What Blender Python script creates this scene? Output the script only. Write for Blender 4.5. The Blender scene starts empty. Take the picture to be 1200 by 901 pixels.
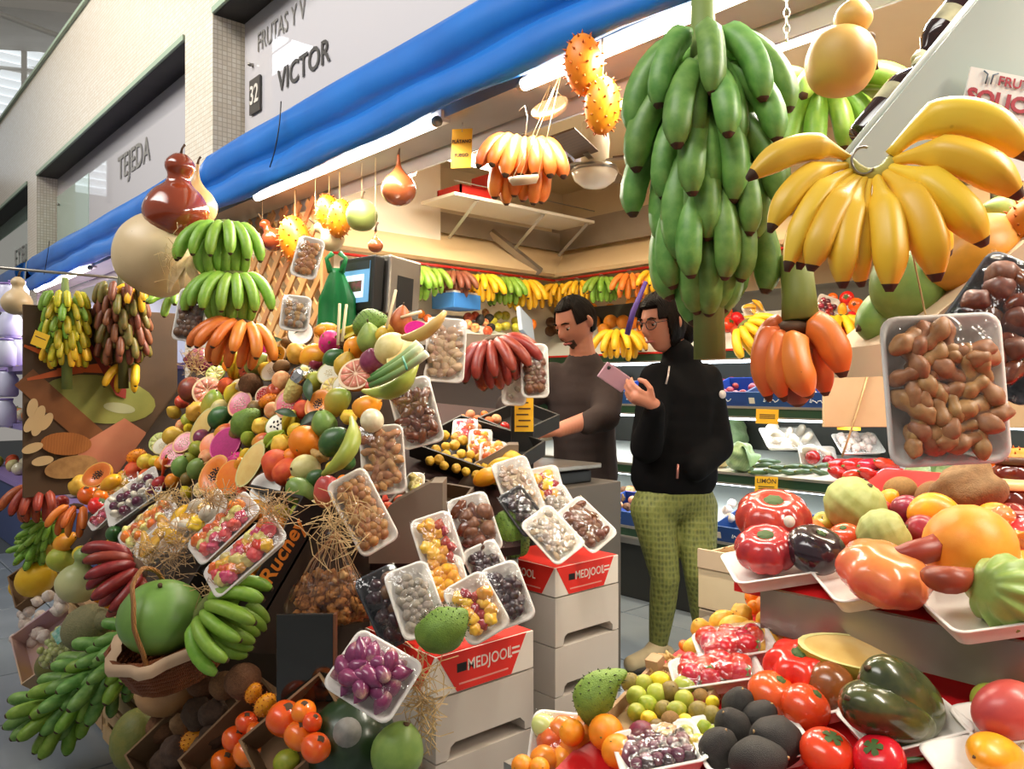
import bpy, bmesh, math, random
from math import sin, cos, pi, radians, sqrt, exp, atan2
from mathutils import Vector, Matrix, Euler, Quaternion, noise as mnoise

S = bpy.context.scene
COL = S.collection
rng = random.Random(7)

# ------------------------------------------------------------------ camera, world, lights, exposure
YAW = radians(-41.9)
CAM_H = 1.28
FPX = 920.0
cd = bpy.data.cameras.new('camera'); cam = bpy.data.objects.new('camera', cd); COL.objects.link(cam)
cd.sensor_width = 36; cd.lens = 36 * FPX / 1200; cd.shift_y = 2.5 / 1200; cd.clip_start = .02
cam.location = (0, 0, CAM_H); cam.rotation_euler = (pi / 2, 0, YAW)
S.camera = cam
FWD = Vector((-sin(YAW), cos(YAW), 0)); RGT = Vector((cos(YAW), sin(YAW), 0)); UP = Vector((0, 0, 1))

W = bpy.data.worlds.new('market_hall_daylight'); S.world = W; W.use_nodes = True
wb = W.node_tree.nodes['Background']
wb.inputs[0].default_value = (1.0, .93, .85, 1); wb.inputs[1].default_value = .24
S.view_settings.view_transform = 'Standard'; S.view_settings.look = 'None'
S.view_settings.exposure = 0.38; S.view_settings.gamma = 1; S.view_settings.use_curve_mapping = False
TUBE_POWER = 10.0          # emission of the fluorescent tubes
TUBE_WATT = 20.0          # watts of light per metre of front tube
ROOM_WATT = 24.0
def area(name, loc, rot, sx, sy, watt, col=(1, .93, .8)):
    l = bpy.data.lights.new(name, 'AREA'); l.shape = 'RECTANGLE'; l.size = sx; l.size_y = sy; l.energy = watt; l.color = col
    o = bpy.data.objects.new(name, l); COL.objects.link(o); o.location = loc; o.rotation_euler = rot
    return o
# daylight falling into the aisle from the hall's roof lights, high above and behind the viewer
rl = area('roof_light_over_aisle', (-3.0, 3.2, 6.6), (0, radians(-62), 0), 2.5, 10.0, 215, (1, .965, .91)); rl.data.spread = radians(75)

# ------------------------------------------------------------------ geometry of the photograph
def ray(px, py):
    return FWD + RGT * ((px - 600) / FPX) + UP * (-(py - 453) / FPX)
def at(px, py, d):
    return Vector((0, 0, CAM_H)) + ray(px, py) * d
def onplane(px, py, p0, n):
    r = ray(px, py); o = Vector((0, 0, CAM_H))
    t = (p0 - o).dot(n) / r.dot(n)
    return o + r * t, t
def plane_xz(x0, z0, dx, dz):      # a plane that runs along Y; tangent (dx,dz) in X-Z; normal towards the aisle / up
    n = Vector((-dz, 0, dx)).normalized()
    return Vector((x0, 0, z0)), n
def cdir(x, y, z):                 # camera frame: x to the picture's side, y up, z towards the viewer
    return (RGT * x + UP * y - FWD * z).normalized()
def frame(zax, yax):               # rotation whose local Z is zax and local Y is near yax
    z = zax.normalized(); x = yax.cross(z)
    if x.length < 1e-4: x = Vector((1, 0, 0)).cross(z)
    x.normalize(); y = z.cross(x)
    m = Matrix((x, y, z)).transposed()
    return m
def axis_rot(zax, roll=0.0):
    z = zax.normalized()
    ref = Vector((0, 0, 1)) if abs(z.z) < .95 else Vector((0, 1, 0))
    m = frame(z, ref)
    return m @ Matrix.Rotation(roll, 3, 'Z')

# ------------------------------------------------------------------ mesh helpers
def lin(h):
    if not isinstance(h, str): return tuple(h)[:3]
    h = h.lstrip('#'); o = []
    for i in (0, 2, 4):
        c = int(h[i:i + 2], 16) / 255
        o.append(c / 12.92 if c <= .04045 else ((c + .055) / 1.055) ** 2.4)
    return tuple(o)
class MB:
    def __init__(s): s.v = []; s.f = []; s.mi = []
    def add(s, vf, mi=0, M=None):
        b = len(s.v); v, f = vf
        s.v += [tuple(M @ Vector(p)) for p in v] if M is not None else [tuple(p) for p in v]
        s.f += [tuple(i + b for i in q) for q in f]; s.mi += [mi] * len(f)
        return s
    def mesh(s, name, mats, smooth=True):
        m = bpy.data.meshes.new(name); m.from_pydata(s.v, [], s.f)
        for q in (mats if isinstance(mats, (list, tuple)) else [mats]): m.materials.append(q)
        if len(m.materials) > 1: m.polygons.foreach_set('material_index', s.mi)
        m.polygons.foreach_set('use_smooth', [smooth] * len(s.f)); m.update()
        return m
def mesh(name, vf, mat, smooth=True): return MB().add(vf).mesh(name, mat, smooth)
def link(o, parent=None):
    COL.objects.link(o)
    if parent is not None: o.parent = parent
    return o
def obj(name, me, parent=None, loc=None, rot=None, scale=None):
    o = bpy.data.objects.new(name, me); link(o, parent)
    M = Matrix.Identity(4)
    if rot is not None: M = (rot.to_4x4() if isinstance(rot, Matrix) else Euler(rot).to_matrix().to_4x4())
    if scale is not None:
        sc = (scale,) * 3 if isinstance(scale, (int, float)) else scale
        M = M @ Matrix.Diagonal((*sc, 1))
    if loc is not None: M = Matrix.Translation(loc) @ M
    o.matrix_basis = M
    return o
def tag(o, label, cat, group=None):
    o['label'] = label; o['category'] = cat
    if group: o['group'] = group
    return o
def struct(o, label=None):
    o['kind'] = 'structure'
    if label: o['label'] = label
    return o
def empty(name, loc, rot=None):
    return obj(name, None, None, loc, rot)
def box(x0, x1, y0, y1, z0, z1):
    v = [(x, y, z) for x in (x0, x1) for y in (y0, y1) for z in (z0, z1)]
    f = [(0, 1, 3, 2), (4, 6, 7, 5), (0, 4, 5, 1), (2, 3, 7, 6), (0, 2, 6, 4), (1, 5, 7, 3)]
    return v, f
def cbox(sx, sy, sz, c=(0, 0, 0)):
    return box(c[0] - sx / 2, c[0] + sx / 2, c[1] - sy / 2, c[1] + sy / 2, c[2] - sz / 2, c[2] + sz / 2)
def bbox_mesh(name, dims, mat, bev=.004, c=(0, 0, 0)):
    bm = bmesh.new(); v, f = cbox(*dims, c)
    vs = [bm.verts.new(p) for p in v]
    for q in f: bm.faces.new([vs[i] for i in q])
    bmesh.ops.recalc_face_normals(bm, faces=bm.faces)
    if bev: bmesh.ops.bevel(bm, geom=bm.edges[:], offset=bev, segments=2, affect='EDGES', profile=.5)
    m = bpy.data.meshes.new(name); bm.to_mesh(m); bm.free(); m.materials.append(mat)
    return m
def grid_faces(rows, cols, wrap=True):
    f = []
    for i in range(rows - 1):
        for j in range(cols if wrap else cols - 1):
            k = (j + 1) % cols
            f.append((i * cols + j, i * cols + k, (i + 1) * cols + k, (i + 1) * cols + j))
    return f
def lathe(prof, seg=20, dr=None, caps=True):
    v = []; n = len(prof)
    for i, (r, z) in enumerate(prof):
        for j in range(seg):
            th = 2 * pi * j / seg; k = 1 if dr is None else dr(th, i / (n - 1))
            v.append((r * k * cos(th), r * k * sin(th), z))
    f = grid_faces(n, seg)
    f = [q[::-1] for q in f] if prof[0][1] > prof[-1][1] else f
    if caps:
        a = tuple(range(seg)); b = tuple(range((n - 1) * seg, n * seg))
        up = prof[0][1] > prof[-1][1]
        f.append(a if up else a[::-1]); f.append(b[::-1] if up else b)
    return v, f
def sweep(pts, radii, seg=8, shape=None, caps=True, up=None):
    pts = [Vector(p) for p in pts]; n = len(pts); v = []
    t0 = (pts[1] - pts[0]).normalized()
    ref = Vector(up) if up is not None else (Vector((0, 0, 1)) if abs(t0.z) < .9 else Vector((1, 0, 0)))
    a = (ref - t0 * ref.dot(t0)).normalized()
    for i in range(n):
        t = (pts[min(i + 1, n - 1)] - pts[max(i - 1, 0)]).normalized()
        a = (a - t * a.dot(t)).normalized(); b = t.cross(a)
        r = radii[i] if isinstance(radii, (list, tuple)) else radii
        for j in range(seg):
            th = 2 * pi * j / seg; k = 1 if shape is None else shape(th)
            v.append(tuple(pts[i] + (a * cos(th) + b * sin(th)) * r * k))
    f = grid_faces(n, seg)
    if caps: f.append(tuple(range(seg))[::-1]); f.append(tuple(range((n - 1) * seg, n * seg)))
    return v, f
def bez(p0, p1, p2, n=8):
    p0, p1, p2 = Vector(p0), Vector(p1), Vector(p2)
    return [(p0 * (1 - t) ** 2 + p1 * 2 * t * (1 - t) + p2 * t * t) for t in [i / (n - 1) for i in range(n)]]
def poly_prism(pts, th):           # outline in XY, thickness along Z
    n = len(pts)
    v = [(x, y, 0) for x, y in pts] + [(x, y, th) for x, y in pts]
    f = [tuple(range(n))[::-1], tuple(range(n, 2 * n))] + [(i, (i + 1) % n, n + (i + 1) % n, n + i) for i in range(n)]
    return v, f
def rrect(w, l, r, k=5):
    p = []
    for cx, cy, a in ((w / 2 - r, l / 2 - r, 0), (-w / 2 + r, l / 2 - r, 90), (-w / 2 + r, -l / 2 + r, 180), (w / 2 - r, -l / 2 + r, 270)):
        for i in range(k):
            t = radians(a + 90 * i / (k - 1)); p.append((cx + r * cos(t), cy + r * sin(t)))
    return p
_tc = {}
def text_mesh(body, size, mat, ext=.001, bold=0.0, shear=0.0, sx=1.0, align='CENTER'):
    cu = bpy.data.curves.new('txt', 'FONT'); cu.body = body; cu.size = size; cu.extrude = ext; cu.offset = bold; cu.shear = shear
    cu.align_x = align; cu.align_y = 'CENTER'; cu.resolution_u = 3
    o = bpy.data.objects.new('txt', cu); COL.objects.link(o)
    dg = bpy.context.evaluated_depsgraph_get(); dg.update()
    m = bpy.data.meshes.new_from_object(o.evaluated_get(dg))
    bpy.data.objects.remove(o); bpy.data.curves.remove(cu)
    m.materials.clear(); m.materials.append(mat)
    for p in m.vertices: p.co.x *= sx
    return m

# ------------------------------------------------------------------ materials
_mats = {}
def M(name, base, rough=.45, c2=None, nscale=8, namt=.6, grad=None, gaxis='Z', bump=None, speck=None, var=.05, coat=0, metal=0, spec=.5, wave=None, sss=0):
    if name in _mats: return _mats[name]
    m = bpy.data.materials.new(name); m.use_nodes = True; _mats[name] = m
    nt = m.node_tree; N = nt.nodes; L = nt.links
    bs = N['Principled BSDF']; bs.inputs['Roughness'].default_value = rough; bs.inputs['Metallic'].default_value = metal
    bs.inputs['Coat Weight'].default_value = coat; bs.inputs['Coat Roughness'].default_value = .12
    bs.inputs['Specular IOR Level'].default_value = spec
    if sss:
        bs.inputs['Subsurface Weight'].default_value = sss; bs.inputs['Subsurface Radius'].default_value = (.01, .004, .002)
    tc = N.new('ShaderNodeTexCoord')
    def mix(fac, a, b, mode='MIX'):
        x = N.new('ShaderNodeMix'); x.data_type = 'RGBA'; x.blend_type = mode
        (L.new(fac, x.inputs[0]) if hasattr(fac, 'is_output') else setattr(x.inputs[0], 'default_value', fac))
        for s, i in ((a, 6), (b, 7)):
            if hasattr(s, 'is_output'): L.new(s, x.inputs[i])
            else: x.inputs[i].default_value = (*lin(s), 1)
        return x.outputs[2]
    def ramp(src, p0, p1):
        r = N.new('ShaderNodeMapRange'); r.inputs[1].default_value = p0; r.inputs[2].default_value = p1; L.new(src, r.inputs[0]); return r.outputs[0]
    col = base
    if grad:
        sx = N.new('ShaderNodeSeparateXYZ'); L.new(tc.outputs['Generated'], sx.inputs[0])
        g = sx.outputs[gaxis]
        n0 = N.new('ShaderNodeTexNoise'); n0.inputs['Scale'].default_value = 14; L.new(tc.outputs['Object'], n0.inputs[0])
        ad = N.new('ShaderNodeMath'); ad.operation = 'MULTIPLY_ADD'; L.new(n0.outputs[0], ad.inputs[0]); ad.inputs[1].default_value = .3; L.new(g, ad.inputs[2])
        sb = N.new('ShaderNodeMath'); sb.operation = 'SUBTRACT'; L.new(ad.outputs[0], sb.inputs[0]); sb.inputs[1].default_value = .15
        cr = N.new('ShaderNodeValToRGB'); L.new(sb.outputs[0], cr.inputs[0]); e = cr.color_ramp.elements
        for i, (p, c) in enumerate(grad):
            q = e[i] if i < 2 else e.new(p)
            q.position = p; q.color = (*lin(c), 1)
        col = cr.outputs[0]
    if c2 is not None:
        nz = N.new('ShaderNodeTexNoise'); nz.inputs['Scale'].default_value = nscale; nz.inputs['Detail'].default_value = 4; L.new(tc.outputs['Object'], nz.inputs[0])
        fa = N.new('ShaderNodeMath'); fa.operation = 'MULTIPLY'; L.new(ramp(nz.outputs[0], .35, .68), fa.inputs[0]); fa.inputs[1].default_value = namt
        col = mix(fa.outputs[0], col, c2)
    if wave:
        wv = N.new('ShaderNodeTexWave'); wv.inputs['Scale'].default_value = wave[0]; wv.inputs['Distortion'].default_value = wave[2]; wv.inputs['Detail'].default_value = 3
        wv.bands_direction = wave[4] if len(wave) > 4 else 'X'
        L.new(tc.outputs['Object'], wv.inputs[0])
        fa = N.new('ShaderNodeMath'); fa.operation = 'MULTIPLY'; L.new(wv.outputs[1], fa.inputs[0]); fa.inputs[1].default_value = wave[1]
        col = mix(fa.outputs[0], col, wave[3])
    if speck:
        vo = N.new('ShaderNodeTexVoronoi'); vo.inputs['Scale'].default_value = speck[0]; L.new(tc.outputs['Object'], vo.inputs[0])
        col = mix(ramp(vo.outputs[0], speck[1], speck[1] * .6), col, speck[2])
    if var:
        oi = N.new('ShaderNodeObjectInfo'); hs = N.new('ShaderNodeHueSaturation')
        for i, (mul, base_) in ((0, (var * .35, .5)), (2, (var * 3.2, 1.0))):
            ma = N.new('ShaderNodeMath'); ma.operation = 'MULTIPLY_ADD'; ma.inputs[1].default_value = mul; ma.inputs[2].default_value = base_ - mul * .5
            L.new(oi.outputs['Random'], ma.inputs[0]); L.new(ma.outputs[0], hs.inputs[i])
        if hasattr(col, 'is_output'): L.new(col, hs.inputs['Color'])
        else: hs.inputs['Color'].default_value = (*lin(col), 1)
        col = hs.outputs[0]
    if hasattr(col, 'is_output'): L.new(col, bs.inputs['Base Color'])
    else: bs.inputs['Base Color'].default_value = (*lin(col), 1)
    if bump:
        kind = bump[2] if len(bump) > 2 else 'noise'
        b = N.new('ShaderNodeBump'); b.inputs['Strength'].default_value = bump[1]; b.inputs['Distance'].default_value = .004
        if kind == 'noise':
            t = N.new('ShaderNodeTexNoise'); t.inputs['Detail'].default_value = 3
        elif kind == 'wave':
            t = N.new('ShaderNodeTexWave'); t.inputs['Distortion'].default_value = 1.5
        elif kind == 'brick':
            t = N.new('ShaderNodeTexBrick')
        else:
            t = N.new('ShaderNodeTexVoronoi')
        t.inputs['Scale'].default_value = bump[0]
        L.new(tc.outputs['Object'], t.inputs[0]); L.new(t.outputs[1] if kind in ('wave',) else t.outputs[0], b.inputs['Height'])
        L.new(b.outputs[0], bs.inputs['Normal'])
    return m
def emat(name, col, strength):
    if name in _mats: return _mats[name]
    m = bpy.data.materials.new(name); m.use_nodes = True; N = m.node_tree.nodes
    b = N['Principled BSDF']; b.inputs['Base Color'].default_value = (*lin(col), 1)
    b.inputs['Emission Color'].default_value = (*lin(col), 1); b.inputs['Emission Strength'].default_value = strength
    _mats[name] = m; return m
def film_mat(name, tint='#ffffff', gloss=.16, rough=.06, bump=40, bs=.5):
    if name in _mats: return _mats[name]
    m = bpy.data.materials.new(name); m.use_nodes = True; nt = m.node_tree; N = nt.nodes; L = nt.links
    N.remove(N['Principled BSDF'])
    tr = N.new('ShaderNodeBsdfTransparent'); tr.inputs[0].default_value = (*lin(tint), 1)
    gl = N.new('ShaderNodeBsdfGlossy'); gl.inputs[0].default_value = (1, 1, 1, 1); gl.inputs['Roughness'].default_value = rough
    tc = N.new('ShaderNodeTexCoord'); nz = N.new('ShaderNodeTexNoise'); nz.inputs['Scale'].default_value = bump; nz.inputs['Distortion'].default_value = 1.0
    L.new(tc.outputs['Object'], nz.inputs[0])
    bp = N.new('ShaderNodeBump'); bp.inputs['Strength'].default_value = bs; bp.inputs['Distance'].default_value = .01; L.new(nz.outputs[0], bp.inputs['Height'])
    L.new(bp.outputs[0], gl.inputs['Normal'])
    fr = N.new('ShaderNodeLayerWeight'); fr.inputs[0].default_value = .25; L.new(bp.outputs[0], fr.inputs[1])
    mp = N.new('ShaderNodeMapRange'); L.new(fr.outputs[0], mp.inputs[0]); mp.inputs[3].default_value = gloss * .55; mp.inputs[4].default_value = gloss * 3
    mx = N.new('ShaderNodeMixShader'); L.new(mp.outputs[0], mx.inputs[0]); L.new(tr.outputs[0], mx.inputs[1]); L.new(gl.outputs[0], mx.inputs[2])
    L.new(mx.outputs[0], N['Material Output'].inputs[0])
    _mats[name] = m; return m
FILM = film_mat('clear plastic film', gloss=.12, rough=.10)
FOAM = M('white foam', '#e9e4dc', .55, var=.02, bump=(180, .08))
STRAW = M('straw', '#c9a878', .7, c2='#8a6a3c', nscale=20)
CARD = M('cardboard', '#86694a', .85, c2='#6d5338', nscale=10, var=.04)
WOODPALE = M('pale crate wood', '#c9a77c', .75, c2='#9c7a50', nscale=12, wave=(6, .25, 3, '#8a6840'))
STEMG = M('green stem', '#6f7a35', .7, c2='#4b4a22', nscale=30)
STEMB = M('brown stem', '#5a4128', .8, c2='#37281a', nscale=40)
WHITEP = M('white painted metal', '#d9d2c6', .4, var=.0)
STEEL = M('brushed steel', '#a9a39a', .32, metal=.85, c2='#8b857c', nscale=5, var=0, bump=(90, .04))
BLACKP = M('black plastic', '#121110', .45, var=0)
# ================================================================== THE SETTING
FX = 1.75                              # plane of the tiled facade
TILE = M('cream mosaic tile', '#d8ccb6', .3, c2='#c5b69c', nscale=3, var=0)
def tile_mat():
    m = M('cream mosaic facade', '#dccfb8', .28, var=0)
    nt = m.node_tree; N = nt.nodes; L = nt.links; bs = N['Principled BSDF']
    tc = N.new('ShaderNodeTexCoord'); sp = N.new('ShaderNodeSeparateXYZ'); L.new(tc.outputs['Object'], sp.inputs[0])
    ad = N.new('ShaderNodeMath'); ad.operation = 'ADD'; L.new(sp.outputs[0], ad.inputs[0]); L.new(sp.outputs[1], ad.inputs[1])
    cb = N.new('ShaderNodeCombineXYZ'); L.new(ad.outputs[0], cb.inputs[0]); L.new(sp.outputs[2], cb.inputs[1])
    br = N.new('ShaderNodeTexBrick'); br.offset = 0; L.new(cb.outputs[0], br.inputs[0])
    br.inputs['Color1'].default_value = (*lin('#eee6d8'), 1); br.inputs['Color2'].default_value = (*lin('#e2d6c2'), 1); br.inputs['Mortar'].default_value = (*lin('#c6b9a2'), 1)
    br.inputs['Scale'].default_value = 1; br.inputs['Brick Width'].default_value = .028; br.inputs['Row Height'].default_value = .028; br.inputs['Mortar Size'].default_value = .0025
    L.new(br.outputs[0], bs.inputs['Base Color'])
    nz = N.new('ShaderNodeTexNoise'); nz.inputs['Scale'].default_value = 34; L.new(tc.outputs['Object'], nz.inputs[0])
    mx = N.new('ShaderNodeMath'); mx.operation = 'SUBTRACT'; L.new(nz.outputs[0], mx.inputs[0]); L.new(br.outputs[1], mx.inputs[1])
    bp = N.new('ShaderNodeBump'); bp.inputs['Strength'].default_value = .5; bp.inputs['Distance'].default_value = .004; L.new(mx.outputs[0], bp.inputs['Height']); L.new(bp.outputs[0], bs.inputs['Normal'])
    return m
TILEM = tile_mat()
FLOORM = M('grey blue floor slab', '#8f9aa3', .3, c2='#78838d', nscale=3, namt=.7, var=.04, bump=(60, .05))
GROUT = M('dark floor joint', '#4d555c', .8, var=0)
CEILM = M('cream ceiling', '#e6d3b0', .6, c2='#dcc6a0', nscale=2, var=0)
WALLM = M('cream wall', '#e2cfae', .55, c2='#d4bd97', nscale=2, var=0)
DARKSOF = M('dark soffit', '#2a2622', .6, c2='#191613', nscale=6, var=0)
EDGEG = M('pale green edge trim', '#9fb29a', .5, var=0)
BEAM = M('grey lacquered beam', '#a59c8f', .4, metal=.25, c2='#8d857a', nscale=4, var=0)

# floor of slabs: every slab is a piece
fl = struct(obj('floor', mesh('floor', box(-6, 5, -3, 22, -.12, -.012), GROUT, False)), 'grey blue slab floor of the market aisle')
slabm = bbox_mesh('floor_slab', (.592, .592, .02), FLOORM, .004)
for i in range(-3, 8):
    for j in range(-2, 12):
        x, y = i * .6 + .15, j * .6 + .2
        obj('slab', slabm, fl, (x, y, -.0105 + rng.uniform(-.001, .0005)))
# facade: lintel above, tiled pillars
struct(obj('wall_facade_lintel', mesh('lintel', box(FX, FX + .28, -3, 24, 3.47, 4.5), TILEM, False)), 'cream mosaic lintel running above the stalls')
def pillar(y0, y1, n):
    struct(obj('wall_pillar_%d' % n, mesh('pillar', box(FX, FX + .28, y0, y1, 0, 3.47), TILEM, False)), 'cream mosaic pillar between two stalls')
for n, (a, b) in enumerate(((4.55, 5.0), (9.25, 9.7), (13.9, 14.35), (18.5, 18.95))): pillar(a, b, n + 1)
for n, (a, b) in enumerate(((-3, 4.55), (5.0, 9.25), (9.7, 13.9), (14.35, 18.5))):
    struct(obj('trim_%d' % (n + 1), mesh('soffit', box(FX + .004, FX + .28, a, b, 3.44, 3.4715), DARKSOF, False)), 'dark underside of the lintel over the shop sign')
    struct(obj('trim_%d' % (n + 11), mesh('edge', box(FX - .012, FX + .01, a + .01, b - .01, 3.44, 3.475), EDGEG, False)), 'pale green metal edge along the lintel')
struct(obj('trim_20', mesh('copingtrim', box(FX - .03, FX + .3, -3, 24, 4.5, 4.53), EDGEG, False)), 'pale green coping on top of the facade')

# glossy sign panes behind the awnings
def pane_mat(name, c):
    m = M(name, c, .02, var=0, spec=1.0, coat=1.0); m.node_tree.nodes['Principled BSDF'].inputs['Coat Roughness'].default_value = .01; return m
PANE = pane_mat('milky sign glass', '#c6c3c7'); PANEG = pane_mat('greenish sign glass', '#b4cec0')
LETTER = M('grey letters', '#807d78', .35, var=0); LETTERD = M('dark letters', '#45423e', .35, var=0)
RSIGN = Matrix((Vector((0, -1, 0)), Vector((0, 0, 1)), Vector((-1, 0, 0)))).transposed()
GX = 1.93
def signpane(name, y0, y1, mat, label):
    t = empty(name, (GX, (y0 + y1) / 2, 2.2)); tag(t, label, 'sign')
    obj('pane', bbox_mesh('pane', (.012, y1 - y0, 1.235), mat, .002, (0.008, 0, .6175)), t)
    for yy in (y0 + .12, y1 - .12):
        for zz in (.55, .95):
            obj('standoff_pin', mesh('pin', sweep([(0.002, 0, 0), (-.03, 0, 0)], [.012, .009], 10), STEEL), t, (0, yy - (y0 + y1) / 2, zz))
    return t
def signtext(t, body, yc, zc, size, mat, sx=1, bold=0, font_ext=.001):
    o = obj('letters', text_mesh(body, size, mat, font_ext, bold, 0, sx), t)
    o.matrix_basis = Matrix.Translation((-.004, yc - t.location.y, zc - t.location.z)) @ RSIGN.to_4x4()
    return o
s1 = signpane('shop_sign', -.6, 4.53, PANE, 'milky glass shop sign reading VICTOR above the near blue awning')
signtext(s1, 'FRUTAS Y V', 4.05, 3.25, .155, LETTER, .72)
signtext(s1, 'VICTOR', 3.79, 2.95, .17, LETTERD, .95, .002)
pl = obj('number_plate', mesh('plate', box(-.012, .0, -.07, .07, -.1, .1), LETTERD, False), s1, (-.002, 4.36 - s1.location.y, .76))
o = obj('numerals', text_mesh('32', .15, WHITEP, .002, .002, 0, .8), pl); o.matrix_basis = Matrix.Translation((-.014, 0, 0)) @ RSIGN.to_4x4()
s2 = signpane('shop_sign', 5.02, 9.23, PANE, 'milky glass shop sign reading TEJEDA above the far blue awning')
signtext(s2, 'TEJEDA', 6.66, 3.08, .27, LETTER, .93, .003)
o = signtext(s2, 'VICTOR', 8.55, 2.72, .16, LETTER, .7)
s3 = signpane('shop_sign', 9.72, 13.88, PANEG, 'greenish glass shop sign beyond the farthest tiled pillar')
signtext(s3, 'E Y ELI', 11.1, 2.86, .3, LETTER, .8)
for t, y0, y1 in ((s2, 8.0, 9.23),):
    obj('green_panel', bbox_mesh('gp', (.006, y1 - y0, 1.0), PANEG, .001), t, (-.0, (y0 + y1) / 2 - t.location.y, .55))

# ------------------------------------------------------------------ awnings
def awning_mat():
    m = M('blue awning canvas', '#0f6cc2', .42, c2='#0c5cae', nscale=3, var=0, bump=(7, .12), coat=.08); return m
AWN = awning_mat()
def awning(name, y0, y1, label):
    prof = [(1.742, 2.618), (1.70, 2.60), (1.655, 2.545), (1.645, 2.48), (1.668, 2.425), (1.70, 2.405), (1.66, 2.385), (1.618, 2.335), (1.612, 2.28), (1.628, 2.235), (1.64, 2.236), (1.625, 2.29), (1.63, 2.34), (1.675, 2.395), (1.73, 2.42), (1.742, 2.60)]
    n = max(12, int((y1 - y0) * 9)); v = []
    for i in range(n + 1):
        y = y0 + (y1 - y0) * i / n
        for k, (x, z) in enumerate(prof):
            w = .012 * mnoise.noise(Vector((y * 1.4, k * .55, 3))) + .005 * sin(y * 9 + k * .8) * (1 if 1 < k < 14 else 0)
            sag = .012 * sin((y - y0) / (y1 - y0) * pi * 3) if 6 <= k <= 11 else 0
            v.append((x - w, y, z + w * .6 - sag))
    k = len(prof); f = []
    for i in range(n):
        for j in range(k):
            f.append((i * k + j, i * k + (j + 1) % k, (i + 1) * k + (j + 1) % k, (i + 1) * k + j))
    f.append(tuple(range(k))); f.append(tuple(range(n * k, n * k + k))[::-1])
    o = obj(name, mesh('awning', (v, f), AWN)); tag(o, label, 'awning')
    obj('cord', mesh('cord', sweep(bez((1.632, y1 - 1.1, 2.6), (1.60, y1 - 1.15, 2.4), (1.6, y1 - 1.05, 2.3), 8), .003, 6), BLACKP), o)
    return o
awning('awning', -1.2, 4.52, 'long blue canvas awning in front of the VICTOR shop sign')
awning('awning', 5.03, 9.2, 'blue canvas awning in front of the TEJEDA shop sign')
awning('awning', 9.75, 13.8, 'blue canvas awning hanging below the greenish glass sign')

# beams and front fluorescent tubes under the awnings
TUBE = emat('fluorescent tube', '#fff1df', TUBE_POWER)
CAPM = M('tube end cap', '#8f8a80', .4, metal=.6, var=0)
for n, (a, b) in enumerate(((-1.2, 4.5), (5.05, 9.2), (9.75, 13.8))):
    struct(obj('trim_%d' % (30 + n), mesh('beam', box(1.70, 1.9, a, b, 2.245, 2.4), BEAM, False)), 'grey metal beam behind the awning')
def tube(name, y0, y1, x, z, label, watt):
    t = empty(name, (x, (y0 + y1) / 2, z)); tag(t, label, 'lamp'); h = (y1 - y0) / 2
    obj('glowing_tube', mesh('tube', sweep([(0, -h + .02, 0), (0, h - .02, 0)], .019, 12), TUBE), t)
    obj('housing', mesh('hous', box(.012, .05, -h, h, .004, .045), WHITEP, False), t)
    for s in (-1, 1): obj('end_cap', mesh('cap', sweep([(0, s * (h - .02), 0), (0, s * h, 0)], .019, 12), CAPM), t)
    a = area('tube_light', (x - .02, (y0 + y1) / 2, z - .03), (0, radians(14), 0), .05, (y1 - y0), watt * (y1 - y0), (1, .92, .78))
    return t
tube('fluorescent_tube', 2.26, 3.80, 1.675, 2.228, 'glowing tube lamp under the awning above the trellis', TUBE_WATT)
tube('fluorescent_tube', .30, 1.83, 1.675, 2.228, 'glowing tube lamp under the awning behind the horned melons', TUBE_WATT)
tube('fluorescent_tube', 6.9, 8.9, 1.675, 2.228, 'glowing tube lamp under the awning of the far stall', TUBE_WATT)
tube('fluorescent_tube', -1.4, .1, 1.675, 2.228, 'glowing tube lamp above the table of tomato trays', TUBE_WATT)

# ------------------------------------------------------------------ inside of the stall
struct(obj('ceiling', mesh('ceiling', box(2.0, 5.0, -2.0, 4.75, 2.9, 2.98), CEILM, False)), 'cream ceiling of the fruit stall')
struct(obj('wall_back', mesh('wall', box(4.75, 4.85, -2.0, 4.75, 0, 2.9), WALLM, False)), 'cream back wall of the stall')
struct(obj('wall_side', mesh('wall', box(1.95, 4.85, 4.65, 4.75, 0, 2.9), WALLM, False)), 'cream side wall of the stall')
struct(obj('wall_behind_lintel', mesh('wall', box(1.96, 2.03, -2.0, 4.65, 2.3, 2.9), WALLM, False)), 'cream inner face above the stall front')
struct(obj('wall_end', mesh('wall', box(1.95, 4.75, -2.1, -2.0, 0, 2.9), WALLM, False)), 'cream end wall of the stall')
CANOPY = M('beige canopy panel', '#e3c9a0', .45, c2='#d9bc90', nscale=2, var=0)
GREYM = M('grey duct metal', '#a2978a', .35, metal=.5, c2='#857b70', nscale=3, var=0)
REDM = M('red rail', '#c2231c', .4, var=0)
def slab_between(name, a, b, c, d, th, mat, label):
    n = (Vector(b) - Vector(a)).cross(Vector(d) - Vector(a)).normalized() * th
    p = [Vector(q) for q in (a, b, c, d)]; v = [tuple(q) for q in p] + [tuple(q - n) for q in p]
    f = [(0, 1, 2, 3), (7, 6, 5, 4)] + [(i, i + 4, (i + 1) % 4 + 4, (i + 1) % 4) for i in range(4)]
    return struct(obj(name, mesh(name, (v, f), mat, False)), label)
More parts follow.
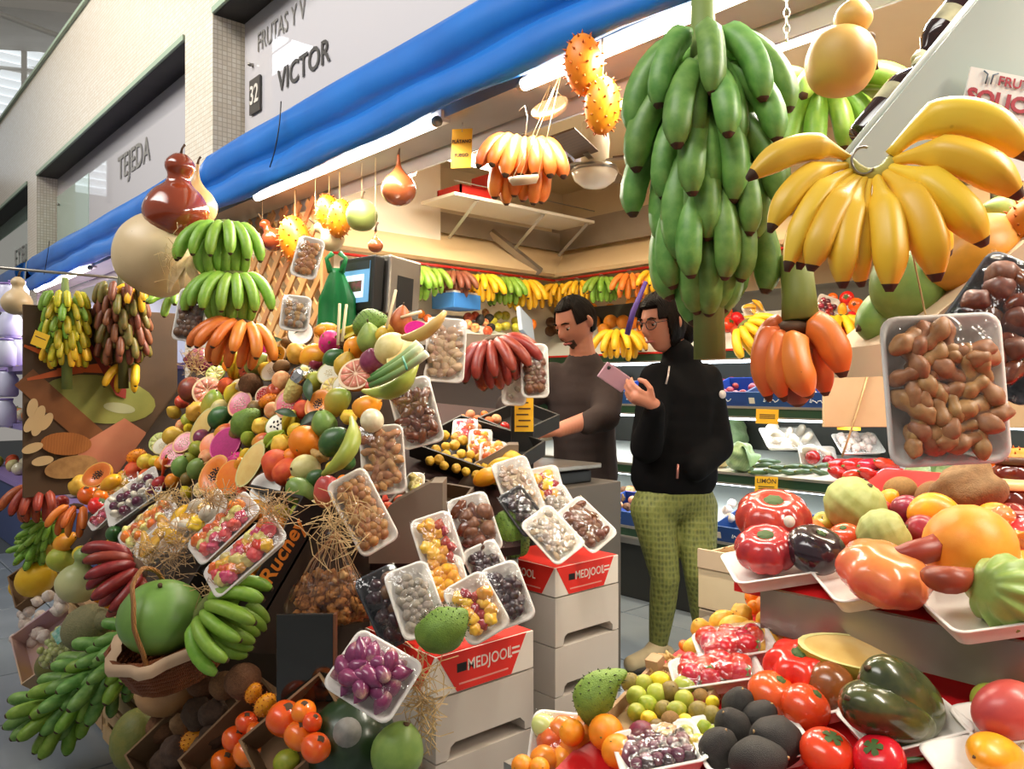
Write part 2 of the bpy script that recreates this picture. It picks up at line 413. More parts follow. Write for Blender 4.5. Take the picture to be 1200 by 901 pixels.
# canopy boards above the two coolers, rising towards the wall
slab_between('trim_40', (4.27, -2, 2.12), (4.27, 4.27, 2.12), (4.62, 4.5, 2.36), (4.62, -2, 2.36), .03, CANOPY, 'sloping beige canopy above the back cooler')
slab_between('trim_41', (4.27, 4.27, 2.12), (2.2, 4.27, 2.12), (2.2, 4.5, 2.36), (4.62, 4.5, 2.36), .03, CANOPY, 'sloping beige canopy above the side cooler')
slab_between('trim_42', (4.5, -2, 2.36), (4.5, 4.5, 2.36), (4.5, 4.5, 2.58), (4.5, -2, 2.58), .03, GREYM, 'grey metal duct face above the back canopy')
slab_between('trim_43', (4.5, 4.44, 2.36), (3.25, 4.44, 2.36), (3.25, 4.44, 2.5), (4.5, 4.44, 2.5), .03, GREYM, 'grey metal duct face above the side canopy')
struct(obj('trim_44', mesh('brace', sweep([(3.75, 4.42, 2.42), (4.1, 4.25, 2.14)], [.035, .035], 4), GREYM, False)), 'slanting grey brace below the duct')
struct(obj('wall_white_panel', mesh('panel', box(2.45, 3.28, 4.40, 4.46, 1.0, 2.9), M('white wall panel', '#ece2d2', .2, var=0, coat=.3), False)), 'glossy white panel beside the side cooler')
# storage shelf above with a crate
def rail(name, pts, label, hooks=0):
    t = obj(name, mesh(name, sweep(pts, .009, 8), REDM)); tag(t, label, 'rail'); return t
rail('hanging_rail', [(4.25, -1.5, 2.09), (4.25, 4.25, 2.09)], 'red rail along the back cooler canopy')
rail('hanging_rail', [(2.3, 4.25, 2.09), (4.25, 4.25, 2.09)], 'red rail along the side cooler canopy')
def shelf_unit():
    t = empty('wall_shelf', at(545, 228, 5.0)); tag(t, 'metal wall shelf holding a red crate under the ceiling', 'shelf')
    o0 = t.location
    obj('board', mesh('board', box(-.1, 1.2, -.02, .34, -.02, 0), WHITEP, False), t)
    for x in (.1, .7, 1.15):
        obj('bracket', mesh('br', sweep([(x, .3, -.22), (x, 0, -.02)], [.014, .014], 4), GREYM, False), t)
    obj('wire', mesh('wire', sweep([(-.1, -.02, .07), (1.2, -.02, .07)], .004, 6), STEEL), t)
    c = empty('plastic_crate', o0 + Vector((-.02, .02, .0))); tag(c, 'red crate of green fruit on the wall shelf', 'crate')
    obj('crate_side', mesh('cs', box(0, .3, 0, .012, 0, .07), REDM, False), c); obj('crate_side', mesh('cs2', box(0, .3, .24, .25, 0, .07), REDM, False), c)
    obj('crate_end', mesh('cs', box(0, .012, 0, .25, 0, .07), REDM, False), c); obj('crate_end', mesh('cs', box(.29, .3, 0, .25, 0, .2), REDM, False), c)
    obj('crate_floor', mesh('cs', box(0, .3, 0, .25, 0, .01), REDM, False), c)
    return c
upper_crate = shelf_unit()

# ------------------------------------------------------------------ ceiling lamps and fan
def ceiling_lamp(name, c, along, length, label, watt, n=2, drop=0):
    t = empty(name, c); tag(t, label, 'lamp'); d = Vector(along)
    side = Vector((d.y, -d.x, 0)); h = length / 2
    Mx = Matrix((side, d, Vector((0, 0, 1)))).transposed()
    obj('housing', mesh('h', box(-.09, .09, -h, h, .0, .05), WHITEP, False), t, None, Mx)
    for s in ((-.045, .045) if n == 2 else (0,)):
        obj('glowing_tube', mesh('tb', sweep([(s, -h + .02, -.014), (s, h - .02, -.014)], .014, 10), TUBE), t, None, Mx)
    l = area('ceiling_light', Vector(c) + Vector((0, 0, -.05)), (0, 0, 0), .14, length, watt, (1, .86, .64))
    l.rotation_euler = (0, 0, atan2(-side.y, -side.x) if False else (0 if abs(d.y) > .5 else pi / 2))
ceiling_lamp('ceiling_lamp', (3.27, 2.25, 2.84), (0, 1, 0), 1.35, 'twin tube ceiling lamp above the back cooler aisle', ROOM_WATT)
ceiling_lamp('ceiling_lamp', (2.75, 3.6, 2.62), (1, 0, 0), 1.0, 'tube ceiling lamp near the white wall panel', ROOM_WATT, 2)
ceiling_lamp('ceiling_lamp', (3.27, .4, 2.84), (0, 1, 0), 1.35, 'twin tube ceiling lamp over the tomato table end', ROOM_WATT)
def fan():
    t = empty('ceiling_fan', at(697, 195, 3.9)); tag(t, 'ceiling fan with brown blades and a white lamp bowl', 'fan')
    topz = 2.9 - t.location.z
    obj('rod', mesh('rod', sweep([(0, 0, .1), (0, 0, topz)], .012, 8), STEEL), t)
    obj('motor', mesh('motor', lathe([(.02, .24), (.06, .22), (.075, .12), (.07, .03), (.03, 0)], 18), M('fan motor white', '#d8cdb8', .35, var=0)), t)
    obj('lamp_bowl', mesh('bowl', lathe([(.1, -.02), (.115, -.035), (.1, -.07), (.06, -.1), (.01, -.112)], 20), M('opal lamp bowl', '#efe6d6', .25, var=0)), t)
    obj('collar', mesh('col', lathe([(.03, .01), (.11, -.005), (.12, -.025), (.1, -.03)], 20), STEEL), t)
    FB = M('fan blade brown', '#6b5138', .5, wave=(9, .4, 4, '#4b3626'), var=.03)
    for k in range(4):
        a = radians(25 + 90 * k)
        obj('blade', mesh('blade', cbox(.36, .12, .008, (.29, 0, .03)), FB, False), t, None, (radians(12), 0, a))
        obj('blade_arm', mesh('arm', cbox(.1, .03, .006, (.1, 0, .025)), STEEL, False), t, None, (0, 0, a))
fan()
# square flood lamp on the beam
fl_ = empty('flood_lamp', at(462, 196, 4.4)); tag(fl_, 'square flood lamp glowing behind the hanging brown gourd', 'lamp')
Rf = frame(cdir(-.2, -.75, .6), UP)
obj('lamp_body', bbox_mesh('lb', (.2, .16, .05), WHITEP, .008, (0, 0, -.03)), fl_, None, Rf)
obj('lamp_glass', mesh('lg', box(-.09, .09, -.07, .07, -.004, .004), TUBE, False), fl_, None, Rf)
obj('lamp_bracket', mesh('lbk', sweep([(0, 0, -.05), (.05, .0, -.14)], .012, 6), WHITEP), fl_, None, Rf)

# ------------------------------------------------------------------ market hall roof beyond the facade
ROOFM = M('corrugated roof sheet', '#d2cdc6', .5, c2='#c0bab2', nscale=2, var=0)
TRUSS = M('white roof truss', '#efece6', .5, var=0)
def roof():
    t = empty('hall_roof', (4, 10, 6.5)); t['kind'] = 'structure'; t['label'] = 'corrugated hall roof with white trusses behind the facade'
    n = 220; v = []; f = []
    for i in range(n + 1):
        y = -2 + 26 * i / n; z = .05 * (1 if i % 2 else 0)
        v += [(-3.0, y, z - .1), (8, y, 2.3 + z)]
    for i in range(n): f.append((2 * i, 2 * i + 1, 2 * i + 3, 2 * i + 2))
    obj('corrugated_sheet', mesh('sheet', (v, f), ROOFM, False), t)
    for k in range(9):
        y = -1 + 3 * k
        obj('rafter', mesh('raf', sweep([(-2.9, y, -.35), (8, y, 1.95)], [.1, .1], 4), TRUSS, False), t)
    for x in (-2.2, -.6, 1.0, 2.6, 4.2):
        obj('purlin', mesh('pur', sweep([(x, -2, -.08 + (x + 3) * .218), (x, 24, -.08 + (x + 3) * .218)], [.07, .07], 4), TRUSS, False), t)
    for k in range(4):
        obj('tie_rod', mesh('tie', sweep([(-2.9, 2 + 5 * k, -.3), (4, 4.5 + 5 * k, -.1)], .04, 6), TRUSS), t)
roof()
LOUV = emat('daylit louvre glass', '#dfe5e8', .55)
lw = empty('louvre_window', (1.4, 15.0, 4.6)); lw['kind'] = 'structure'; lw['label'] = 'pale louvred upper window at the far end of the hall'
for k in range(16):
    obj('louvre', mesh('lv', box(-1.5, 7, -.02, .12, .02, .14), LOUV, False), lw, (0, 0, .14 * k), (radians(28), 0, 0))
for x in (-1.5, 1.2, 4): obj('mullion', mesh('mu', box(x, x + .08, -.1, -.04, -.1, 2.3), TRUSS, False), lw)
# roof lights over the aisle that mirror in the sign glass
sk = empty('roof_light', (-1.83, 12.9, 7.0)); sk['kind'] = 'structure'; sk['label'] = 'glazed roof light above the market aisle'
SKYM = emat('daylit roof glazing', '#f4f8ff', 2.2)
for k in range(3):
    obj('glazing', mesh('gz', box(-.2, .2, -.8, .8, 0, .02), SKYM, False), sk, (-.45 + .45 * k, 0, 0))
    obj('glazing_bar', mesh('gb', box(-.02, .02, -.85, .85, -.03, .03), TRUSS, False), sk, (-.675 + .45 * k, 0, 0))
# ================================================================== FRUIT LIBRARY (each mesh about 1 unit across; scaled when placed)
def body(rx=.5, rz=.5, pear=0, dimple=0, bdimple=0, ribs=0, ribamp=0, nip=0, seg=22, rings=14, ry=1.0, lump=0, seed=0, ribpow=1, bend=0):
    v = []
    for i in range(rings + 1):
        t = pi * (.02 + .96 * i / rings); c = cos(t); s = sin(t)
        for j in range(seg):
            th = 2 * pi * j / seg
            r = rx * s; z = rz * c
            if pear: r *= 1 - pear * max(0, c) ** 1.2
            if ribs: r *= 1 - ribamp * (abs(cos(ribs * th / 2)) ** ribpow) * (s ** .5)
            if dimple: z -= dimple * exp(-(s / .42) ** 2) if c > 0 else 0
            if bdimple: z += bdimple * exp(-(s / .35) ** 2) if c < 0 else 0
            if nip: z += nip * exp(-(s / .28) ** 2) * (1 if c > 0 else -.6)
            x, y = r * cos(th), r * sin(th) * ry
            if lump:
                q = 1 + lump * mnoise.noise(Vector((x * 4 + seed * 7, y * 4, z * 4))); x *= q; y *= q; z *= q
            if bend: x += bend * (1 - (z / rz) ** 2)
            v.append((x, y, z))
    f = [q[::-1] for q in grid_faces(rings + 1, seg)]
    f.append(tuple(range(seg))); f.append(tuple(range(rings * seg, rings * seg + seg))[::-1])
    return v, f
def stalk(h=.12, r=.03, z=.45): return sweep([(0, 0, z - .04), (.01, 0, z + h * .5), (.03, 0, z + h)], [r * 1.3, r * .8, r], 7)
def calyx(z, n=5, R=.28, w=.07, drop=.06):
    v = []; f = []
    for k in range(n):
        a = 2 * pi * k / n + .2; ca, sa = cos(a), sin(a); b = len(v)
        for rr, ww, zz in ((.0, .02, .02), (R * .5, w, .03), (R, .004, -drop)):
            v += [(rr * ca - ww * sa, rr * sa + ww * ca, z + zz), (rr * ca + ww * sa, rr * sa - ww * ca, z + zz)]
        f += [(b, b + 1, b + 3, b + 2), (b + 2, b + 3, b + 5, b + 4)]
    return v, f
def spikes(vf_fn, n, h, r, zlim=.92):     # small cones over an ellipsoid (rx,rz)
    rx, rz = vf_fn; mb = MB()
    for i in range(n):
        z = 1 - 2 * (i + .5) / n; th = i * 2.39996; s = sqrt(max(0, 1 - z * z))
        p = Vector((rx * s * cos(th), rx * s * sin(th), rz * z)); nn = Vector((s * cos(th) / rx, s * sin(th) / rx, z / rz)).normalized()
        mb.add(sweep([p - nn * .01, p + nn * h * .5, p + nn * h], [r, r * .5, r * .06], 6))
    return mb.v, mb.f
def half_shell(rx=.5, ry=.5, rz=.45, seg=24, rings=7):   # bowl under z=0, open face up
    v = []
    for i in range(rings + 1):
        t = pi / 2 * (1 - .97 * i / rings); r = sin(t); z = -cos(t) * rz
        for j in range(seg): v.append((rx * r * cos(2 * pi * j / seg), ry * r * sin(2 * pi * j / seg), z))
    f = [q[::-1] for q in grid_faces(rings + 1, seg)]; f.append(tuple(range(rings * seg, rings * seg + seg))[::-1])
    return v, f
def disc(rx, ry, z=0, dome=.02, seg=24, rings=4, hollow=0):
    v = [(0, 0, z + dome - hollow)]; f = []
    for i in range(1, rings + 1):
        q = i / rings
        for j in range(seg): v.append((rx * q * cos(2 * pi * j / seg), ry * q * sin(2 * pi * j / seg), z + dome * (1 - q * q) - hollow * max(0, 1 - (q / .75) ** 2)))
    for j in range(seg): f.append((0, 1 + j, 1 + (j + 1) % seg))
    for i in range(rings - 1):
        for j in range(seg):
            a = 1 + i * seg; b = a + seg; k = (j + 1) % seg
            f.append((a + j, b + j, b + k, a + k))
    return v, f
def ring_rim(rx, ry, w, z=.002, seg=24):
    v = []; f = []
    for q in (1, 1 - w):
        for j in range(seg): v.append((rx * q * cos(2 * pi * j / seg), ry * q * sin(2 * pi * j / seg), z))
    for j in range(seg): f.append((j, (j + 1) % seg, seg + (j + 1) % seg, seg + j))
    return v, f
def wedges(rx, ry, n, z=.012, gap=.08):
    mb = MB()
    for k in range(n):
        a0 = 2 * pi * (k + gap) / n; a1 = 2 * pi * (k + 1 - gap) / n; pts = [(.1 * rx * cos((a0 + a1) / 2), .1 * ry * sin((a0 + a1) / 2))]
        for i in range(5): a = a0 + (a1 - a0) * i / 4; pts.append((rx * cos(a), ry * sin(a)))
        mb.add(poly_prism(pts, .02), 0, Matrix.Translation((0, 0, z - .012)))
    return mb.v, mb.f
def leafshape(w=.3, l=1, curl=.15):
    v = []; f = []; n = 8
    for i in range(n + 1):
        t = i / n; ww = w * sin(pi * min(1, t * .96 + .02)) ** .8 * (1 - .35 * t)
        z = curl * sin(t * pi); y = l * t
        v += [(-ww, y, z + ww * .35), (0, y, z), (ww, y, z + ww * .35)]
    for i in range(n):
        for k in (0, 1): f.append((i * 3 + k, i * 3 + k + 1, i * 3 + k + 4, i * 3 + k + 3))
    return v, f
def banana_vf(L=1.0, r=.1, curve=1.2, neck=.2, seg=8):
    T = [0, .05, .1, .16, .24, .34, .45, .56, .67, .78, .87, .93, .97, 1.0]
    pts = []; rad = []; R = L / curve
    for t in T:
        s = t * curve * (.72 + .28 * t)
        pts.append((R * sin(s), 0, -R * (1 - cos(s))))
        if t < neck: q = .40 + .60 * (t / neck) ** 1.5
        elif t > .8: q = max(.22, 1 - ((t - .8) / .2) ** 2.2 * .76)
        else: q = 1 + .04 * sin((t - neck) * 5)
        rad.append(r * q)
    sh = lambda th: 1 + .08 * cos(5 * th)
    return sweep(pts, rad, seg, sh, True, (0, 0, 1))
def banana_mesh(name, mat, tipmat, L=1, r=.1, curve=1.2, neck=.2, seg=10):
    mb = MB(); mb.add(banana_vf(L, r, curve, neck, seg))
    for i in range(len(mb.f) - 2):
        if i // seg >= 12: mb.mi[i] = 1
    mb.mi[-1] = 1
    return mb.mesh(name, [mat, tipmat])
TIP = M('dark banana tip', '#4a3524', .8, var=.02)
BAN = {
 'green': M('green banana skin', '#74a030', .45, c2='#94b648', nscale=9, speck=(60, .05, '#3c4a1c'), var=.07),
 'dgreen': M('deep green plantain skin', '#5b8c3c', .45, c2='#86ae58', nscale=7, namt=.75, speck=(38, .04, '#39421f'), var=.07),
 'yellow': M('yellow banana skin', '#efb71c', .42, c2='#f7cc3a', nscale=6, speck=(26, .07, '#5f3d12'), var=.05),
 'ygreen': M('yellow green banana skin', '#b7b428', .42, c2='#e4c62e', nscale=7, var=.08),
 'red': M('red banana skin', '#a8462c', .42, c2='#c9663a', nscale=7, speck=(32, .06, '#4a2016'), var=.07),
 'orange': M('orange red banana skin', '#d9712a', .4, c2='#e08a35', nscale=6, speck=(26, .06, '#5a2c12'), var=.06),
 'dred': M('dark red banana skin', '#7e2a22', .38, c2='#a3402c', nscale=7, speck=(30, .05, '#3a1512'), var=.06),
 'brown': M('brown red banana skin', '#7a4330', .45, c2='#95583a', nscale=7, var=.06),
 'olive': M('olive dark banana skin', '#69682f', .45, c2='#8d6a34', nscale=7, var=.1),
}
BMESH = {}
def bmesh_for(c, i=0):
    k = (c, i)
    if k not in BMESH:
        L, r, cv, nk = [(1, .105, 1.45, .2), (1, .12, 1.15, .18), (1, .15, .6, .14), (1, .125, 1.75, .2)][i]
        BMESH[k] = banana_mesh('banana', BAN[c], TIP, L, r, cv, nk)
    return BMESH[k]

# ---- kinds: list of (part name, mesh); the first is the thing itself
K = {}
def kind(k, name, cat, base, parts): K[k] = (name, cat, base, parts)
def simple(k, name, cat, base, vf, mat, extra=()):
    kind(k, name, cat, base, [(name, mesh(name, vf, mat))] + [(n, mesh(n, q, m)) for n, q, m in extra])
PEEL_O = M('orange peel', '#f28a12', .38, c2='#f6a02a', nscale=5, bump=(120, .12), var=.06)
simple('orange', 'orange', 'orange', 'round whole orange', body(.5, .48, bdimple=.03), PEEL_O, [('navel', stalk(.02, .035, .46), STEMG)])
simple('mandarin', 'mandarin', 'mandarin', 'small flat mandarin', body(.5, .4, dimple=.05), M('mandarin peel', '#ef7d14', .36, bump=(110, .12), var=.06), [('stem', stalk(.03, .04, .34), STEMG)])
simple('bigorange', 'orange', 'orange', 'big pale orange', body(.5, .5), M('pale orange peel', '#f5962a', .4, c2='#f8ad45', nscale=5, bump=(120, .1), var=.02))
simple('lemon', 'lemon', 'lemon', 'yellow lemon', body(.36, .44, nip=.1), M('lemon peel', '#eccb2c', .38, c2='#d9c63a', nscale=6, bump=(110, .1), var=.06))
simple('lime', 'lime', 'lime', 'green lime', body(.42, .48, nip=.06), M('lime peel', '#8fa02c', .38, c2='#b7ae38', nscale=6, bump=(110, .1), var=.1))
simple('quince', 'quince', 'quince', 'yellow knobbly quince', body(.48, .47, lump=.16, dimple=.08, seed=1), M('quince skin', '#e3b63e', .5, c2='#d1952c', nscale=6, speck=(22, .08, '#7a4c1a'), var=.06), [('stem', stalk(.06, .04, .36), STEMB)])
simple('ypapaya', 'papaya', 'papaya', 'small yellow papaya', body(.4, .52, pear=.25, lump=.1, seed=3), M('yellow papaya skin', '#efc04a', .42, c2='#e0a02f', nscale=5, speck=(18, .06, '#6d4314'), var=.05), [('stem', stalk(.05, .05, .46), STEMB)])
simple('gpapaya', 'papaya', 'papaya', 'green unripe papaya', body(.42, .5, pear=.2), M('green papaya skin', '#6d8f42', .4, c2='#8aa452', nscale=5, speck=(30, .05, '#3f5424'), var=.06), [('stem', stalk(.06, .06, .46), STEMB)])
simple('opapaya', 'papaya', 'papaya', 'ripe orange papaya', body(.38, .56, pear=.3, lump=.08), M('orange papaya skin', '#d3811c', .42, grad=[(0, '#c06a18'), (.5, '#d98a22'), (1, '#b57b25')], var=.04), [('stem', stalk(.06, .05, .5), STEMB)])
simple('mango', 'mango', 'mango', 'red and green mango', body(.4, .52, ry=.82, bend=.08, pear=.12), M('mango skin', '#d8702c', .36, grad=[(0, '#c9b23a'), (.45, '#e0902e'), (1, '#c9402c')], var=.05, coat=.1), [('stem', stalk(.04, .03, .5), STEMB)])
simple('gmango', 'mango', 'mango', 'green mango with orange blush', body(.4, .52, ry=.82, bend=.08, pear=.1), M('green mango skin', '#8aa23c', .36, grad=[(0, '#e08a2c'), (.4, '#c2a83a'), (1, '#7d9a3a')], var=.05, coat=.1), [('stem', stalk(.04, .03, .5), STEMB)])
simple('pmango', 'mango', 'mango', 'pink red mango', body(.42, .5, ry=.85, bend=.07), M('pink mango skin', '#cf5a4c', .36, grad=[(0, '#d99a5c'), (.5, '#d2604c'), (1, '#b84a44')], var=.03, coat=.1))
simple('ymango', 'mango', 'mango', 'yellow orange mango', body(.4, .54, ry=.8, bend=.1), M('yellow mango skin', '#eda31c', .36, c2='#e57f1a', nscale=4, var=.05, coat=.1), [('stem', stalk(.04, .03, .52), STEMB)])
simple('dmango', 'mango', 'mango', 'large dark green mango', body(.36, .56, ry=.8, bend=.07), M('dark mango skin', '#3f4a26', .22, c2='#5d6430', nscale=4, grad=[(0, '#6a6e2c'), (.4, '#3d4526'), (1, '#2f3824')], var=.04, coat=.4), [('stem', stalk(.05, .03, .54), STEMB)])
simple('avocado', 'avocado', 'avocado', 'smooth green avocado', body(.4, .52, pear=.3), M('green avocado skin', '#2f5a2c', .35, c2='#44702f', nscale=8, bump=(60, .15), var=.06, coat=.15), [('stem', stalk(.04, .04, .48), STEMB)])
simple('bavocado', 'avocado', 'avocado', 'black rough avocado', body(.42, .5, pear=.25, lump=.05), M('black avocado skin', '#25221f', .6, c2='#37312b', nscale=9, bump=(70, .5), var=.05), [('stem', stalk(.03, .035, .47), M('pale stem scar', '#b08a5a', .7))])
simple('gpear', 'pear', 'pear', 'green pear', body(.42, .52, pear=.45), M('green pear skin', '#88a04c', .42, c2='#a0ad58', nscale=7, speck=(50, .05, '#5a6c2c'), var=.05), [('stem', stalk(.14, .025, .48), STEMB)])
simple('ypear', 'pear', 'pear', 'yellow pear', body(.42, .52, pear=.45), M('yellow pear skin', '#d8b83c', .42, c2='#c99c30', nscale=7, var=.05), [('stem', stalk(.14, .025, .48), STEMB)])
simple('rpear', 'pear', 'pear', 'brown red pear', body(.4, .55, pear=.5), M('red brown pear skin', '#b0542a', .42, c2='#c77a3a', nscale=7, var=.05), [('stem', stalk(.14, .025, .5), STEMB)])
simple('apple', 'apple', 'apple', 'red apple', body(.48, .45, dimple=.14, bdimple=.06), M('red apple skin', '#b4262a', .3, c2='#d8653a', nscale=5, var=.08, coat=.2), [('stem', stalk(.1, .02, .33), STEMB)])
simple('yapple', 'apple', 'apple', 'yellow green apple', body(.48, .45, dimple=.14, bdimple=.06), M('yellow apple skin', '#c4b83a', .3, c2='#b0b03a', nscale=5, var=.05, coat=.2), [('stem', stalk(.1, .02, .33), STEMB)])
simple('papple', 'apple', 'apple', 'pink and cream apple', body(.48, .45, dimple=.14, bdimple=.06), M('pink apple skin', '#cf6a52', .3, c2='#e8c27a', nscale=4, namt=.9, var=.06, coat=.2), [('stem', stalk(.1, .02, .33), STEMB)])
simple('plum', 'plum', 'plum', 'dark red plum', body(.48, .48, dimple=.05), M('plum skin', '#8a2030', .3, c2='#a03038', nscale=5, var=.08, coat=.15))
simple('peach', 'peach', 'peach', 'orange red peach', body(.5, .47, dimple=.09), M('peach skin', '#e0662a', .6, c2='#cf3d26', nscale=4, namt=.9, var=.06))
simple('nectarine', 'peach', 'peach', 'pale pink peach', body(.5, .47, dimple=.09), M('pale peach skin', '#e08a5a', .6, c2='#eab884', nscale=4, namt=.9, var=.05))
TOM = dict(rough=.22, coat=.35)
CAL = M('tomato calyx', '#3f5a24', .7)
simple('tomato', 'tomato', 'tomato', 'shiny red tomato', body(.5, .42, dimple=.06), M('red tomato skin', '#d8291a', c2='#df4a22', nscale=3, var=.05, **TOM), [('calyx', calyx(.36), CAL)])
simple('otomato', 'tomato', 'tomato', 'orange red tomato', body(.5, .44, dimple=.05), M('orange tomato skin', '#df5a22', c2='#d84320', nscale=3, var=.05, **TOM), [('calyx', calyx(.39, 5, .14), CAL)])
simple('rtomato', 'tomato', 'tomato', 'deeply ribbed beef tomato', body(.52, .38, dimple=.15, ribs=9, ribamp=.09, seg=54, ribpow=4, bdimple=.04), M('ribbed tomato skin', '#bf3a2a', c2='#8a2a2e', nscale=4, namt=.8, var=.04, **TOM), [('calyx', calyx(.26, 6, .2), CAL)])
simple('rtomato2', 'tomato', 'tomato', 'bright red ribbed beef tomato', body(.52, .38, dimple=.14, ribs=7, ribamp=.2, seg=42, ribpow=3), M('bright ribbed tomato skin', '#e0301a', c2='#d8481f', nscale=3, var=.03, **TOM), [('calyx', calyx(.27, 6, .16), CAL)])
simple('ptomato', 'tomato', 'tomato', 'huge pink ribbed tomato', body(.6, .38, ribs=8, ribamp=.1, seg=48, ribpow=2, dimple=.08), M('pink tomato skin', '#e2644a', grad=[(0, '#dd4f44'), (.5, '#e46a4a'), (1, '#e2904a')], var=.02, rough=.25, coat=.4))
simple('btomato', 'tomato', 'tomato', 'glossy black purple tomato', body(.5, .4, dimple=.1, ribs=6, ribamp=.04, seg=36), M('black tomato skin', '#241a22', .18, c2='#33212a', nscale=4, var=.02, coat=.5), [('calyx', calyx(.3, 5, .1), CAL)])
simple('brtomato', 'tomato', 'tomato', 'brown green tomato', body(.46, .52, dimple=.04), M('brown tomato skin', '#7d4a22', c2='#a3581f', nscale=3, var=.03, **TOM))
PERS = M('persimmon skin', '#f06416', .25, c2='#f3861f', nscale=3, var=.07, coat=.3)
simple('persimmon', 'persimmon', 'persimmon', 'shiny orange persimmon', body(.5, .43, ribs=4, ribamp=.05, seg=24), PERS, [('calyx', calyx(.42, 4, .15, .075, .01), STEMB)])
simple('onion', 'onion', 'onion', 'purple onion', body(.5, .46, nip=.12), M('purple onion skin', '#7c2a4c', .3, c2='#9c4a66', nscale=5, var=.04, coat=.2, wave=(9, .25, 2, '#5a1c38')))
simple('wonion', 'onion', 'onion', 'white peeled onion', body(.5, .46, nip=.08), M('white onion skin', '#e5dcbc', .3, c2='#cdbf90', nscale=5, var=.03, coat=.2))
simple('donion', 'onion', 'onion', 'dark red onion', body(.5, .48, nip=.1), M('dark onion skin', '#6b2a24', .35, c2='#8d3c2a', nscale=5, var=.04, coat=.2))
simple('melon', 'melon', 'melon', 'pale yellow melon', body(.46, .5, nip=.05), M('pale melon skin', '#d9cc8e', .45, c2='#c8b870', nscale=6, var=.03), [('stem', stalk(.05, .05, .52), STEMB)])
simple('coconut', 'coconut', 'coconut', 'hairy brown coconut', body(.48, .5, lump=.06), M('coconut husk', '#7d5636', .9, c2='#553820', nscale=14, bump=(40, .8), var=.04))
simple('potato', 'tuber', 'tuber', 'brown earthy tuber', body(.42, .52, lump=.3, seed=5), M('tuber skin', '#8a6a48', .85, c2='#6a4e32', nscale=9, bump=(40, .4), var=.08))
simple('dtuber', 'tuber', 'tuber', 'dark brown rough tuber', body(.46, .5, lump=.25, seed=9), M('dark tuber skin', '#5a4434', .9, c2='#42322a', nscale=10, bump=(50, .7), var=.08))
simple('kiwi', 'kiwi', 'kiwi', 'brown kiwi fruit', body(.42, .5), M('kiwi skin', '#8a6432', .75, c2='#6f4e28', nscale=14, bump=(80, .3), var=.05), [('blossom_end', stalk(.02, .05, .47), STEMB)])
simple('passion', 'passion_fruit', 'passion fruit', 'olive brown passion fruit', body(.48, .49), M('olive passion fruit skin', '#86702e', .5, c2='#6a5226', nscale=8, var=.12), [('stem', stalk(.05, .03, .46), STEMB)])
simple('ppassion', 'passion_fruit', 'passion fruit', 'purple passion fruit', body(.48, .5), M('purple passion fruit skin', '#6a2440', .45, c2='#8a3048', nscale=8, var=.06))
simple('guava', 'guava', 'guava', 'lime green guava', body(.46, .5, pear=.12), M('guava skin', '#a8b23c', .45, c2='#bcb84a', nscale=7, var=.08), [('blossom_end', stalk(.03, .06, -.52), STEMB)])
simple('ginger', 'ginger_root', 'ginger', 'knobbly ginger root', body(.3, .52, lump=.9, seed=4), M('ginger skin', '#c9a062', .7, c2='#a57c42', nscale=9, var=.05))
simple('carrot', 'carrot', 'carrot', 'orange carrot', lathe([(.02, .5), (.1, .47), (.11, .3), (.075, -.1), (.03, -.45), (.005, -.52)], 12), M('carrot skin', '#e2661c', .5, c2='#d6541a', nscale=12, bump=(30, .3), var=.04), [('leaf_stub', stalk(.1, .05, .5), STEMG)])
SOUR = M('soursop skin', '#6c8a2e', .55, c2='#4f6c24', nscale=9, var=.04, bump=(45, .3, 'voronoi'))
SPK = M('soursop spine', '#3c4a1c', .6, var=.0)
simple('soursop', 'soursop', 'soursop', 'green spiny soursop', body(.4, .54, pear=.2, bend=.08, lump=.1), SOUR, [('spines', spikes((.405, .525), 200, .03, .012), SPK)])
simple('kidneysop', 'soursop', 'soursop', 'curved spiny soursop', body(.33, .56, bend=.3, lump=.1, pear=.15), M('light soursop skin', '#7d9a38', .55, c2='#5f7f2c', nscale=9, var=.03, bump=(45, .3, 'voronoi')), [('spines', [(lambda p: ([(x + .3 * (1 - (z / .56) ** 2), y, z) for x, y, z in p[0]], p[1]))(spikes((.32, .54), 120, .035, .014))][0], SPK)])
KIWA = M('horned melon skin', '#e8860f', .45, c2='#ea9a1c', nscale=5, var=.05)
KSP = M('horned melon horn', '#b85f12', .5, var=0)
simple('kiwano', 'horned_melon', 'horned melon', 'orange spiny horned melon', body(.33, .52), KIWA, [('horns', spikes((.33, .51), 64, .075, .026), KSP)])
CHM = M('cherimoya skin', '#a8b06a', .55, c2='#8d9a4c', nscale=8, var=.05)
def cherim():
    v, f = body(.5, .48, dimple=.08, seg=40, rings=24)
    o = []
    for x, y, z in v:
        p = Vector((x, y, z)); th = atan2(y, x); q = 1 + .032 * cos(th * 7 + 15 * z) * cos(th * 7 - 15 * z); o.append(tuple(p * q))
    return o, f
simple('cherimoya', 'cherimoya', 'cherimoya', 'pale green dimpled cherimoya', cherim(), CHM, [('stem', stalk(.05, .05, .38), STEMB)])
def cactus_leafy():
    v, f = body(.5, .5, pear=.2, ribs=11, ribamp=.16, seg=66, rings=20, ribpow=2, dimple=.1)
    return [(x * (1 + .06 * mnoise.noise(Vector((x * 9, y * 9, z * 5)))), y, z) for x, y, z in v], f
simple('chayote', 'chayote', 'chayote', 'pale green wrinkled chayote', cactus_leafy(), M('chayote skin', '#93b05a', .4, c2='#7d9f48', nscale=6, var=.02))
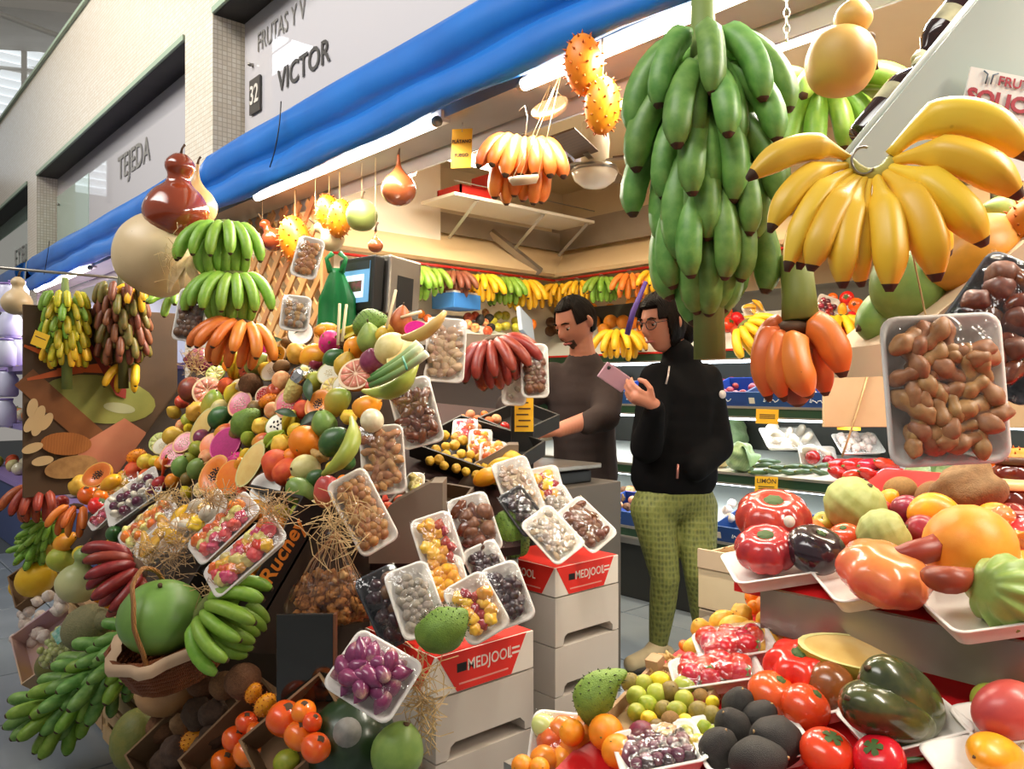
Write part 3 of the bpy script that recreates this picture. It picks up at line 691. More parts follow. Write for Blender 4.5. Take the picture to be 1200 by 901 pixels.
# star fruit
def star():
    v = []; n = 13; seg = 40
    for i in range(n):
        t = i / (n - 1); z = .52 - 1.04 * t; s = max(.06, sin(pi * min(max(t, .03), .97))) ** .6
        for j in range(seg):
            th = 2 * pi * j / seg; q = abs(((th * 5 / (2 * pi)) % 1) - .5) * 2
            r = .14 + .22 * q ** 1.1
            v.append((r * s * cos(th), r * s * sin(th), z))
    f = [q[::-1] for q in grid_faces(n, seg)]; f.append(tuple(range(seg))); f.append(tuple(range((n - 1) * seg, n * seg))[::-1])
    return v, f
simple('star', 'star_fruit', 'star fruit', 'yellow ridged star fruit', star(), M('star fruit skin', '#d9bc2c', .35, c2='#b7b83a', nscale=4, var=.05, coat=.2))
simple('gstar', 'star_fruit', 'star fruit', 'green ridged star fruit', star(), M('green star fruit skin', '#a6b83a', .35, c2='#8fae3a', nscale=4, var=.05, coat=.2))
# dragon fruit
DRG = M('dragon fruit skin', '#d01c74', .45, c2='#e0408a', nscale=5, var=.03); DSC = M('dragon fruit scale', '#a9b04a', .6)
def dscales():
    mb = MB()
    for k in range(16):
        z = .42 - .8 * k / 16; th = k * 2.4; s = sqrt(max(.05, 1 - (z / .53) ** 2)) * .4
        Mx = Matrix.Translation((s * cos(th), s * sin(th), z)) @ Matrix.Rotation(th - pi / 2, 4, 'Z') @ Matrix.Rotation(radians(60), 4, 'X')
        mb.add(leafshape(.06, .24, .03), 0, Mx)
    return mb.v, mb.f
simple('dragon', 'dragon_fruit', 'dragon fruit', 'magenta scaled dragon fruit', body(.41, .52), DRG, [('scales', dscales(), DSC)])
# halves -------------------------------------------------------------
def halfkind(k, name, cat, base, rx, ry, rz, rind, flesh, seeds=None, segs=None, rimw=.1, rim=None, hollow=0):
    parts = [(name, mesh(name, half_shell(rx, ry, rz), rind)), ('rim', mesh('rim', ring_rim(rx, ry, rimw), rim or rind)),
             ('flesh', mesh('flesh', disc(rx * (1 - rimw * .9), ry * (1 - rimw * .9), -.002, .02, hollow=hollow), flesh))]
    if segs: parts.append(('segments', mesh('segs', wedges(rx * (1 - rimw * 1.6), ry * (1 - rimw * 1.6), segs[0], .02), segs[1])))
    if seeds:
        mb = MB(); n, sz, R, mat = seeds
        for i in range(n):
            a = i * 2.4; q = R * sqrt((i + .5) / n)
            mb.add(body(sz * .7, sz, seg=7, rings=5), 0, Matrix.Translation((rx * q * cos(a), ry * q * sin(a), .012 - hollow * .8)) @ Matrix.Rotation(a * 3, 4, 'Z') @ Matrix.Rotation(pi / 2, 4, 'X'))
        parts.append(('seeds', mb.mesh('seeds', mat)))
    kind(k, name, cat, base, parts)
SEEDB = M('dark seed', '#241a16', .3); SEEDP = M('pale seed', '#d9c9a0', .5); PITH = M('pale pith', '#efd9b0', .6)
GFR = M('grapefruit rind', '#e89a3c', .4, c2='#ee8430', nscale=5, bump=(110, .1))
halfkind('hgrapefruit', 'grapefruit_half', 'grapefruit', 'halved pink grapefruit', .5, .5, .45, GFR, M('grapefruit membrane', '#f2cda8', .5), segs=(10, M('grapefruit flesh', '#e89a7c', .25, c2='#e07a66', nscale=12, coat=.4)), rim=PITH)
halfkind('hguava', 'guava_half', 'guava', 'halved pink guava', .4, .52, .4, M('guava rind', '#d9b03c', .45), M('pink guava flesh', '#d8506a', .3, c2='#e8788a', nscale=12, coat=.3), seeds=(22, .03, .5, SEEDP), rim=M('guava rim', '#eab07a', .5), rimw=.14)
halfkind('hdragon', 'dragon_fruit_half', 'dragon fruit', 'halved magenta dragon fruit', .41, .52, .4, DRG, M('magenta flesh', '#bd0a72', .5, c2='#a4065e', nscale=14, speck=(70, .12, '#2a0a1c'), spec=.25), rimw=.07)
halfkind('hcoconut', 'coconut_half', 'coconut', 'halved coconut with white flesh', .5, .5, .5, M('coconut shell', '#6f4a30', .85, c2='#4b301e', nscale=14, bump=(40, .8)), M('coconut flesh', '#eceae2', .35, coat=.2, var=.01), rimw=.08, hollow=.22)
halfkind('hlemon', 'lemon_half', 'lemon', 'halved yellow lemon', .44, .5, .42, M('lemon rind', '#e8c02c', .4), PITH, segs=(9, M('lemon flesh', '#ecd27a', .3, coat=.3)), rim=PITH)
halfkind('hlime', 'lime_half', 'lime', 'halved green lime', .5, .48, .4, M('lime rind', '#8ca63a', .4), M('lime pith', '#e3e2ac', .5), segs=(9, M('lime flesh', '#c9cf7c', .3, coat=.3)), rim=M('lime rim', '#b4c25a', .5))
halfkind('hmelon', 'melon_half', 'melon', 'halved pale melon', .42, .52, .4, M('melon rind', '#cfc47a', .5), M('white melon flesh', '#ece7cf', .35, coat=.3, var=.02), seeds=(14, .035, .35, SEEDP), rimw=.09)
halfkind('hpapaya', 'papaya_half', 'papaya', 'halved orange papaya', .38, .54, .36, M('papaya rind', '#d99a2e', .45), M('papaya flesh', '#ea7a22', .35, coat=.3, c2='#f0943a', nscale=6), seeds=(26, .035, .4, SEEDB), hollow=.1, rimw=.08, rim=M('papaya rim', '#efae4c', .5))
halfkind('hmamey', 'mamey_half', 'mamey', 'halved deep orange mamey', .42, .5, .38, M('mamey rind', '#8a5a36', .8), M('mamey flesh', '#f2801a', .35, coat=.2, c2='#ee6a1c', nscale=6), rimw=.06, rim=M('mamey rim', '#e8a04a', .5))
halfkind('hcantaloupe', 'melon_wedge', 'melon', 'cut wedge of yellow melon', .26, .56, .3, M('wedge rind', '#b7a23c', .5), M('yellow melon flesh', '#efd07a', .35, coat=.3, c2='#e6b85c', nscale=5), rimw=.1, rim=M('wedge rim', '#d9cf8a', .5))
halfkind('hwhite', 'custard_apple_half', 'custard apple', 'halved white custard apple', .42, .52, .4, M('custard apple rind', '#8fa04a', .6), M('custard flesh', '#efe6cc', .4, coat=.3, var=.02), seeds=(9, .06, .55, SEEDB), rimw=.07)
halfkind('hfig', 'passion_fruit_half', 'passion fruit', 'halved passion fruit with seedy pulp', .46, .48, .42, M('passion rind', '#b07a3a', .5), M('passion pulp', '#d9a02c', .25, coat=.5), seeds=(16, .05, .6, SEEDB), hollow=.06, rim=PITH)
halfkind('hpom', 'pomegranate_half', 'pomegranate', 'opened red pomegranate', .48, .48, .42, M('pomegranate rind', '#b8382a', .4), M('pomegranate membrane', '#e0907a', .4), seeds=(40, .06, .8, M('pomegranate seed', '#c01c2c', .15, coat=.6)), rim=PITH)

REG = []          # every placed fruit: (kind, zone, object)
ZONES = {}
def put(k, loc, size, axis=None, roll=None, zone='pile', parent=None, rot=None, sc=(1, 1, 1)):
    name, cat, base, parts = K[k]
    if rot is None:
        if axis is None: axis = Vector((rng.uniform(-.6, .6), rng.uniform(-.6, .6), rng.uniform(.3, 1)))
        rot = axis_rot(axis, rng.uniform(0, 6.28) if roll is None else roll)
    o = obj(name, parts[0][1], parent, loc, rot, tuple(size * s for s in sc))
    for n, m in parts[1:]:
        c = obj(n, m, o)
        if n in ('spines', 'horns', 'seeds', 'scales', 'segments'): c['kind'] = 'stuff'
    if parent is None: REG.append((k, zone, o))
    return o
# ------------------------------------------------------------------ trays wrapped in film
def tray_mesh(w, l, h, flare=.012, r=.018):
    mb = MB(); k = 20
    loops = [(w - 2 * flare, l - 2 * flare, 0, r * .8), (w - 2 * flare, l - 2 * flare, .001, r * .8), (w, l, h, r), (w + .008, l + .008, h + .001, r + .003), (w + .008, l + .008, h + .0035, r + .003), (w - .004, l - .004, h + .003, r), (w - .006 - 2 * flare, l - .006 - 2 * flare, .005, r * .7)]
    v = []
    for a, b, z, rr in loops: v += [(x, y, z) for x, y in rrect(a, b, rr, 5)]
    f = grid_faces(len(loops), k); f.append(tuple(range(k))[::-1]); n = (len(loops) - 1) * k; f.append(tuple(range(n, n + k)))
    return v, f
def film_mesh(w, l, h, bulge):
    v = []; n = 9; m = 11
    for i in range(m):
        for j in range(n):
            x = (j / (n - 1) - .5); y = (i / (m - 1) - .5)
            q = (1 - (2 * x) ** 4) * (1 - (2 * y) ** 4)
            v.append((x * (w + .006), y * (l + .006), h + .004 + bulge * q + .004 * q * mnoise.noise(Vector((x * 9, y * 9, w * 50)))))
    return v, grid_faces(m, n, False)
BITS = {}
def bit(name, vf, mat): BITS[name] = mesh(name, vf, mat)
bit('cashew', body(.36, .5, bend=.12, lump=.1), M('cashew', '#b79a7c', .6, c2='#96795c', nscale=9, var=.08))
bit('almond', body(.34, .5, ry=.6, pear=.2), M('pale almond', '#b9a288', .65, c2='#8d745c', nscale=12, var=.1))
bit('date', body(.28, .52, lump=.15), M('glossy date', '#5a2f1a', .25, c2='#7a4526', nscale=7, var=.08, coat=.4))
bit('fig', body(.42, .48, pear=.3, lump=.2), M('dark fig', '#2c1c22', .3, c2='#4a2c34', nscale=7, var=.08, coat=.3))
bit('dfig', body(.42, .4, lump=.2), M('dried fig', '#5e3522', .5, c2='#7c4a2e', nscale=7, var=.08, coat=.15))
def pea():
    v, f = body(.25, .52, lump=.2); return [(x * (1 - .3 * exp(-(z / .13) ** 2)), y * (1 - .3 * exp(-(z / .13) ** 2)), z) for x, y, z in v], f
bit('tamarind', pea(), M('tamarind pod', '#a8784c', .5, c2='#8a5c38', nscale=8, var=.09))
bit('macadamia', body(.48, .48), M('brown nut shell', '#6b4a34', .5, c2='#4e3324', nscale=8, var=.07))
bit('hazelnut', body(.44, .5, pear=.2), M('hazelnut shell', '#a87440', .5, c2='#8a5a30', nscale=8, var=.08))
bit('whitenut', body(.4, .5, lump=.12), M('salted almond', '#a79c8e', .65, c2='#857868', nscale=9, var=.1))
bit('kumquat', body(.42, .5), M('kumquat', '#e6a41c', .4, var=.06))
bit('candied', body(.46, .4, ry=.8, lump=.35, seed=8), M('candied fruit yellow', '#e2a52e', .2, c2='#e8c04a', nscale=6, var=.12, coat=.4))
bit('candied_red', body(.42, .3, ry=.7, lump=.35, seed=2), M('candied fruit red', '#a02c24', .2, var=.08, coat=.4))
bit('shallot', body(.36, .52, nip=.12, pear=.2), M('purple shallot', '#6d2450', .25, c2='#8f4468', nscale=5, grad=[(0, '#c9a98a'), (.25, '#7c2e58'), (1, '#6a2450')], var=.06, coat=.3))
bit('grape', body(.48, .5), M('red grape', '#5c1c38', .25, var=.08, coat=.3))
bit('strawberry', body(.42, .5, pear=-.1, lump=.05), M('strawberry', '#c41c22', .25, speck=(60, .1, '#e0a04a'), var=.06, coat=.3))
bit('strawberry_leaf', calyx(0, 6, .5, .14, .1), M('strawberry leaf', '#5f8a3c', .6))
bit('apricot', body(.5, .46, dimple=.06, lump=.12), M('peeled apricot', '#ea8a2e', .3, c2='#e0661f', nscale=4, var=.12, coat=.4))
bit('limecut', body(.4, .5), M('pale lime wedge', '#c9cc7c', .3, var=.05, coat=.4))
bit('mangoslice', body(.2, .52, ry=.5, bend=.16), M('mango slice', '#e8b01c', .3, c2='#d99a18', nscale=4, var=.06, coat=.3))
bit('redcube', body(.46, .42, lump=.3, seed=3), M('papaya cube', '#e06030', .25, c2='#e8823c', nscale=4, var=.12, coat=.4))
bit('yellowcube', body(.46, .42, lump=.3, seed=6), M('melon cube', '#d8c870', .25, c2='#e6d890', nscale=4, var=.1, coat=.4))
bit('pinkcube', body(.46, .42, lump=.3, seed=7), M('watermelon cube', '#d8455a', .25, c2='#e57a80', nscale=4, var=.12, coat=.4))
bit('palehalf', body(.5, .3, lump=.1), M('pale fruit slice', '#d9cdb8', .35, var=.05, coat=.3))
bit('cherry', body(.48, .48), M('cherry', '#a01c2c', .2, var=.06, coat=.4))
bit('garlic', body(.5, .42, nip=.16, ribs=8, ribamp=.06, seg=32), M('garlic skin', '#e0d3c4', .6, c2='#c4a6a8', nscale=6, var=.05))
bit('olive', body(.44, .5), M('green olive', '#a8b060', .35, c2='#c2c47c', nscale=6, var=.08, coat=.3))
bit('walnut', body(.46, .5, lump=.35, ribs=2, ribamp=.05), M('walnut shell', '#b48a58', .65, c2='#8a643a', nscale=10, var=.05))
TRAYM = {}
def tray(loc, rot, w, l, h, bits, n, size, label, group=None, layers=1, bulge=None, film=True, name='foam_tray', mat=None, fan=None):
    key = (round(w, 3), round(l, 3), round(h, 3), mat)
    if key not in TRAYM: TRAYM[key] = (mesh('tray', tray_mesh(w, l, h), mat or FOAM), None)
    t = obj(name, TRAYM[key][0], None, loc, rot); tag(t, label, 'tray', group)
    bulge = size * .55 if bulge is None else bulge
    r2 = random.Random(int(w * 9999) + int(l * 7777) + n + len(label))
    iw, il = w - .03, l - .03
    cols = max(1, round(sqrt(n * iw / il))); rows = max(1, math.ceil(n / cols)); cnt = 0
    for lay in range(layers):
        for i in range(rows):
            for j in range(cols):
                if cnt >= n * layers: break
                b = bits[cnt % len(bits)] if fan is None else bits[int(i / rows * len(bits))]
                x = ((j + .5 + (.25 if i % 2 else -.25)) / cols - .5) * iw * (.92 - .12 * lay) + r2.uniform(-.1, .1) * size
                y = ((i + .5) / rows - .5) * il * (.95 - .12 * lay) + r2.uniform(-.12, .12) * size
                z = .006 + size * .38 + lay * size * .55 + r2.uniform(-.05, .12) * size + max(0, h * .35)
                rr = Euler((r2.uniform(1.0, 2.1), r2.uniform(-.5, .5), r2.uniform(0, 6.3))).to_matrix()
                c = obj('piece', BITS[b], t, (x, y, z), rr, size * 1.14 * r2.uniform(.85, 1.12)); c.name = b if b.isalpha() else 'fruit_piece'
                if b == 'strawberry':
                    k = obj('leaf', BITS['strawberry_leaf'], c, (0, 0, .46), None, .62)
                cnt += 1
    if film:
        obj('plastic_film', mesh('film', film_mesh(w, l, h, bulge), FILM), t)
    return t
# bananas -------------------------------------------------------------
def crown_mesh(r, mat): return mesh('crown', body(r * 1.2, r, lump=.3, seg=12, rings=8), mat)
CROWN = {}
def hand(loc, rot, n, L, colr, label, group=None, fan=150, variant=0, rows=2, droop=(-12, -42), name='banana_hand', hook=None):
    """local: crown at origin, fingers spread in the XZ plane below, bulging towards +Y (front)"""
    if colr not in CROWN: CROWN[colr] = mesh('crown', body(.5, .35, lump=.3, seg=12, rings=8), STEMG if colr in ('green', 'dgreen', 'ygreen', 'yellow') else STEMB)
    t = empty(name, loc, rot); tag(t, label, 'bananas', group)
    obj('crown', CROWN[colr], t, (0, 0, 0), None, (L * .5, L * .26, L * .26))
    r2 = random.Random(int(abs(loc[0]) * 1e4) + n)
    for rw in range(rows):
        m = n - n // 2 if rw == 0 else n // 2
        if rows == 1: m = n
        for i in range(m):
            u = 0 if m == 1 else (i / (m - 1) - .5)
            if rw: u *= .88
            a = radians(fan) * u
            h = Vector((sin(a), cos(a), 0)); e = radians(droop[rw] + r2.uniform(-5, 5) - 14 * abs(u) * 0)
            x0 = h * cos(e) + Vector((0, 0, 1)) * sin(e); zz = -h * sin(e) + Vector((0, 0, 1)) * cos(e)
            R = Matrix((x0, zz.cross(x0), zz)).transposed()
            p = Vector((u * L * .42, L * .02, 0)) + x0 * L * .05 - Vector((0, 0, L * .10 * rw))
            obj('banana', bmesh_for(colr, variant), t, p, R, L * r2.uniform(.92, 1.05) * (1 if rw == 0 else .93))
    if hook:
        obj('hook', mesh('hook', sweep([(0, 0, 0), (0, 0, hook * .7), (.012, 0, hook), (.028, 0, hook * .85)], .0025, 6), STEEL), t)
    return t
def bunch(loc, rot, levels, per, L, R0, H, colr, label, group=None, variant=1, stalk_r=.02, top=.08, bottom=.2, tilt=62, name='banana_bunch', stalk_mat=None, colors=None, droop=0):
    t = empty(name, loc, rot); tag(t, label, 'bananas', group)
    SM = stalk_mat or M('banana stalk', '#6f8540', .6, c2='#8b9656', nscale=6, speck=(20, .06, '#3b3a1e'), var=.02)
    obj('stalk', mesh('stalk', sweep([(0, 0, H / 2 + top), (0, 0, H * .3), (0, 0, -H * .3), (0, 0, -H / 2 - bottom)], [stalk_r * .7, stalk_r, stalk_r * 1.05, stalk_r * 1.15], 14), SM), t)
    r2 = random.Random(len(label) * 31 + levels)
    for lv in range(levels):
        z = H / 2 - H * (lv + .4) / levels
        for row in range(2):
            m = per + (row == 0)
            for i in range(m):
                a = 2 * pi * (i + .5 * row + .33 * lv) / m + r2.uniform(-.1, .1)
                tl = tilt if not isinstance(tilt, tuple) else tilt[0] + (tilt[1] - tilt[0]) * lv / max(1, levels - 1)
                ti = radians(tl + r2.uniform(-8, 8) + (10 if row else 0))
                x0 = Vector((cos(a) * cos(ti), sin(a) * cos(ti), -sin(ti)))
                # banana's own bend: -Z local; outward = +Z so it curls back down and in
                up = Vector((cos(a), sin(a), .0)); zz = (up - x0 * up.dot(x0)).normalized(); yy = zz.cross(x0)
                Rm = Matrix((x0, yy, zz)).transposed()
                p = Vector((cos(a) * (R0 - row * L * .16), sin(a) * (R0 - row * L * .16), z - row * L * .22 + r2.uniform(-.03, .03) * L))
                c = colr if colors is None else r2.choice(colors(lv / levels, a))
                obj('banana', bmesh_for(c, variant), t, p, Rm, L * r2.uniform(.9, 1.08))
    return t
# ================================================================== LEFT DISPLAY: the sloping pile
PL = plane_xz(.84, .73, .465, .68)
PL2 = plane_xz(.75, .25, .09, .48)
HALVES = {k for k in K if k.startswith('h')}
def pf(k, px, py, spx, ang=None, zone='pile', plane=PL, lift=.3, face=None, tz=.35):
    p0, n = plane
    P, d = onplane(px, py, p0, n); s = spx * d / FPX
    P, d = onplane(px, py, p0 + n * s * lift, n)
    if k in HALVES:
        f = face or (rng.uniform(-.25, .15), rng.uniform(.25, .55), .85)
        a = radians(90 + rng.uniform(-30, 30) if ang is None else ang)
        return put(k, P, s, rot=frame(cdir(*f), cdir(cos(a), sin(a), 0)), zone=zone)
    if ang is None:
        ax = cdir(rng.uniform(-.7, .7), rng.uniform(-.2, 1), rng.uniform(0, .9))
    else: ax = cdir(cos(radians(ang)), sin(radians(ang)), tz)
    return put(k, P, s, ax, zone=zone)
WOODD = M('dark stand wood', '#3a2a1e', .8, c2='#2a1d14', nscale=6, var=0)
stand = empty('display_stand', (1.2, 2.8, 0)); tag(stand, 'dark sloping display stand under the exotic fruit pile', 'stand')
def st(name, y0, y1):
    p = [(1.12 - 1.2, 0), (1.12 - 1.2, .52), (.80 - 1.2, .60), (1.36 - 1.2, 1.39), (1.44 - 1.2, 1.39), (1.22 - 1.2, .85), (1.22 - 1.2, 0)]
    v = [(x, y0 - 2.8, z) for x, z in p] + [(x, y1 - 2.8, z) for x, z in p]; n = 7
    f = [tuple(range(n)), tuple(range(n, 2 * n))[::-1]] + [(i, i + n, (i + 1) % n + n, (i + 1) % n) for i in range(n)]
    return obj(name, mesh(name, (v, f), WOODD, False), stand)
st('side_panel', 1.98, 2.0); st('side_panel', 3.68, 3.70)
obj('sloping_board', mesh('sb', ([(-.4, -.8, .62), (.16, -.8, 1.41), (.16, .88, 1.41), (-.4, .88, .62), (-.37, -.8, .60), (.19, -.8, 1.39), (.19, .88, 1.39), (-.37, .88, .60)], [(0, 1, 2, 3), (7, 6, 5, 4), (0, 4, 5, 1), (2, 6, 7, 3), (1, 5, 6, 2), (0, 3, 7, 4)]), WOODD, False), stand)
obj('back_ledge', mesh('bl', box(.14, .26, -.8, .88, 1.39, 1.41), WOODD, False), stand)
obj('front_panel', mesh('fp', box(-.08, -.06, -.8, .88, 0, .56), WOODD, False), stand)

PILE = [
 # kind, px, py, size px, angle
 ('hdragon', 300, 408, 25, 95), ('hcoconut', 352, 390, 27, 80), ('ymango', 382, 387, 24, 10), ('dragon', 386, 402, 26, 70), ('quince', 350, 414, 24, None),
 ('ymango', 367, 418, 29, 15), ('plum', 370, 426, 14, None), ('avocado', 392, 420, 26, 30), ('hmelon', 385, 437, 26, 70), ('hwhite', 360, 434, 22, 60), ('guava', 369, 447, 22, None),
 ('gpear', 303, 426, 30, 25), ('ypear', 312, 432, 18, 40), ('hfig', 324, 416, 22, 80), ('hmelon', 318, 434, 24, 60), ('star', 277, 430, 30, 75), ('hlime', 252, 437, 20, 30), ('orange', 267, 429, 12, None),
 ('onion', 234, 423, 27, None), ('donion', 225, 457, 27, None), ('hgrapefruit', 243, 458, 30, 75), ('coconut', 294, 451, 25, None), ('wonion', 281, 455, 19, None), ('lemon', 273, 462, 25, 70),
 ('peach', 266, 453, 19, None), ('gmango', 248, 474, 32, 65), ('melon', 259, 478, 19, None), ('quince', 231, 483, 22, None), ('hguava', 281, 473, 28, 70), ('avocado', 259, 489, 29, 35),
 ('hpom', 310, 464, 22, None), ('apple', 322, 458, 17, None), ('kiwano', 315, 470, 22, 20), ('hguava', 338, 472, 33, 75), ('hpapaya', 372, 472, 30, 60), ('hlemon', 388, 453, 24, 55), ('gmango', 397, 472, 33, 50),
 ('nectarine', 320, 481, 18, None), ('soursop', 290, 496, 34, 45), ('quince', 307, 500, 20, None), ('hwhite', 325, 497, 26, 50), ('star', 340, 495, 27, 65), ('gpapaya', 380, 497, 31, 100),
 ('avocado', 392, 517, 36, 40), ('hcantaloupe', 237, 499, 36, 65), ('onion', 237, 513, 18, None), ('lemon', 221, 502, 14, None), ('nectarine', 214, 499, 14, None), ('hlime', 186, 518, 22, 30), ('ypear', 204, 511, 24, 10),
 ('hguava', 215, 518, 24, 60), ('hguava', 202, 532, 28, 60), ('hmamey', 247, 521, 26, 75), ('hdragon', 264, 520, 36, 75), ('lime', 291, 514, 18, None), ('lemon', 289, 534, 20, None), ('gstar', 322, 516, 29, 40),
 ('quince', 331, 522, 24, None), ('orange', 358, 518, 34, None), ('hcantaloupe', 301, 533, 34, 70), ('lime', 231, 526, 20, None), ('nectarine', 243, 536, 18, None), ('apple', 326, 538, 22, None), ('ginger', 376, 534, 20, None), ('melon', 358, 549, 31, None),
 ('hcantaloupe', 273, 496, 20, 60), ('guava', 220, 492, 15, None), ('hdragon', 384, 402, 20, 60), ('star', 411, 391, 28, 20), ('gpear', 434, 397, 33, 95), ('orange', 416, 408, 24, None), ('melon', 459, 409, 36, 30),
 ('hcantaloupe', 470, 410, 34, 50), ('onion', 437, 423, 27, None), ('hgrapefruit', 417, 438, 37, 60), ('ypear', 405, 427, 28, 70), ('ymango', 430, 474, 31, 15), ('wonion', 436, 493, 25, None),
 ('soursop', 434, 380, 36, 10), ('quince', 464, 384, 22, None), ('rpear', 470, 376, 30, 80), ('ypear', 452, 392, 22, 20), ('hdragon', 487, 385, 22, 10),
 ('gpapaya', 213, 546, 24, 60), ('hguava', 203, 533, 26, 70), ('gpapaya', 231, 549, 24, 60), ('hpapaya', 250, 555, 38, 75), ('hmamey', 270, 559, 36, 75), ('peach', 324, 546, 34, None), ('hcoconut', 311, 571, 36, 75), ('peach', 336, 553, 30, None),
 ('hcantaloupe', 293, 544, 44, 70), ('nectarine', 305, 528, 20, None), ('gpapaya', 352, 576, 34, 130), ('pmango', 382, 576, 35, 80), ('lime', 224, 538, 16, None), ('ginger', 238, 544, 16, None),
 ('lemon', 182, 541, 18, None), ('orange', 190, 543, 15, None), ('kiwano', 160, 535, 22, 20), ('ypear', 172, 541, 20, 10), ('hmelon', 190, 522, 20, 40), ('carrot', 192, 548, 24, 70),
 ('ymango', 286, 545, 20, None), ('dragon', 278, 541, 22, 40), ('orange', 342, 536, 20, None), ('quince', 350, 566, 22, None), ('avocado', 370, 560, 22, 40),
 ('ymango', 300, 600, 26, 20), ('orange', 316, 605, 22, None), ('lemon', 330, 600, 22, None), ('hmelon', 400, 452, 22, None), ('coconut', 406, 398, 20, None), ('nectarine', 330, 446, 20, None), ('lime', 345, 455, 18, None), ('peach', 355, 480, 20, None),
 ('passion', 300, 480, 20, None), ('lemon', 346, 505, 22, None), ('avocado', 405, 540, 22, None), ('kiwi', 278, 508, 20, None), ('mango', 306, 516, 22, 30), ('kiwi', 330, 430, 18, None), ('apple', 290, 435, 18, None), ('mango', 262, 505, 22, 30),
]
for it in PILE: pf(it[0], it[1], it[2], it[3] * 1.14, it[4])
# fill gaps between the recorded fruit with more of the same kinds
POLY = [(150, 550), (196, 495), (225, 445), (255, 420), (300, 410), (380, 385), (440, 378), (490, 385), (470, 420), (440, 470), (430, 500), (405, 560), (385, 592), (345, 602), (300, 604), (250, 592), (215, 578), (175, 575)]
def inside(p, poly):
    x, y = p; c = False; n = len(poly)
    for i in range(n):
        x1, y1 = poly[i]; x2, y2 = poly[(i + 1) % n]
        if (y1 > y) != (y2 > y) and x < (x2 - x1) * (y - y1) / (y2 - y1) + x1: c = not c
    return c
taken = [(it[1], it[2], it[3] * .42) for it in PILE]
FILL = ['orange', 'lime', 'lemon', 'nectarine', 'quince', 'passion', 'peach', 'guava', 'kiwi', 'mango', 'gpear', 'apple', 'hlemon', 'mandarin', 'ypear']
for gy in range(375, 615, 7):
    for gx in range(150, 500, 7):
        q = (gx + rng.uniform(-3, 3), gy + rng.uniform(-3, 3)); r = 8
        if inside(q, POLY) and all((q[0] - a) ** 2 + (q[1] - b) ** 2 > (r * .8 + c) ** 2 for a, b, c in taken):
            pf(rng.choice(FILL), q[0], q[1], rng.uniform(16, 21), lift=.12); taken.append((*q, r))
# leaves lying on the pile
LEAF = mesh('leaf', leafshape(.22, 1, .12), M('dark green leaf', '#2f4a24', .4, c2='#1d3018', nscale=6, var=.05))
for i, (px, py, a, s) in enumerate(((330, 398, 200, 34), (338, 392, 30, 26), (363, 470, 100, 32), (352, 498, 40, 34), (348, 488, 160, 28))):
    P, d = onplane(px, py, PL[0] + PL[1] * .045, PL[1])
    o = obj('leaf', LEAF, None, P, frame(cdir(0, .5, .8), cdir(cos(radians(a)), sin(radians(a)), .1)), s * d / FPX)
    tag(o, 'dark green leaf lying on the sloping fruit pile', 'leaf', 'leaves on the sloping fruit pile')
# leek, plantains, foil-wrapped corn
def by_px(name, pts, rad, mat, label, cat, seg=10, extra=None):
    P = [at(*p) for p in pts]; o0 = P[0].copy()
    e = empty(name, o0); tag(e, label, cat); return e, [p - o0 for p in P]
def dpl(px, py, off=.06): return onplane(px, py, PL[0] + PL[1] * off, PL[1])[1]
def swept(name, label, cat, pix, rpx, mat, off=.06, seg=10, plane=PL, shape=None, d=None):
    P = []; R = []
    for (px, py), r in zip(pix, rpx):
        dd = d if d else onplane(px, py, plane[0] + plane[1] * off, plane[1])[1]
        P.append(at(px, py, dd)); R.append(r * dd / FPX)
    o0 = P[0].copy()
    o = obj(name, mesh(name, sweep([p - o0 for p in P], R, seg, shape), mat), None, o0)
    tag(o, label, cat); return o
def curve_px(a, b, c, n=9): return [tuple(p)[:2] for p in bez((*a, 0), (*b, 0), (*c, 0), n)]
PLT = M('green plantain skin', '#93a03c', .42, c2='#b0b04a', nscale=8, speck=(40, .05, '#4a4a1c'), var=.03)
brad = [3, 5, 8.5, 10, 10.5, 10.5, 10, 8, 3]
swept('plantain', 'pale green plantain below the leek on the pile', 'plantain', curve_px((425, 458), (470, 470), (489, 424)), [2, 5, 8, 10, 10.5, 10.5, 9, 5, 3], PLT, .07, 9, shape=lambda t: 1 + .06 * cos(5 * t))
swept('plantain', 'green plantain hanging beside the white onion', 'plantain', curve_px((412, 489), (424, 530), (378, 556)), [2.5, 5, 8.5, 10, 10.5, 10, 9, 6, 2.5], PLT, .08, 9, shape=lambda t: 1 + .06 * cos(5 * t))
swept('plantain', 'long yellowish plantain beside the brown pear', 'plantain', curve_px((472, 395), (500, 398), (522, 365)), [3, 5, 7, 8, 8, 7.5, 7, 5, 2.5], M('pale plantain skin', '#c9a45c', .5, c2='#b08a44', nscale=8), .1, 9)
lk = swept('leek', 'bundle of white and green leeks on the pile', 'leek', curve_px((432, 446), (465, 430), (494, 406), 7), [3, 4, 4.5, 4.5, 4.5, 5, 4.5], M('leek stalk', '#d9dcb0', .45, grad=[(0, '#3f7a34'), (.5, '#a9c47c'), (1, '#ece8d2')], gaxis='X'), .13, 9)
for k, (a, b, c) in enumerate((((434, 452), (470, 438), (500, 414)), ((436, 441), (466, 424), (490, 402)))):
    P = [at(px, py, dpl(px, py, .125)) - lk.location for px, py in curve_px(a, b, c, 7)]
    obj('leek_stalk', mesh('ls', sweep(P, [.007, .009, .010, .010, .010, .011, .011], 8), lk.data.materials[0]), lk)
obj('rubber_band', mesh('rb', sweep([at(472, 418, dpl(472, 418, .16)) - lk.location, at(477, 433, dpl(477, 433, .16)) - lk.location], .003, 6), M('teal band', '#1f7a5a', .5)), lk)
corn = empty('corn_cob', at(347, 452, dpl(347, 452, .05))); tag(corn, 'corn cob wrapped in crinkled foil', 'corn')
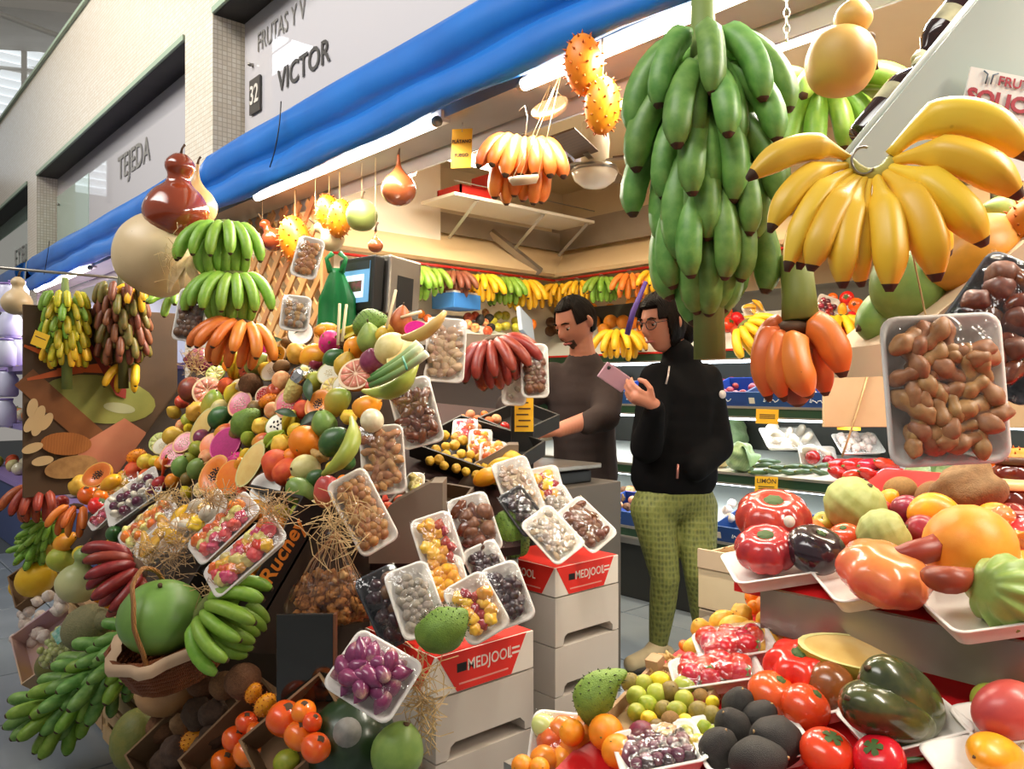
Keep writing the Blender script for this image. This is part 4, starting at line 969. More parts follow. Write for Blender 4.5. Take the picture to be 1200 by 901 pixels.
obj('cob', mesh('cob', body(.03, .075, lump=.1, seg=18), M('corn kernels', '#d8c67a', .5, bump=(90, .8, 'voronoi'))), corn, None, axis_rot(cdir(.5, .8, .3)))
FOIL = M('crinkled foil', '#d9d9d9', .18, metal=1, bump=(60, 1.0, 'voronoi'), var=0)
obj('foil_wrap', mesh('foil', body(.033, .04, lump=.5, seg=18), FOIL), corn, tuple(cdir(.5, .8, .3) * .03), axis_rot(cdir(.5, .8, .3)))
# sugar cane sticks standing in the pile
CANE = M('pale cane', '#d9c9a0', .5, c2='#b7a070', nscale=9, var=.03)
for i, (a, b) in enumerate((((396, 404), (398, 356)), ((401, 400), (406, 357)), ((453, 384), (464, 340)), ((470, 372), (494, 365)))):
    P0 = at(a[0], a[1], 2.3); P1 = at(b[0], b[1], 2.34); o = obj('cane_stick', mesh('cane', sweep([(0, 0, 0), (P1 - P0) * .5, P1 - P0], [.0045, .005, .0045], 8), CANE), None, P0)
    tag(o, 'thin pale cane stick standing up from the pile', 'stick', 'cane sticks in the pile')

# ------------------------------------------------------------------ the black carton and trays along its lower edge
TAN = Vector((.465, 0, .68)).normalized(); NRM = PL[1]; YV = Vector((0, 1, 0))
CB = M('black printed carton', '#17130f', .5, var=0); PRINT = M('orange print', '#e8862a', .5, var=0)
ck = empty('carton', Vector((.82, 1.865, .725)), Matrix((TAN, YV, -TAN.cross(YV) * -1)).transposed()); tag(ck, 'black printed carton under the trays of cut fruit', 'carton')
def ckp(n, x0, x1, y0, y1, z0, z1, m=CB): return obj(n, mesh(n, box(x0, x1, y0, y1, z0, z1), m, False), ck)
ckp('carton_side', -.05, .30, 0, .008, -.03, .045); ckp('carton_side', -.05, .30, .32, .328, -.03, .045); ckp('carton_floor', -.05, .30, 0, .328, -.03, -.024); ckp('carton_end', -.05, -.042, .008, .32, -.03, .045); ckp('carton_end', .292, .30, .008, .32, -.03, .045)
tx = obj('lettering', text_mesh('Ruchey', .058, PRINT, .0008, .0012, .15), ck); tx.matrix_basis = Matrix.Translation((.155, -.001, .016)) @ Matrix.Rotation(pi / 2, 4, 'X')
tt = obj('printed_emblem', mesh('emb', lathe([(.006, .001), (.017, .001), (.017, -.001), (.006, -.001), (.006, .001)], 18, caps=False), PRINT), ck); tt.matrix_basis = Matrix.Translation((-.02, -.001, .02)) @ Matrix.Rotation(pi / 2, 4, 'X')
tt = obj('printed_emblem', mesh('emb2', cbox(.011, .034, .002), PRINT), ck); tt.matrix_basis = Matrix.Translation((-.034, -.001, .004)) @ Matrix.Rotation(pi / 2, 4, 'X') @ Matrix.Rotation(radians(-60), 4, 'Z')
for i, (px, py) in enumerate(((300, 640), (312, 628), (324, 618), (296, 668), (306, 652), (318, 640), (290, 684))):
    pf('ymango' if i % 2 else 'orange', px, py, 28, 30, zone='carton', lift=.2)

def ptray(px, py, d, w, l, ang, face, bits, n, size, label, group=None, h=.022, **kw):
    """tray centred on a spot; its length runs along ang in the view, its opening looks along face (view frame)"""
    P = at(px, py, d); a = radians(ang)
    R = frame(cdir(*face), cdir(cos(a), sin(a), 0))
    return tray(P - R @ Vector((0, 0, h * .6)), R, w, l, h, bits, n, size, label, group, **kw)
FUP = (-.35, .6, .72)
def dd(px, py, off=.03): return onplane(px, py, PL[0] + PL[1] * off, PL[1])[1]
t = ptray(158, 583, dd(158, 583), .15, .22, 42, FUP, ['palehalf', 'grape'], 18, .034, 'foam tray of pale fruit halves and dark grapes', layers=1)
ptray(138, 572, dd(140, 572, .01), .12, .2, 42, FUP, ['candied', 'yellowcube'], 16, .034, 'foam tray of yellow candied fruit behind the grapes')
ptray(176, 615, dd(178, 615), .11, .21, 52, FUP, ['yellowcube', 'apricot'], 16, .036, 'foam tray of pale melon and apricot pieces')
ptray(196, 630, dd(196, 630, .07), .11, .2, 52, FUP, ['mangoslice'], 10, .07, 'foam tray of yellow mango slices')
ptray(233, 612, dd(233, 612, .06), .105, .2, 50, FUP, ['mangoslice', 'candied', 'palehalf'], 13, .052, 'foam tray of orange mango and pale papaya pieces')
ptray(265, 620, dd(265, 622, .085), .105, .2, 58, FUP, ['redcube', 'yellowcube', 'pinkcube'], 22, .034, 'foam tray of mixed red and pale fruit cubes')
ptray(290, 652, dd(290, 652, .10), .105, .21, 52, FUP, ['redcube', 'pinkcube', 'yellowcube', 'candied'], 26, .036, 'foam tray of fruit salad on the corner of the black carton')
ptray(121, 607, 2.95, .07, .1, 60, FUP, ['cherry', 'pinkcube'], 8, .026, 'small foam tray of red cherries and pink pieces')
# trays hung along the right-hand end of the pile
FE = (.12, .18, .97)
ptray(522, 411, 2.45, .117, .197, 86, FE, ['cashew'], 34, .034, 'white foam tray of pale cashew nuts above the pile', h=.024)
ptray(487, 484, 2.2, .115, .185, 104, FE, ['date'], 26, .044, 'foam tray of glossy brown dates hung beside the pile', h=.026)
ptray(449, 539, 2.12, .11, .18, 94, FE, ['tamarind'], 28, .045, 'foam tray of brown tamarind pods below the dates', h=.026)
ptray(424, 600, 2.0, .105, .2, 118, (.45, .2, .87), ['hazelnut'], 40, .028, 'tilted foam tray of hazelnuts above the straw', h=.026)
ptray(626, 435, 2.75, .09, .185, 90, FE, ['dfig'], 22, .036, 'foam tray of dried brown figs above the yellow price list', h=.024)
ptray(602, 452, 2.8, .08, .14, 88, FE, ['whitenut'], 4, .02, 'empty looking white foam tray behind the fig tray', h=.024)
ptray(225, 370, 2.85, .105, .185, 82, (-.1, .1, 1), ['macadamia'], 30, .03, 'foam tray of round brown nuts beside the trellis', h=.024)
ptray(361, 303, 2.75, .085, .14, 76, (.1, .1, 1), ['hazelnut'], 24, .026, 'foam tray of peanuts hanging below the pale gourd', h=.024)
ptray(347, 368, 2.65, .09, .115, 84, (.1, .12, 1), ['walnut', 'whitenut'], 18, .026, 'foam tray of mixed nuts leaning on the trellis', h=.024)
# net bag of nuts
NET = film_mat('brown net bag', '#efdcc8', .06, .35, 25, .8)
bag = empty('net_bag', at(388, 700, 1.93)); tag(bag, 'net bag of walnuts tied with straw beside the carton', 'bag')
def bagmesh():
    prof = [(.010, .17), (.022, .15), (.03, .12), (.06, .07), (.10, .02), (.118, -.02), (.11, -.05), (.06, -.062), (.01, -.062)]
    return lathe(prof, 26, lambda th, t: 1 + .06 * sin(9 * th) * (1 - t))
vb, fb = bagmesh(); o = obj('net', mesh('net', ([(x, y * .55, z) for x, y, z in vb], fb), NET), bag, None, frame(UP, FWD))
r2 = random.Random(5)
for i in range(90):
    z = -.045 + .11 * (i / 90) ** 1.3; R = .088 * (1 - max(0, z) * 6) ; a = i * 2.4; q = sqrt(r2.random())
    obj('walnut', BITS['walnut'], bag, tuple(RGT * (R * q * cos(a)) - FWD * (R * .5 * abs(q * sin(a))) + UP * z), Euler((r2.random() * 6, r2.random() * 6, 0)).to_matrix(), .03)
for i in range(16):
    a = i * .4; tip = cdir(0, 1, 0) * .165 + RGT * .012
    obj('net_strand', mesh('ns', sweep([RGT * (.10 * cos(a)) - FWD * (.055 * abs(sin(a))) - UP * .005, RGT * (.05 * cos(a)) - FWD * (.03 * abs(sin(a))) + UP * .09, tip], .0012, 4), M('brown net cord', '#9a7450', .8)), bag)
# straw -----------------------------------------------------------------
def straw(px, py, d, w, h, n, label, seed=1, deep=.06):
    r3 = random.Random(seed); mb = MB(); P0 = at(px, py, d)
    for i in range(n):
        c = RGT * r3.gauss(0, w * .35) + UP * r3.gauss(0, h * .35) - FWD * r3.uniform(-deep, deep) * .5
        dr = cdir(r3.gauss(0, 1), r3.gauss(0, 1), r3.gauss(0, .5)); L = r3.uniform(.03, .1)
        k = cdir(r3.gauss(0, 1), r3.gauss(0, 1), r3.gauss(0, .6)) * L * .4
        mb.add(sweep([c - dr * L * .5, c + k * .5, c + dr * L * .5], .0011, 3))
    o = obj('straw_tuft', mb.mesh('straw', STRAW, False), None, P0); o['kind'] = 'stuff'; o['label'] = label; o['category'] = 'straw'
    return o
straw(392, 618, 1.88, .09, .10, 90, 'straw tuft tying the net bag of walnuts', 1)
straw(322, 596, 1.93, .07, .05, 60, 'straw under the halved coconut', 2)
straw(205, 645, 2.15, .07, .10, 80, 'straw hanging below the mango slice tray', 3)
straw(495, 825, 1.66, .05, .13, 110, 'straw spilling beside the red topped box stack', 4, .04)
straw(170, 650, 2.3, .06, .06, 50, 'straw around the red banana hand', 5)
straw(232, 420, 2.9, .06, .08, 70, 'straw by the dark onions', 6)
straw(255, 690, 1.95, .06, .05, 50, 'straw under the fruit salad tray', 7)
straw(200, 300, 2.85, .05, .12, 20, 'dry corn husks beside the big gourds', 8)
straw(255, 582, 2.12, .09, .03, 60, 'straw between the pile and the fruit trays', 9)
straw(200, 583, 2.4, .09, .03, 60, 'straw behind the melon and apricot tray', 10)
# ================================================================== LOW FRONT OF THE LEFT DISPLAY
def P2(px, py, off=0.0):
    p, d = onplane(px, py, PL2[0] + PL2[1] * off, PL2[1]); return p, d
simple('watermelon', 'watermelon', 'watermelon', 'pale green watermelon', body(.5, .42), M('pale watermelon skin', '#648c3a', .4, c2='#759c48', nscale=3, wave=(3, .12, 6, '#55803a'), var=.02), [('stem', stalk(.06, .03, .4), STEMB)])
simple('dmelon', 'watermelon', 'watermelon', 'dark green watermelon', body(.5, .52), M('dark watermelon skin', '#20331c', .3, c2='#2d4224', nscale=4, var=.01, coat=.2))
simple('galia', 'melon', 'melon', 'grey green netted melon', body(.42, .54), M('netted melon skin', '#7d7a54', .7, c2='#948c62', nscale=14, bump=(40, .5, 'voronoi'), var=.04))
simple('pielsapo', 'melon', 'melon', 'green brown oval melon', body(.42, .54), M('oval melon skin', '#7a7434', .5, c2='#5f6a2e', nscale=7, bump=(30, .4), var=.05))
simple('ymelon', 'melon', 'melon', 'bright yellow canary melon', body(.42, .54, nip=.04), M('canary melon skin', '#efc01c', .45, c2='#e6ad18', nscale=5, var=.03))
simple('tangourd', 'gourd', 'gourd', 'tan oval gourd', body(.42, .54, pear=.25), M('tan gourd skin', '#b98c5a', .45, c2='#a17444', nscale=4, speck=(30, .05, '#6a4a2a'), var=.03), [('stem', stalk(.1, .05, .5), STEMB)])
LOW = [
 ('hpapaya', 113, 556, 36, 20), ('quince', 94, 569, 26, None), ('ymango', 129, 566, 26, 30), ('persimmon', 104, 580, 25, None), ('tomato', 116, 593, 24, None), ('persimmon', 118, 583, 18, None),
 ('apple', 73, 588, 16, None), ('quince', 60, 642, 24, None), ('ymango', 77, 633, 30, 20), ('guava', 72, 655, 32, None), ('lemon', 95, 648, 24, 20),
 ('ymelon', 42, 678, 46, 30), ('ymelon', 25, 690, 26, None), ('orange', 118, 697, 19, None), ('lemon', 138, 709, 18, None), ('orange', 128, 706, 14, None), ('galia', 102, 735, 58, 35), ('galia', 118, 728, 30, 10),
 ('pielsapo', 64, 778, 44, 30), ('gpapaya', 128, 655, 26, None), ('avocado', 134, 625, 24, None), ('lemon', 128, 640, 20, None),
 ('tangourd', 196, 806, 72, 25), ('pielsapo', 163, 868, 72, 80), ('coconut', 192, 852, 38, None), ('coconut', 285, 798, 42, None), ('coconut', 262, 803, 34, None), ('coconut', 236, 800, 34, None),
 ('dtuber', 232, 836, 38, None), ('dtuber', 208, 880, 40, None), ('potato', 238, 882, 34, None), ('dtuber', 196, 892, 36, None), ('potato', 214, 850, 30, None), ('dtuber', 250, 836, 34, None), ('kiwano', 225, 867, 32, 40), ('dtuber', 250, 862, 30, None),
 ('kiwano', 297, 812, 27, 60), ('kiwano', 311, 826, 33, 50),
 ('persimmon', 289, 846, 26, 80), ('persimmon', 276, 866, 32, 60), ('persimmon', 300, 858, 24, 40), ('persimmon', 290, 882, 34, 70), ('persimmon', 262, 893, 30, 60), ('persimmon', 304, 880, 24, 90),
 ('persimmon', 334, 842, 44, 70), ('persimmon', 356, 834, 30, 80), ('persimmon', 352, 861, 38, 75), ('persimmon', 370, 876, 36, 60), ('persimmon', 366, 846, 24, 60), ('lime', 336, 893, 34, 20),
]
for it in LOW: pf(*it, zone=('low' if it[0] != 'persimmon' or it[2] < 700 else ('persa' if it[1] < 315 else 'persb')), plane=PL2, lift=.25)
ZONES['persa'] = 'in the tray beside the tubers'; ZONES['persb'] = 'in the tray beside the dark watermelon'
ZONES['low'] = 'in the low boxes before the stand'
BZ = 2.246
def smooth_prof(p, k=4):
    o = []; n = len(p)
    for i in range(n - 1):
        a, b, c, d = p[max(i - 1, 0)], p[i], p[i + 1], p[min(i + 2, n - 1)]
        for j in range(k):
            t = j / k; o.append(tuple(.5 * (2 * b[m] + (c[m] - a[m]) * t + (2 * a[m] - 5 * b[m] + 4 * c[m] - d[m]) * t * t + (3 * b[m] - a[m] - 3 * c[m] + d[m]) * t ** 3) for m in (0, 1)))
    return [(max(.003, r), z) for r, z in o] + [p[-1]]
def gourd(name, px, py, d, prof, spx, mat, label, axis=(0, 1, 0), cat='gourd', string=0, strm=None):
    if string == BZ: d = 1.78 / ray(px, py).x
    s = spx * d / FPX; prof = smooth_prof(prof)
    o = obj(name, mesh(name, lathe([(r * s, z * s) for r, z in prof], 24), mat), None, at(px, py, d), axis_rot(cdir(*axis))); tag(o, label, cat)
    top = max(z for r, z in prof) * s
    obj('stem', mesh('stem', sweep([(0, 0, top - .005), (.004, 0, top + .02), (.012, 0, top + .035)], [.006, .004, .005], 7), STEMB), o)
    if string:
        P = at(px, py, d) + cdir(*axis) * top
        q = o.matrix_basis.inverted()
        obj('string', mesh('string', sweep([q @ P, q @ Vector((P.x, P.y, string))], .0015, 5), M('string', '#c9b48a', .8)), o)
    return o
ROUND = [(.01, .5), (.12, .48), (.28, .41), (.42, .26), (.5, .03), (.46, -.22), (.32, -.42), (.14, -.49), (.01, -.5)]
BOTTLE = [(.01, .82), (.1, .8), (.2, .7), (.22, .6), (.17, .48), (.2, .36), (.36, .22), (.48, 0), (.47, -.2), (.34, -.4), (.14, -.49), (.01, -.5)]
TEAR = [(.01, .95), (.035, .93), (.05, .75), (.09, .58), (.2, .42), (.38, .24), (.49, 0), (.46, -.22), (.32, -.4), (.12, -.49), (.01, -.5)]
GPALE = M('pale gourd skin', '#d9c39c', .4, c2='#bfa274', nscale=3, speck=(22, .04, '#7d5f38'), var=.02)
GRED = M('polished brown gourd', '#8f3b1e', .12, c2='#6f2a16', nscale=3, var=.02, coat=.8)
GBRN = M('brown gourd skin', '#a35a30', .25, c2='#8a4524', nscale=4, var=.02, coat=.4)
GYEL = M('yellow gourd skin', '#c79c52', .5, c2='#b88a44', nscale=4, var=.02)
GGRN = M('pale green gourd', '#b9bf82', .4, grad=[(0, '#c9b98a'), (.35, '#c3c08a'), (1, '#7f9a4a')], var=.02)
gourd('bottle_gourd', 92, 680, 2.95, BOTTLE, 50, GGRN, 'pale green bottle gourd lying in the front boxes', (.25, .9, .1))
# wicker basket with the green melon
WICK = M('brown wicker', '#a05a2a', .55, c2='#7c421c', nscale=16, bump=(90, .9, 'wave'), var=.02)
Pb, db = P2(200, 765, .12)
bk = empty('wicker_basket', Pb, frame(cdir(-.2, .93, .3), cdir(0, 0, -1))); tag(bk, 'brown wicker basket lined with paper under the pale watermelon', 'basket')
for k in range(9):
    z = -.05 + .0125 * k; r = .09 + .022 * k / 8
    pts = [(r * 1.25 * cos(a) * (1 + .02 * (-1) ** i), r * sin(a) * (1 + .02 * (-1) ** i), z) for i, a in enumerate([2 * pi * i / 30 for i in range(31)])]
    obj('woven_band', mesh('band', sweep(pts, .0075, 6, caps=False), WICK), bk)
for k in range(12):
    a = 2 * pi * k / 12
    obj('stake', mesh('stake', sweep([(.108 * cos(a), .086 * sin(a), -.056), (.142 * cos(a), .114 * sin(a), .055)], .004, 5), WICK), bk)
obj('basket_floor', mesh('bf', lathe([(.1, -.05), (.1, -.056)], 20), WICK), bk)
obj('handle', mesh('handle', sweep([(.0 + .03 * sin(t * 9) * .1, -.118 * cos(t), .05 + .19 * sin(t)) for t in [pi * i / 18 for i in range(19)]], .006, 7), M('pale twisted wicker', '#a8763c', .6, bump=(120, .8, 'wave'))), bk)
obj('paper_lining', mesh('paper', lathe([(.112, .05), (.135, .062), (.14, .045), (.138, .03)], 26, lambda th, t: 1 + .08 * sin(7 * th) + .04 * sin(13 * th), caps=False), M('crumpled paper', '#c9a98a', .8, var=0)), bk)
put('watermelon', Pb + cdir(-.1, .9, .25) * .105, .21, cdir(.1, .95, .3), zone='low')
# banana hands lying low
def H(px, py, d, n, L, c, label, face=(0, .25, 1), upv=(0, 1, 0), **kw):
    R = frame(cdir(*upv), -cdir(*face) * -1)          # local Z up, local Y towards the viewer
    return hand(at(px, py, d), R, n, L, c, label, **kw)
H(238, 712, 1.92, 12, .155, 'green', 'green banana hand lying beside the wicker basket', (0, .5, 1), (-.8, .55, .2), fan=120, variant=0)
H(163, 665, 2.25, 11, .145, 'dred', 'dark red banana hand below the mango slice tray', (-.1, .3, 1), (.75, .6, 0), fan=130, variant=1)
H(45, 570, 3.35, 9, .15, 'red', 'reddish banana hand on top of the small green bananas', (0, .3, 1), (0, 1, 0), fan=90, variant=1)
H(90, 593, 3.1, 6, .12, 'orange', 'orange banana hand beside the tomato', (0, .3, 1), (.1, 1, 0), fan=70, variant=1)
def Rb(*ax): return frame(cdir(*ax), -FWD)
bunch(at(50, 626, 3.4), Rb(.5, .75, .2), 4, 8, .085, .03, .2, 'green', 'small green banana bunch under the reddish hand', variant=2, stalk_r=.02, tilt=28, bottom=.02, top=.02)
bunch(at(118, 790, 2.55), Rb(.75, .62, -.1), 5, 8, .135, .03, .40, 'green', 'large dark green banana bunch lying near the floor', variant=2, stalk_r=.022, tilt=26, bottom=.0, top=.02, colors=lambda t, a: ['dgreen', 'green', 'dgreen'])
# cartons and pallets carrying them
def carton(name, loc, rot, w, l, h, label, mat=CARD, th=.006, cat='carton'):
    c = empty(name, loc, rot); tag(c, label, cat)
    for n_, b in (('carton_floor', box(-w / 2, w / 2, -l / 2, l / 2, 0, th)), ('carton_side', box(-w / 2, -w / 2 + th, -l / 2, l / 2, th, h)), ('carton_side', box(w / 2 - th, w / 2, -l / 2, l / 2, th, h)), ('carton_end', box(-w / 2 + th, w / 2 - th, -l / 2, -l / 2 + th, th, h)), ('carton_end', box(-w / 2 + th, w / 2 - th, l / 2 - th, l / 2, th, h))):
        obj(n_, mesh(n_, b, mat, False), c)
    return c
FT = (-.25, .62, .74)
def cpx(px, py, d, w, l, h, ang, label, face=FT, mat=CARD, **kw):
    R = frame(cdir(*face), cdir(cos(radians(ang)), sin(radians(ang)), 0))
    return carton('carton', at(px, py, d) - R @ Vector((0, 0, h * .6)), R, w, l, h, label, mat, **kw)
cpx(285, 872, P2(285, 872)[1] + .03, .16, .26, .09, 58, 'cardboard tray of persimmons beside the tubers')
cpx(352, 862, P2(352, 862)[1] + .03, .15, .22, .08, 50, 'cardboard tray of persimmons beside the dark watermelon')
cpx(225, 866, P2(225, 866)[1] + .03, .19, .3, .09, 58, 'cardboard tray of dark earthy tubers')
cpx(70, 745, P2(70, 745)[1] + .06, .26, .34, .09, 48, 'printed carton of garlic and olives at the stand corner', mat=M('printed pale carton', '#b99ab0', .7, c2='#c9a880', nscale=4, namt=1))
cpx(55, 672, P2(55, 672)[1] + .05, .2, .3, .08, 48, 'cardboard tray holding the yellow canary melons')
# garlic and olives
gr = random.Random(3)
GP_ = [(16, 748), (28, 706), (60, 688), (80, 698), (62, 738), (40, 768)]; ng = 0
for i in range(400):
    px, py = 12 + gr.random() * 70, 686 + gr.random() * 82
    if ng > 26 or not inside((px, py), GP_): continue
    ng += 1; p, d = P2(px, py, .035); o = obj('garlic_bulb', BITS['garlic'], None, p, axis_rot(cdir(gr.uniform(-1, 1), gr.uniform(-.3, 1), .6)), .055 * gr.uniform(.8, 1.1)); tag(o, 'white garlic bulb in the printed carton', 'garlic', 'garlic bulbs in the printed carton')
ob = empty('olive_bag', P2(80, 748, .055)[0]); tag(ob, 'clear plastic bag of green olives beside the garlic', 'bag')
Rbag = frame(cdir(-.25, .5, .8), cdir(.6, .8, 0))
obj('clear_bag', mesh('cb', body(.075, .05, lump=.25, ry=1.8, seg=26), FILM), ob, None, Rbag)
obj('bag_label', mesh('bl', box(-.03, .03, -.02, .02, .046, .0475), M('teal bag label', '#3f9a86', .5, c2='#d9e0d0', nscale=60, var=0), False), ob, None, Rbag)
for i in range(46):
    a = i * 2.4; q = sqrt((i + .5) / 46)
    obj('olive', BITS['olive'], ob, tuple(Rbag @ Vector((.062 * q * cos(a), .115 * q * sin(a), .012 + gr.uniform(-.008, .01)))), Euler((gr.random() * 6, gr.random() * 6, 0)).to_matrix(), .03)
# slatted pallet crate stack on which the front boxes stand
def crate(loc, rotz, w, l, h, label, levels=3):
    c = empty('wooden_crate', loc, (0, 0, rotz)); tag(c, label, 'crate')
    for k in range(levels):
        z = h * (k + .12) / levels; hh = h / levels * .62
        for s in (-1, 1):
            obj('slat', mesh('slat', box(-w / 2, w / 2, s * l / 2 - .006, s * l / 2 + .006, z, z + hh), WOODPALE, False), c)
            obj('slat', mesh('slat', box(s * w / 2 - .006, s * w / 2 + .006, -l / 2, l / 2, z, z + hh), WOODPALE, False), c)
    for sx in (-1, 1):
        for sy in (-1, 1): obj('corner_post', mesh('post', box(sx * (w / 2 - .018) - .016, sx * (w / 2 - .018) + .016, sy * (l / 2 - .018) - .016, sy * (l / 2 - .018) + .016, 0, h), WOODPALE, False), c)
    obj('crate_top', mesh('ctop', box(-w / 2 + .008, w / 2 - .008, -l / 2 + .008, l / 2 - .008, h * .94, h), WOODPALE, False), c)
    return c
crate((.96, 3.40, 0), 0, .3, .5, .42, 'wooden slat crate under the yellow melons')
crate((.95, 2.85, 0), 0, .3, .5, .24, 'wooden slat crate under the garlic carton')
crate((.95, 2.25, 0), 0, .28, .5, .2, 'low wooden crate below the big green banana bunch')
crate((.96, 1.66, 0), 0, .28, .48, .4, 'wooden slat crate under the persimmon cartons')
ptray(439, 793, 1.62, .13, .165, -35, (-.15, .62, .77), ['shallot'], 16, .044, 'foam tray of purple shallots beside the red topped boxes', h=.024, layers=2)
pw = put('dmelon', at(412, 872, 1.74), .2, cdir(.2, .9, .2), zone='low')
o = obj('round_sticker', mesh('stk', lathe([(.03, .0), (.03, .0015)], 20), M('grey melon sticker', '#9c978f', .5, c2='#6d6a66', nscale=40, var=0)), None, at(407, 858, 1.642), axis_rot(cdir(.15, .25, 1)))
o.parent = pw; o.matrix_parent_inverse = pw.matrix_basis.inverted()
put('gpapaya', at(466, 880, 1.62), .13, cdir(.3, .9, .2), zone='low')
# glass panel beside the stand
gp = obj('glass_panel', bbox_mesh('gp', (.13, .012, .2), M('dark glass', '#1d1c19', .08, var=0, spec=.8), .002), None, at(358, 770, 1.80), (0, 0, radians(-40))); tag(gp, 'dark glass panel below the net bag', 'panel')
obj('metal_edge', mesh('me', box(.065, .071, -.01, .01, -.1, .1), M('copper edge', '#8a5a40', .4, metal=.5, var=0), False), gp)

# ================================================================== HANGING THINGS AROUND THE PILE
gourd('gourd', 207, 243, 3.0, BOTTLE, 76, GRED, 'big polished red brown gourd hanging above the round pale gourd', (.12, .95, .1))
gourd('gourd', 186, 297, 3.05, ROUND, 98, GPALE, 'huge round pale gourd hanging beside the blue awning', (.5, .85, .0))
gourd('gourd', 229, 240, 3.42, TEAR, 50, M('tan long gourd', '#c79a6a', .4, c2='#b07f50', nscale=3), 'tan long gourd behind the polished red brown gourd', (.05, 1, 0))
gourd('bottle_gourd', 20, 352, 3.6, BOTTLE, 34, GPALE, 'pale bottle gourd hanging by the far awning', (.05, 1, 0), string=1.74)
gourd('gourd', 320, 279, 3.25, BOTTLE, 30, GRED, 'small polished red gourd pair member beside the horned melon', (-.5, .85, 0), string=BZ)
gourd('gourd', 388, 279, 3.2, BOTTLE, 30, GPALE, 'small white double gourd hanging by the spiny horned melons', (-.75, .66, 0), string=BZ)
gourd('gourd', 467, 220, 2.95, TEAR, 42, GBRN, 'brown teardrop gourd hanging before the flood lamp', (0, 1, 0), string=BZ)
gourd('gourd', 522, 150, 3.5, ROUND, 50, GBRN, 'round brown gourd hanging behind the yellow price sign', (0, 1, 0), string=2.9)
gourd('gourd', 440, 287, 3.0, TEAR, 18, GBRN, 'slim dark red pod hanging beside the green melon', (0, 1, 0), string=BZ)
gourd('hanging_melon', 424, 252, 2.95, ROUND, 37, M('green hanging melon', '#7d8c46', .5, c2='#97a05a', nscale=8, var=0), 'green round melon hanging in a string net', (0, 1, 0), 'melon', string=BZ)
gourd('gourd', 985, 72, 1.5, [(.01, .5), (.2, .48), (.4, .33), (.5, .08), (.48, -.2), (.34, -.42), (.1, -.5)], 78, GYEL, 'broad yellow gourd hanging above the plantain cluster', (.1, 1, 0))
gourd('gourd', 1000, 18, 1.5, BOTTLE, 44, GYEL, 'upper yellow bottle gourd hanging on the chain', (.1, 1, 0), string=2.9)
gourd('wood_pod', 1019, 45, 1.48, TEAR, 14, STEMB, 'dark dried pod beside the yellow gourd', (.3, -.9, 0), 'pod')
for px, py, d, s, ang, lab in ((346, 282, 3.15, 56, 100, 'orange horned melon hanging beside the small red gourd'), (386, 252, 3.1, 46, 100, 'orange horned melon hanging beside the green round melon'), (398, 256, 3.1, 44, 80, 'orange horned melon hanging against its twin by the white gourd'), (684, 76, 2.2, 68, 95, 'large orange horned melon hanging under the awning edge'), (706, 124, 2.18, 64, 88, 'large orange horned melon hanging below another horned melon')):
    d = 1.78 / ray(px, py).x if px < 500 else d
    o = put('kiwano', at(px, py, d), s * d / FPX, cdir(cos(radians(ang)), sin(radians(ang)), .1), zone='hang'); REG.pop(); tag(o, lab, 'horned melon')
    P = at(px, py, d); q = o.matrix_basis.inverted()
    obj('string', mesh('string', sweep([q @ (P + UP * s * d / FPX * .5), q @ Vector((P.x, P.y, BZ))], .02, 5), M('string', '#c9b48a', .8)), o)
FR = (0, .12, 1)
H(262, 263, 2.9, 14, .2, 'green', 'green banana hand hanging beside the polished gourd', FR, fan=150, variant=0)
H(272, 322, 2.85, 13, .19, 'green', 'green banana hand with a yellow edge hanging under another', FR, fan=145, variant=0)
H(283, 378, 2.8, 11, .17, 'orange', 'orange red banana hand beside the nut tray', FR, (.2, .95, 0), fan=150, variant=1)
H(615, 168, 2.5, 13, .21, 'orange', 'ripe orange banana hand hanging under the awning', FR, (.1, 1, 0), fan=70, variant=1, hook=.12)
H(578, 398, 2.75, 16, .165, 'dred', 'dark red banana hand beside the cashew tray', (0, .35, 1), (-.2, .9, .2), fan=190, variant=1)
H(160, 335, 3.4, 5, .12, 'yellow', 'small yellow banana hand beside the dark bunch', FR, fan=60, variant=1)
H(200, 345, 3.3, 3, .11, 'green', 'small green banana hand beside the round gourd', FR, fan=40, variant=2)
H(152, 428, 3.44, 4, .13, 'yellow', 'small yellow banana hand pinned on the fruit poster', FR, fan=50, variant=1)
bunch(at(77, 374, 3.3), Rb(-.02, 1, 0), 5, 10, .085, .06, .27, 'ygreen', 'small yellow and green banana bunch hanging before the poster', variant=2, stalk_r=.018, tilt=52, bottom=.16, top=.04, colors=lambda t, a: ['yellow', 'ygreen'] if sin(a) < .1 or t > .6 else ['green', 'ygreen'])
bunch(at(143, 366, 3.4), Rb(-.02, 1, 0), 5, 10, .095, .075, .3, 'olive', 'dark olive red banana bunch hanging before the poster', variant=2, stalk_r=.018, tilt=55, bottom=.18, top=.06, colors=lambda t, a: ['olive', 'olive', 'brown'], stalk_mat=M('dark stalk', '#5a5a2c', .6))
# wooden frame the bunches hang from
hf = empty('hanging_rack', (1.0, 3.72, 0)); tag(hf, 'plain wooden frame from which the banana bunches hang', 'frame')
for x in (-.52, .42): obj('post', mesh('post', sweep([(x, .02, 0), (x, .02, 1.77)], .008, 8), STEEL), hf)
obj('crossbar', mesh('cb', sweep([(-.52, .02, 1.76), (.47, .02, 1.76)], .006, 8), STEEL), hf)
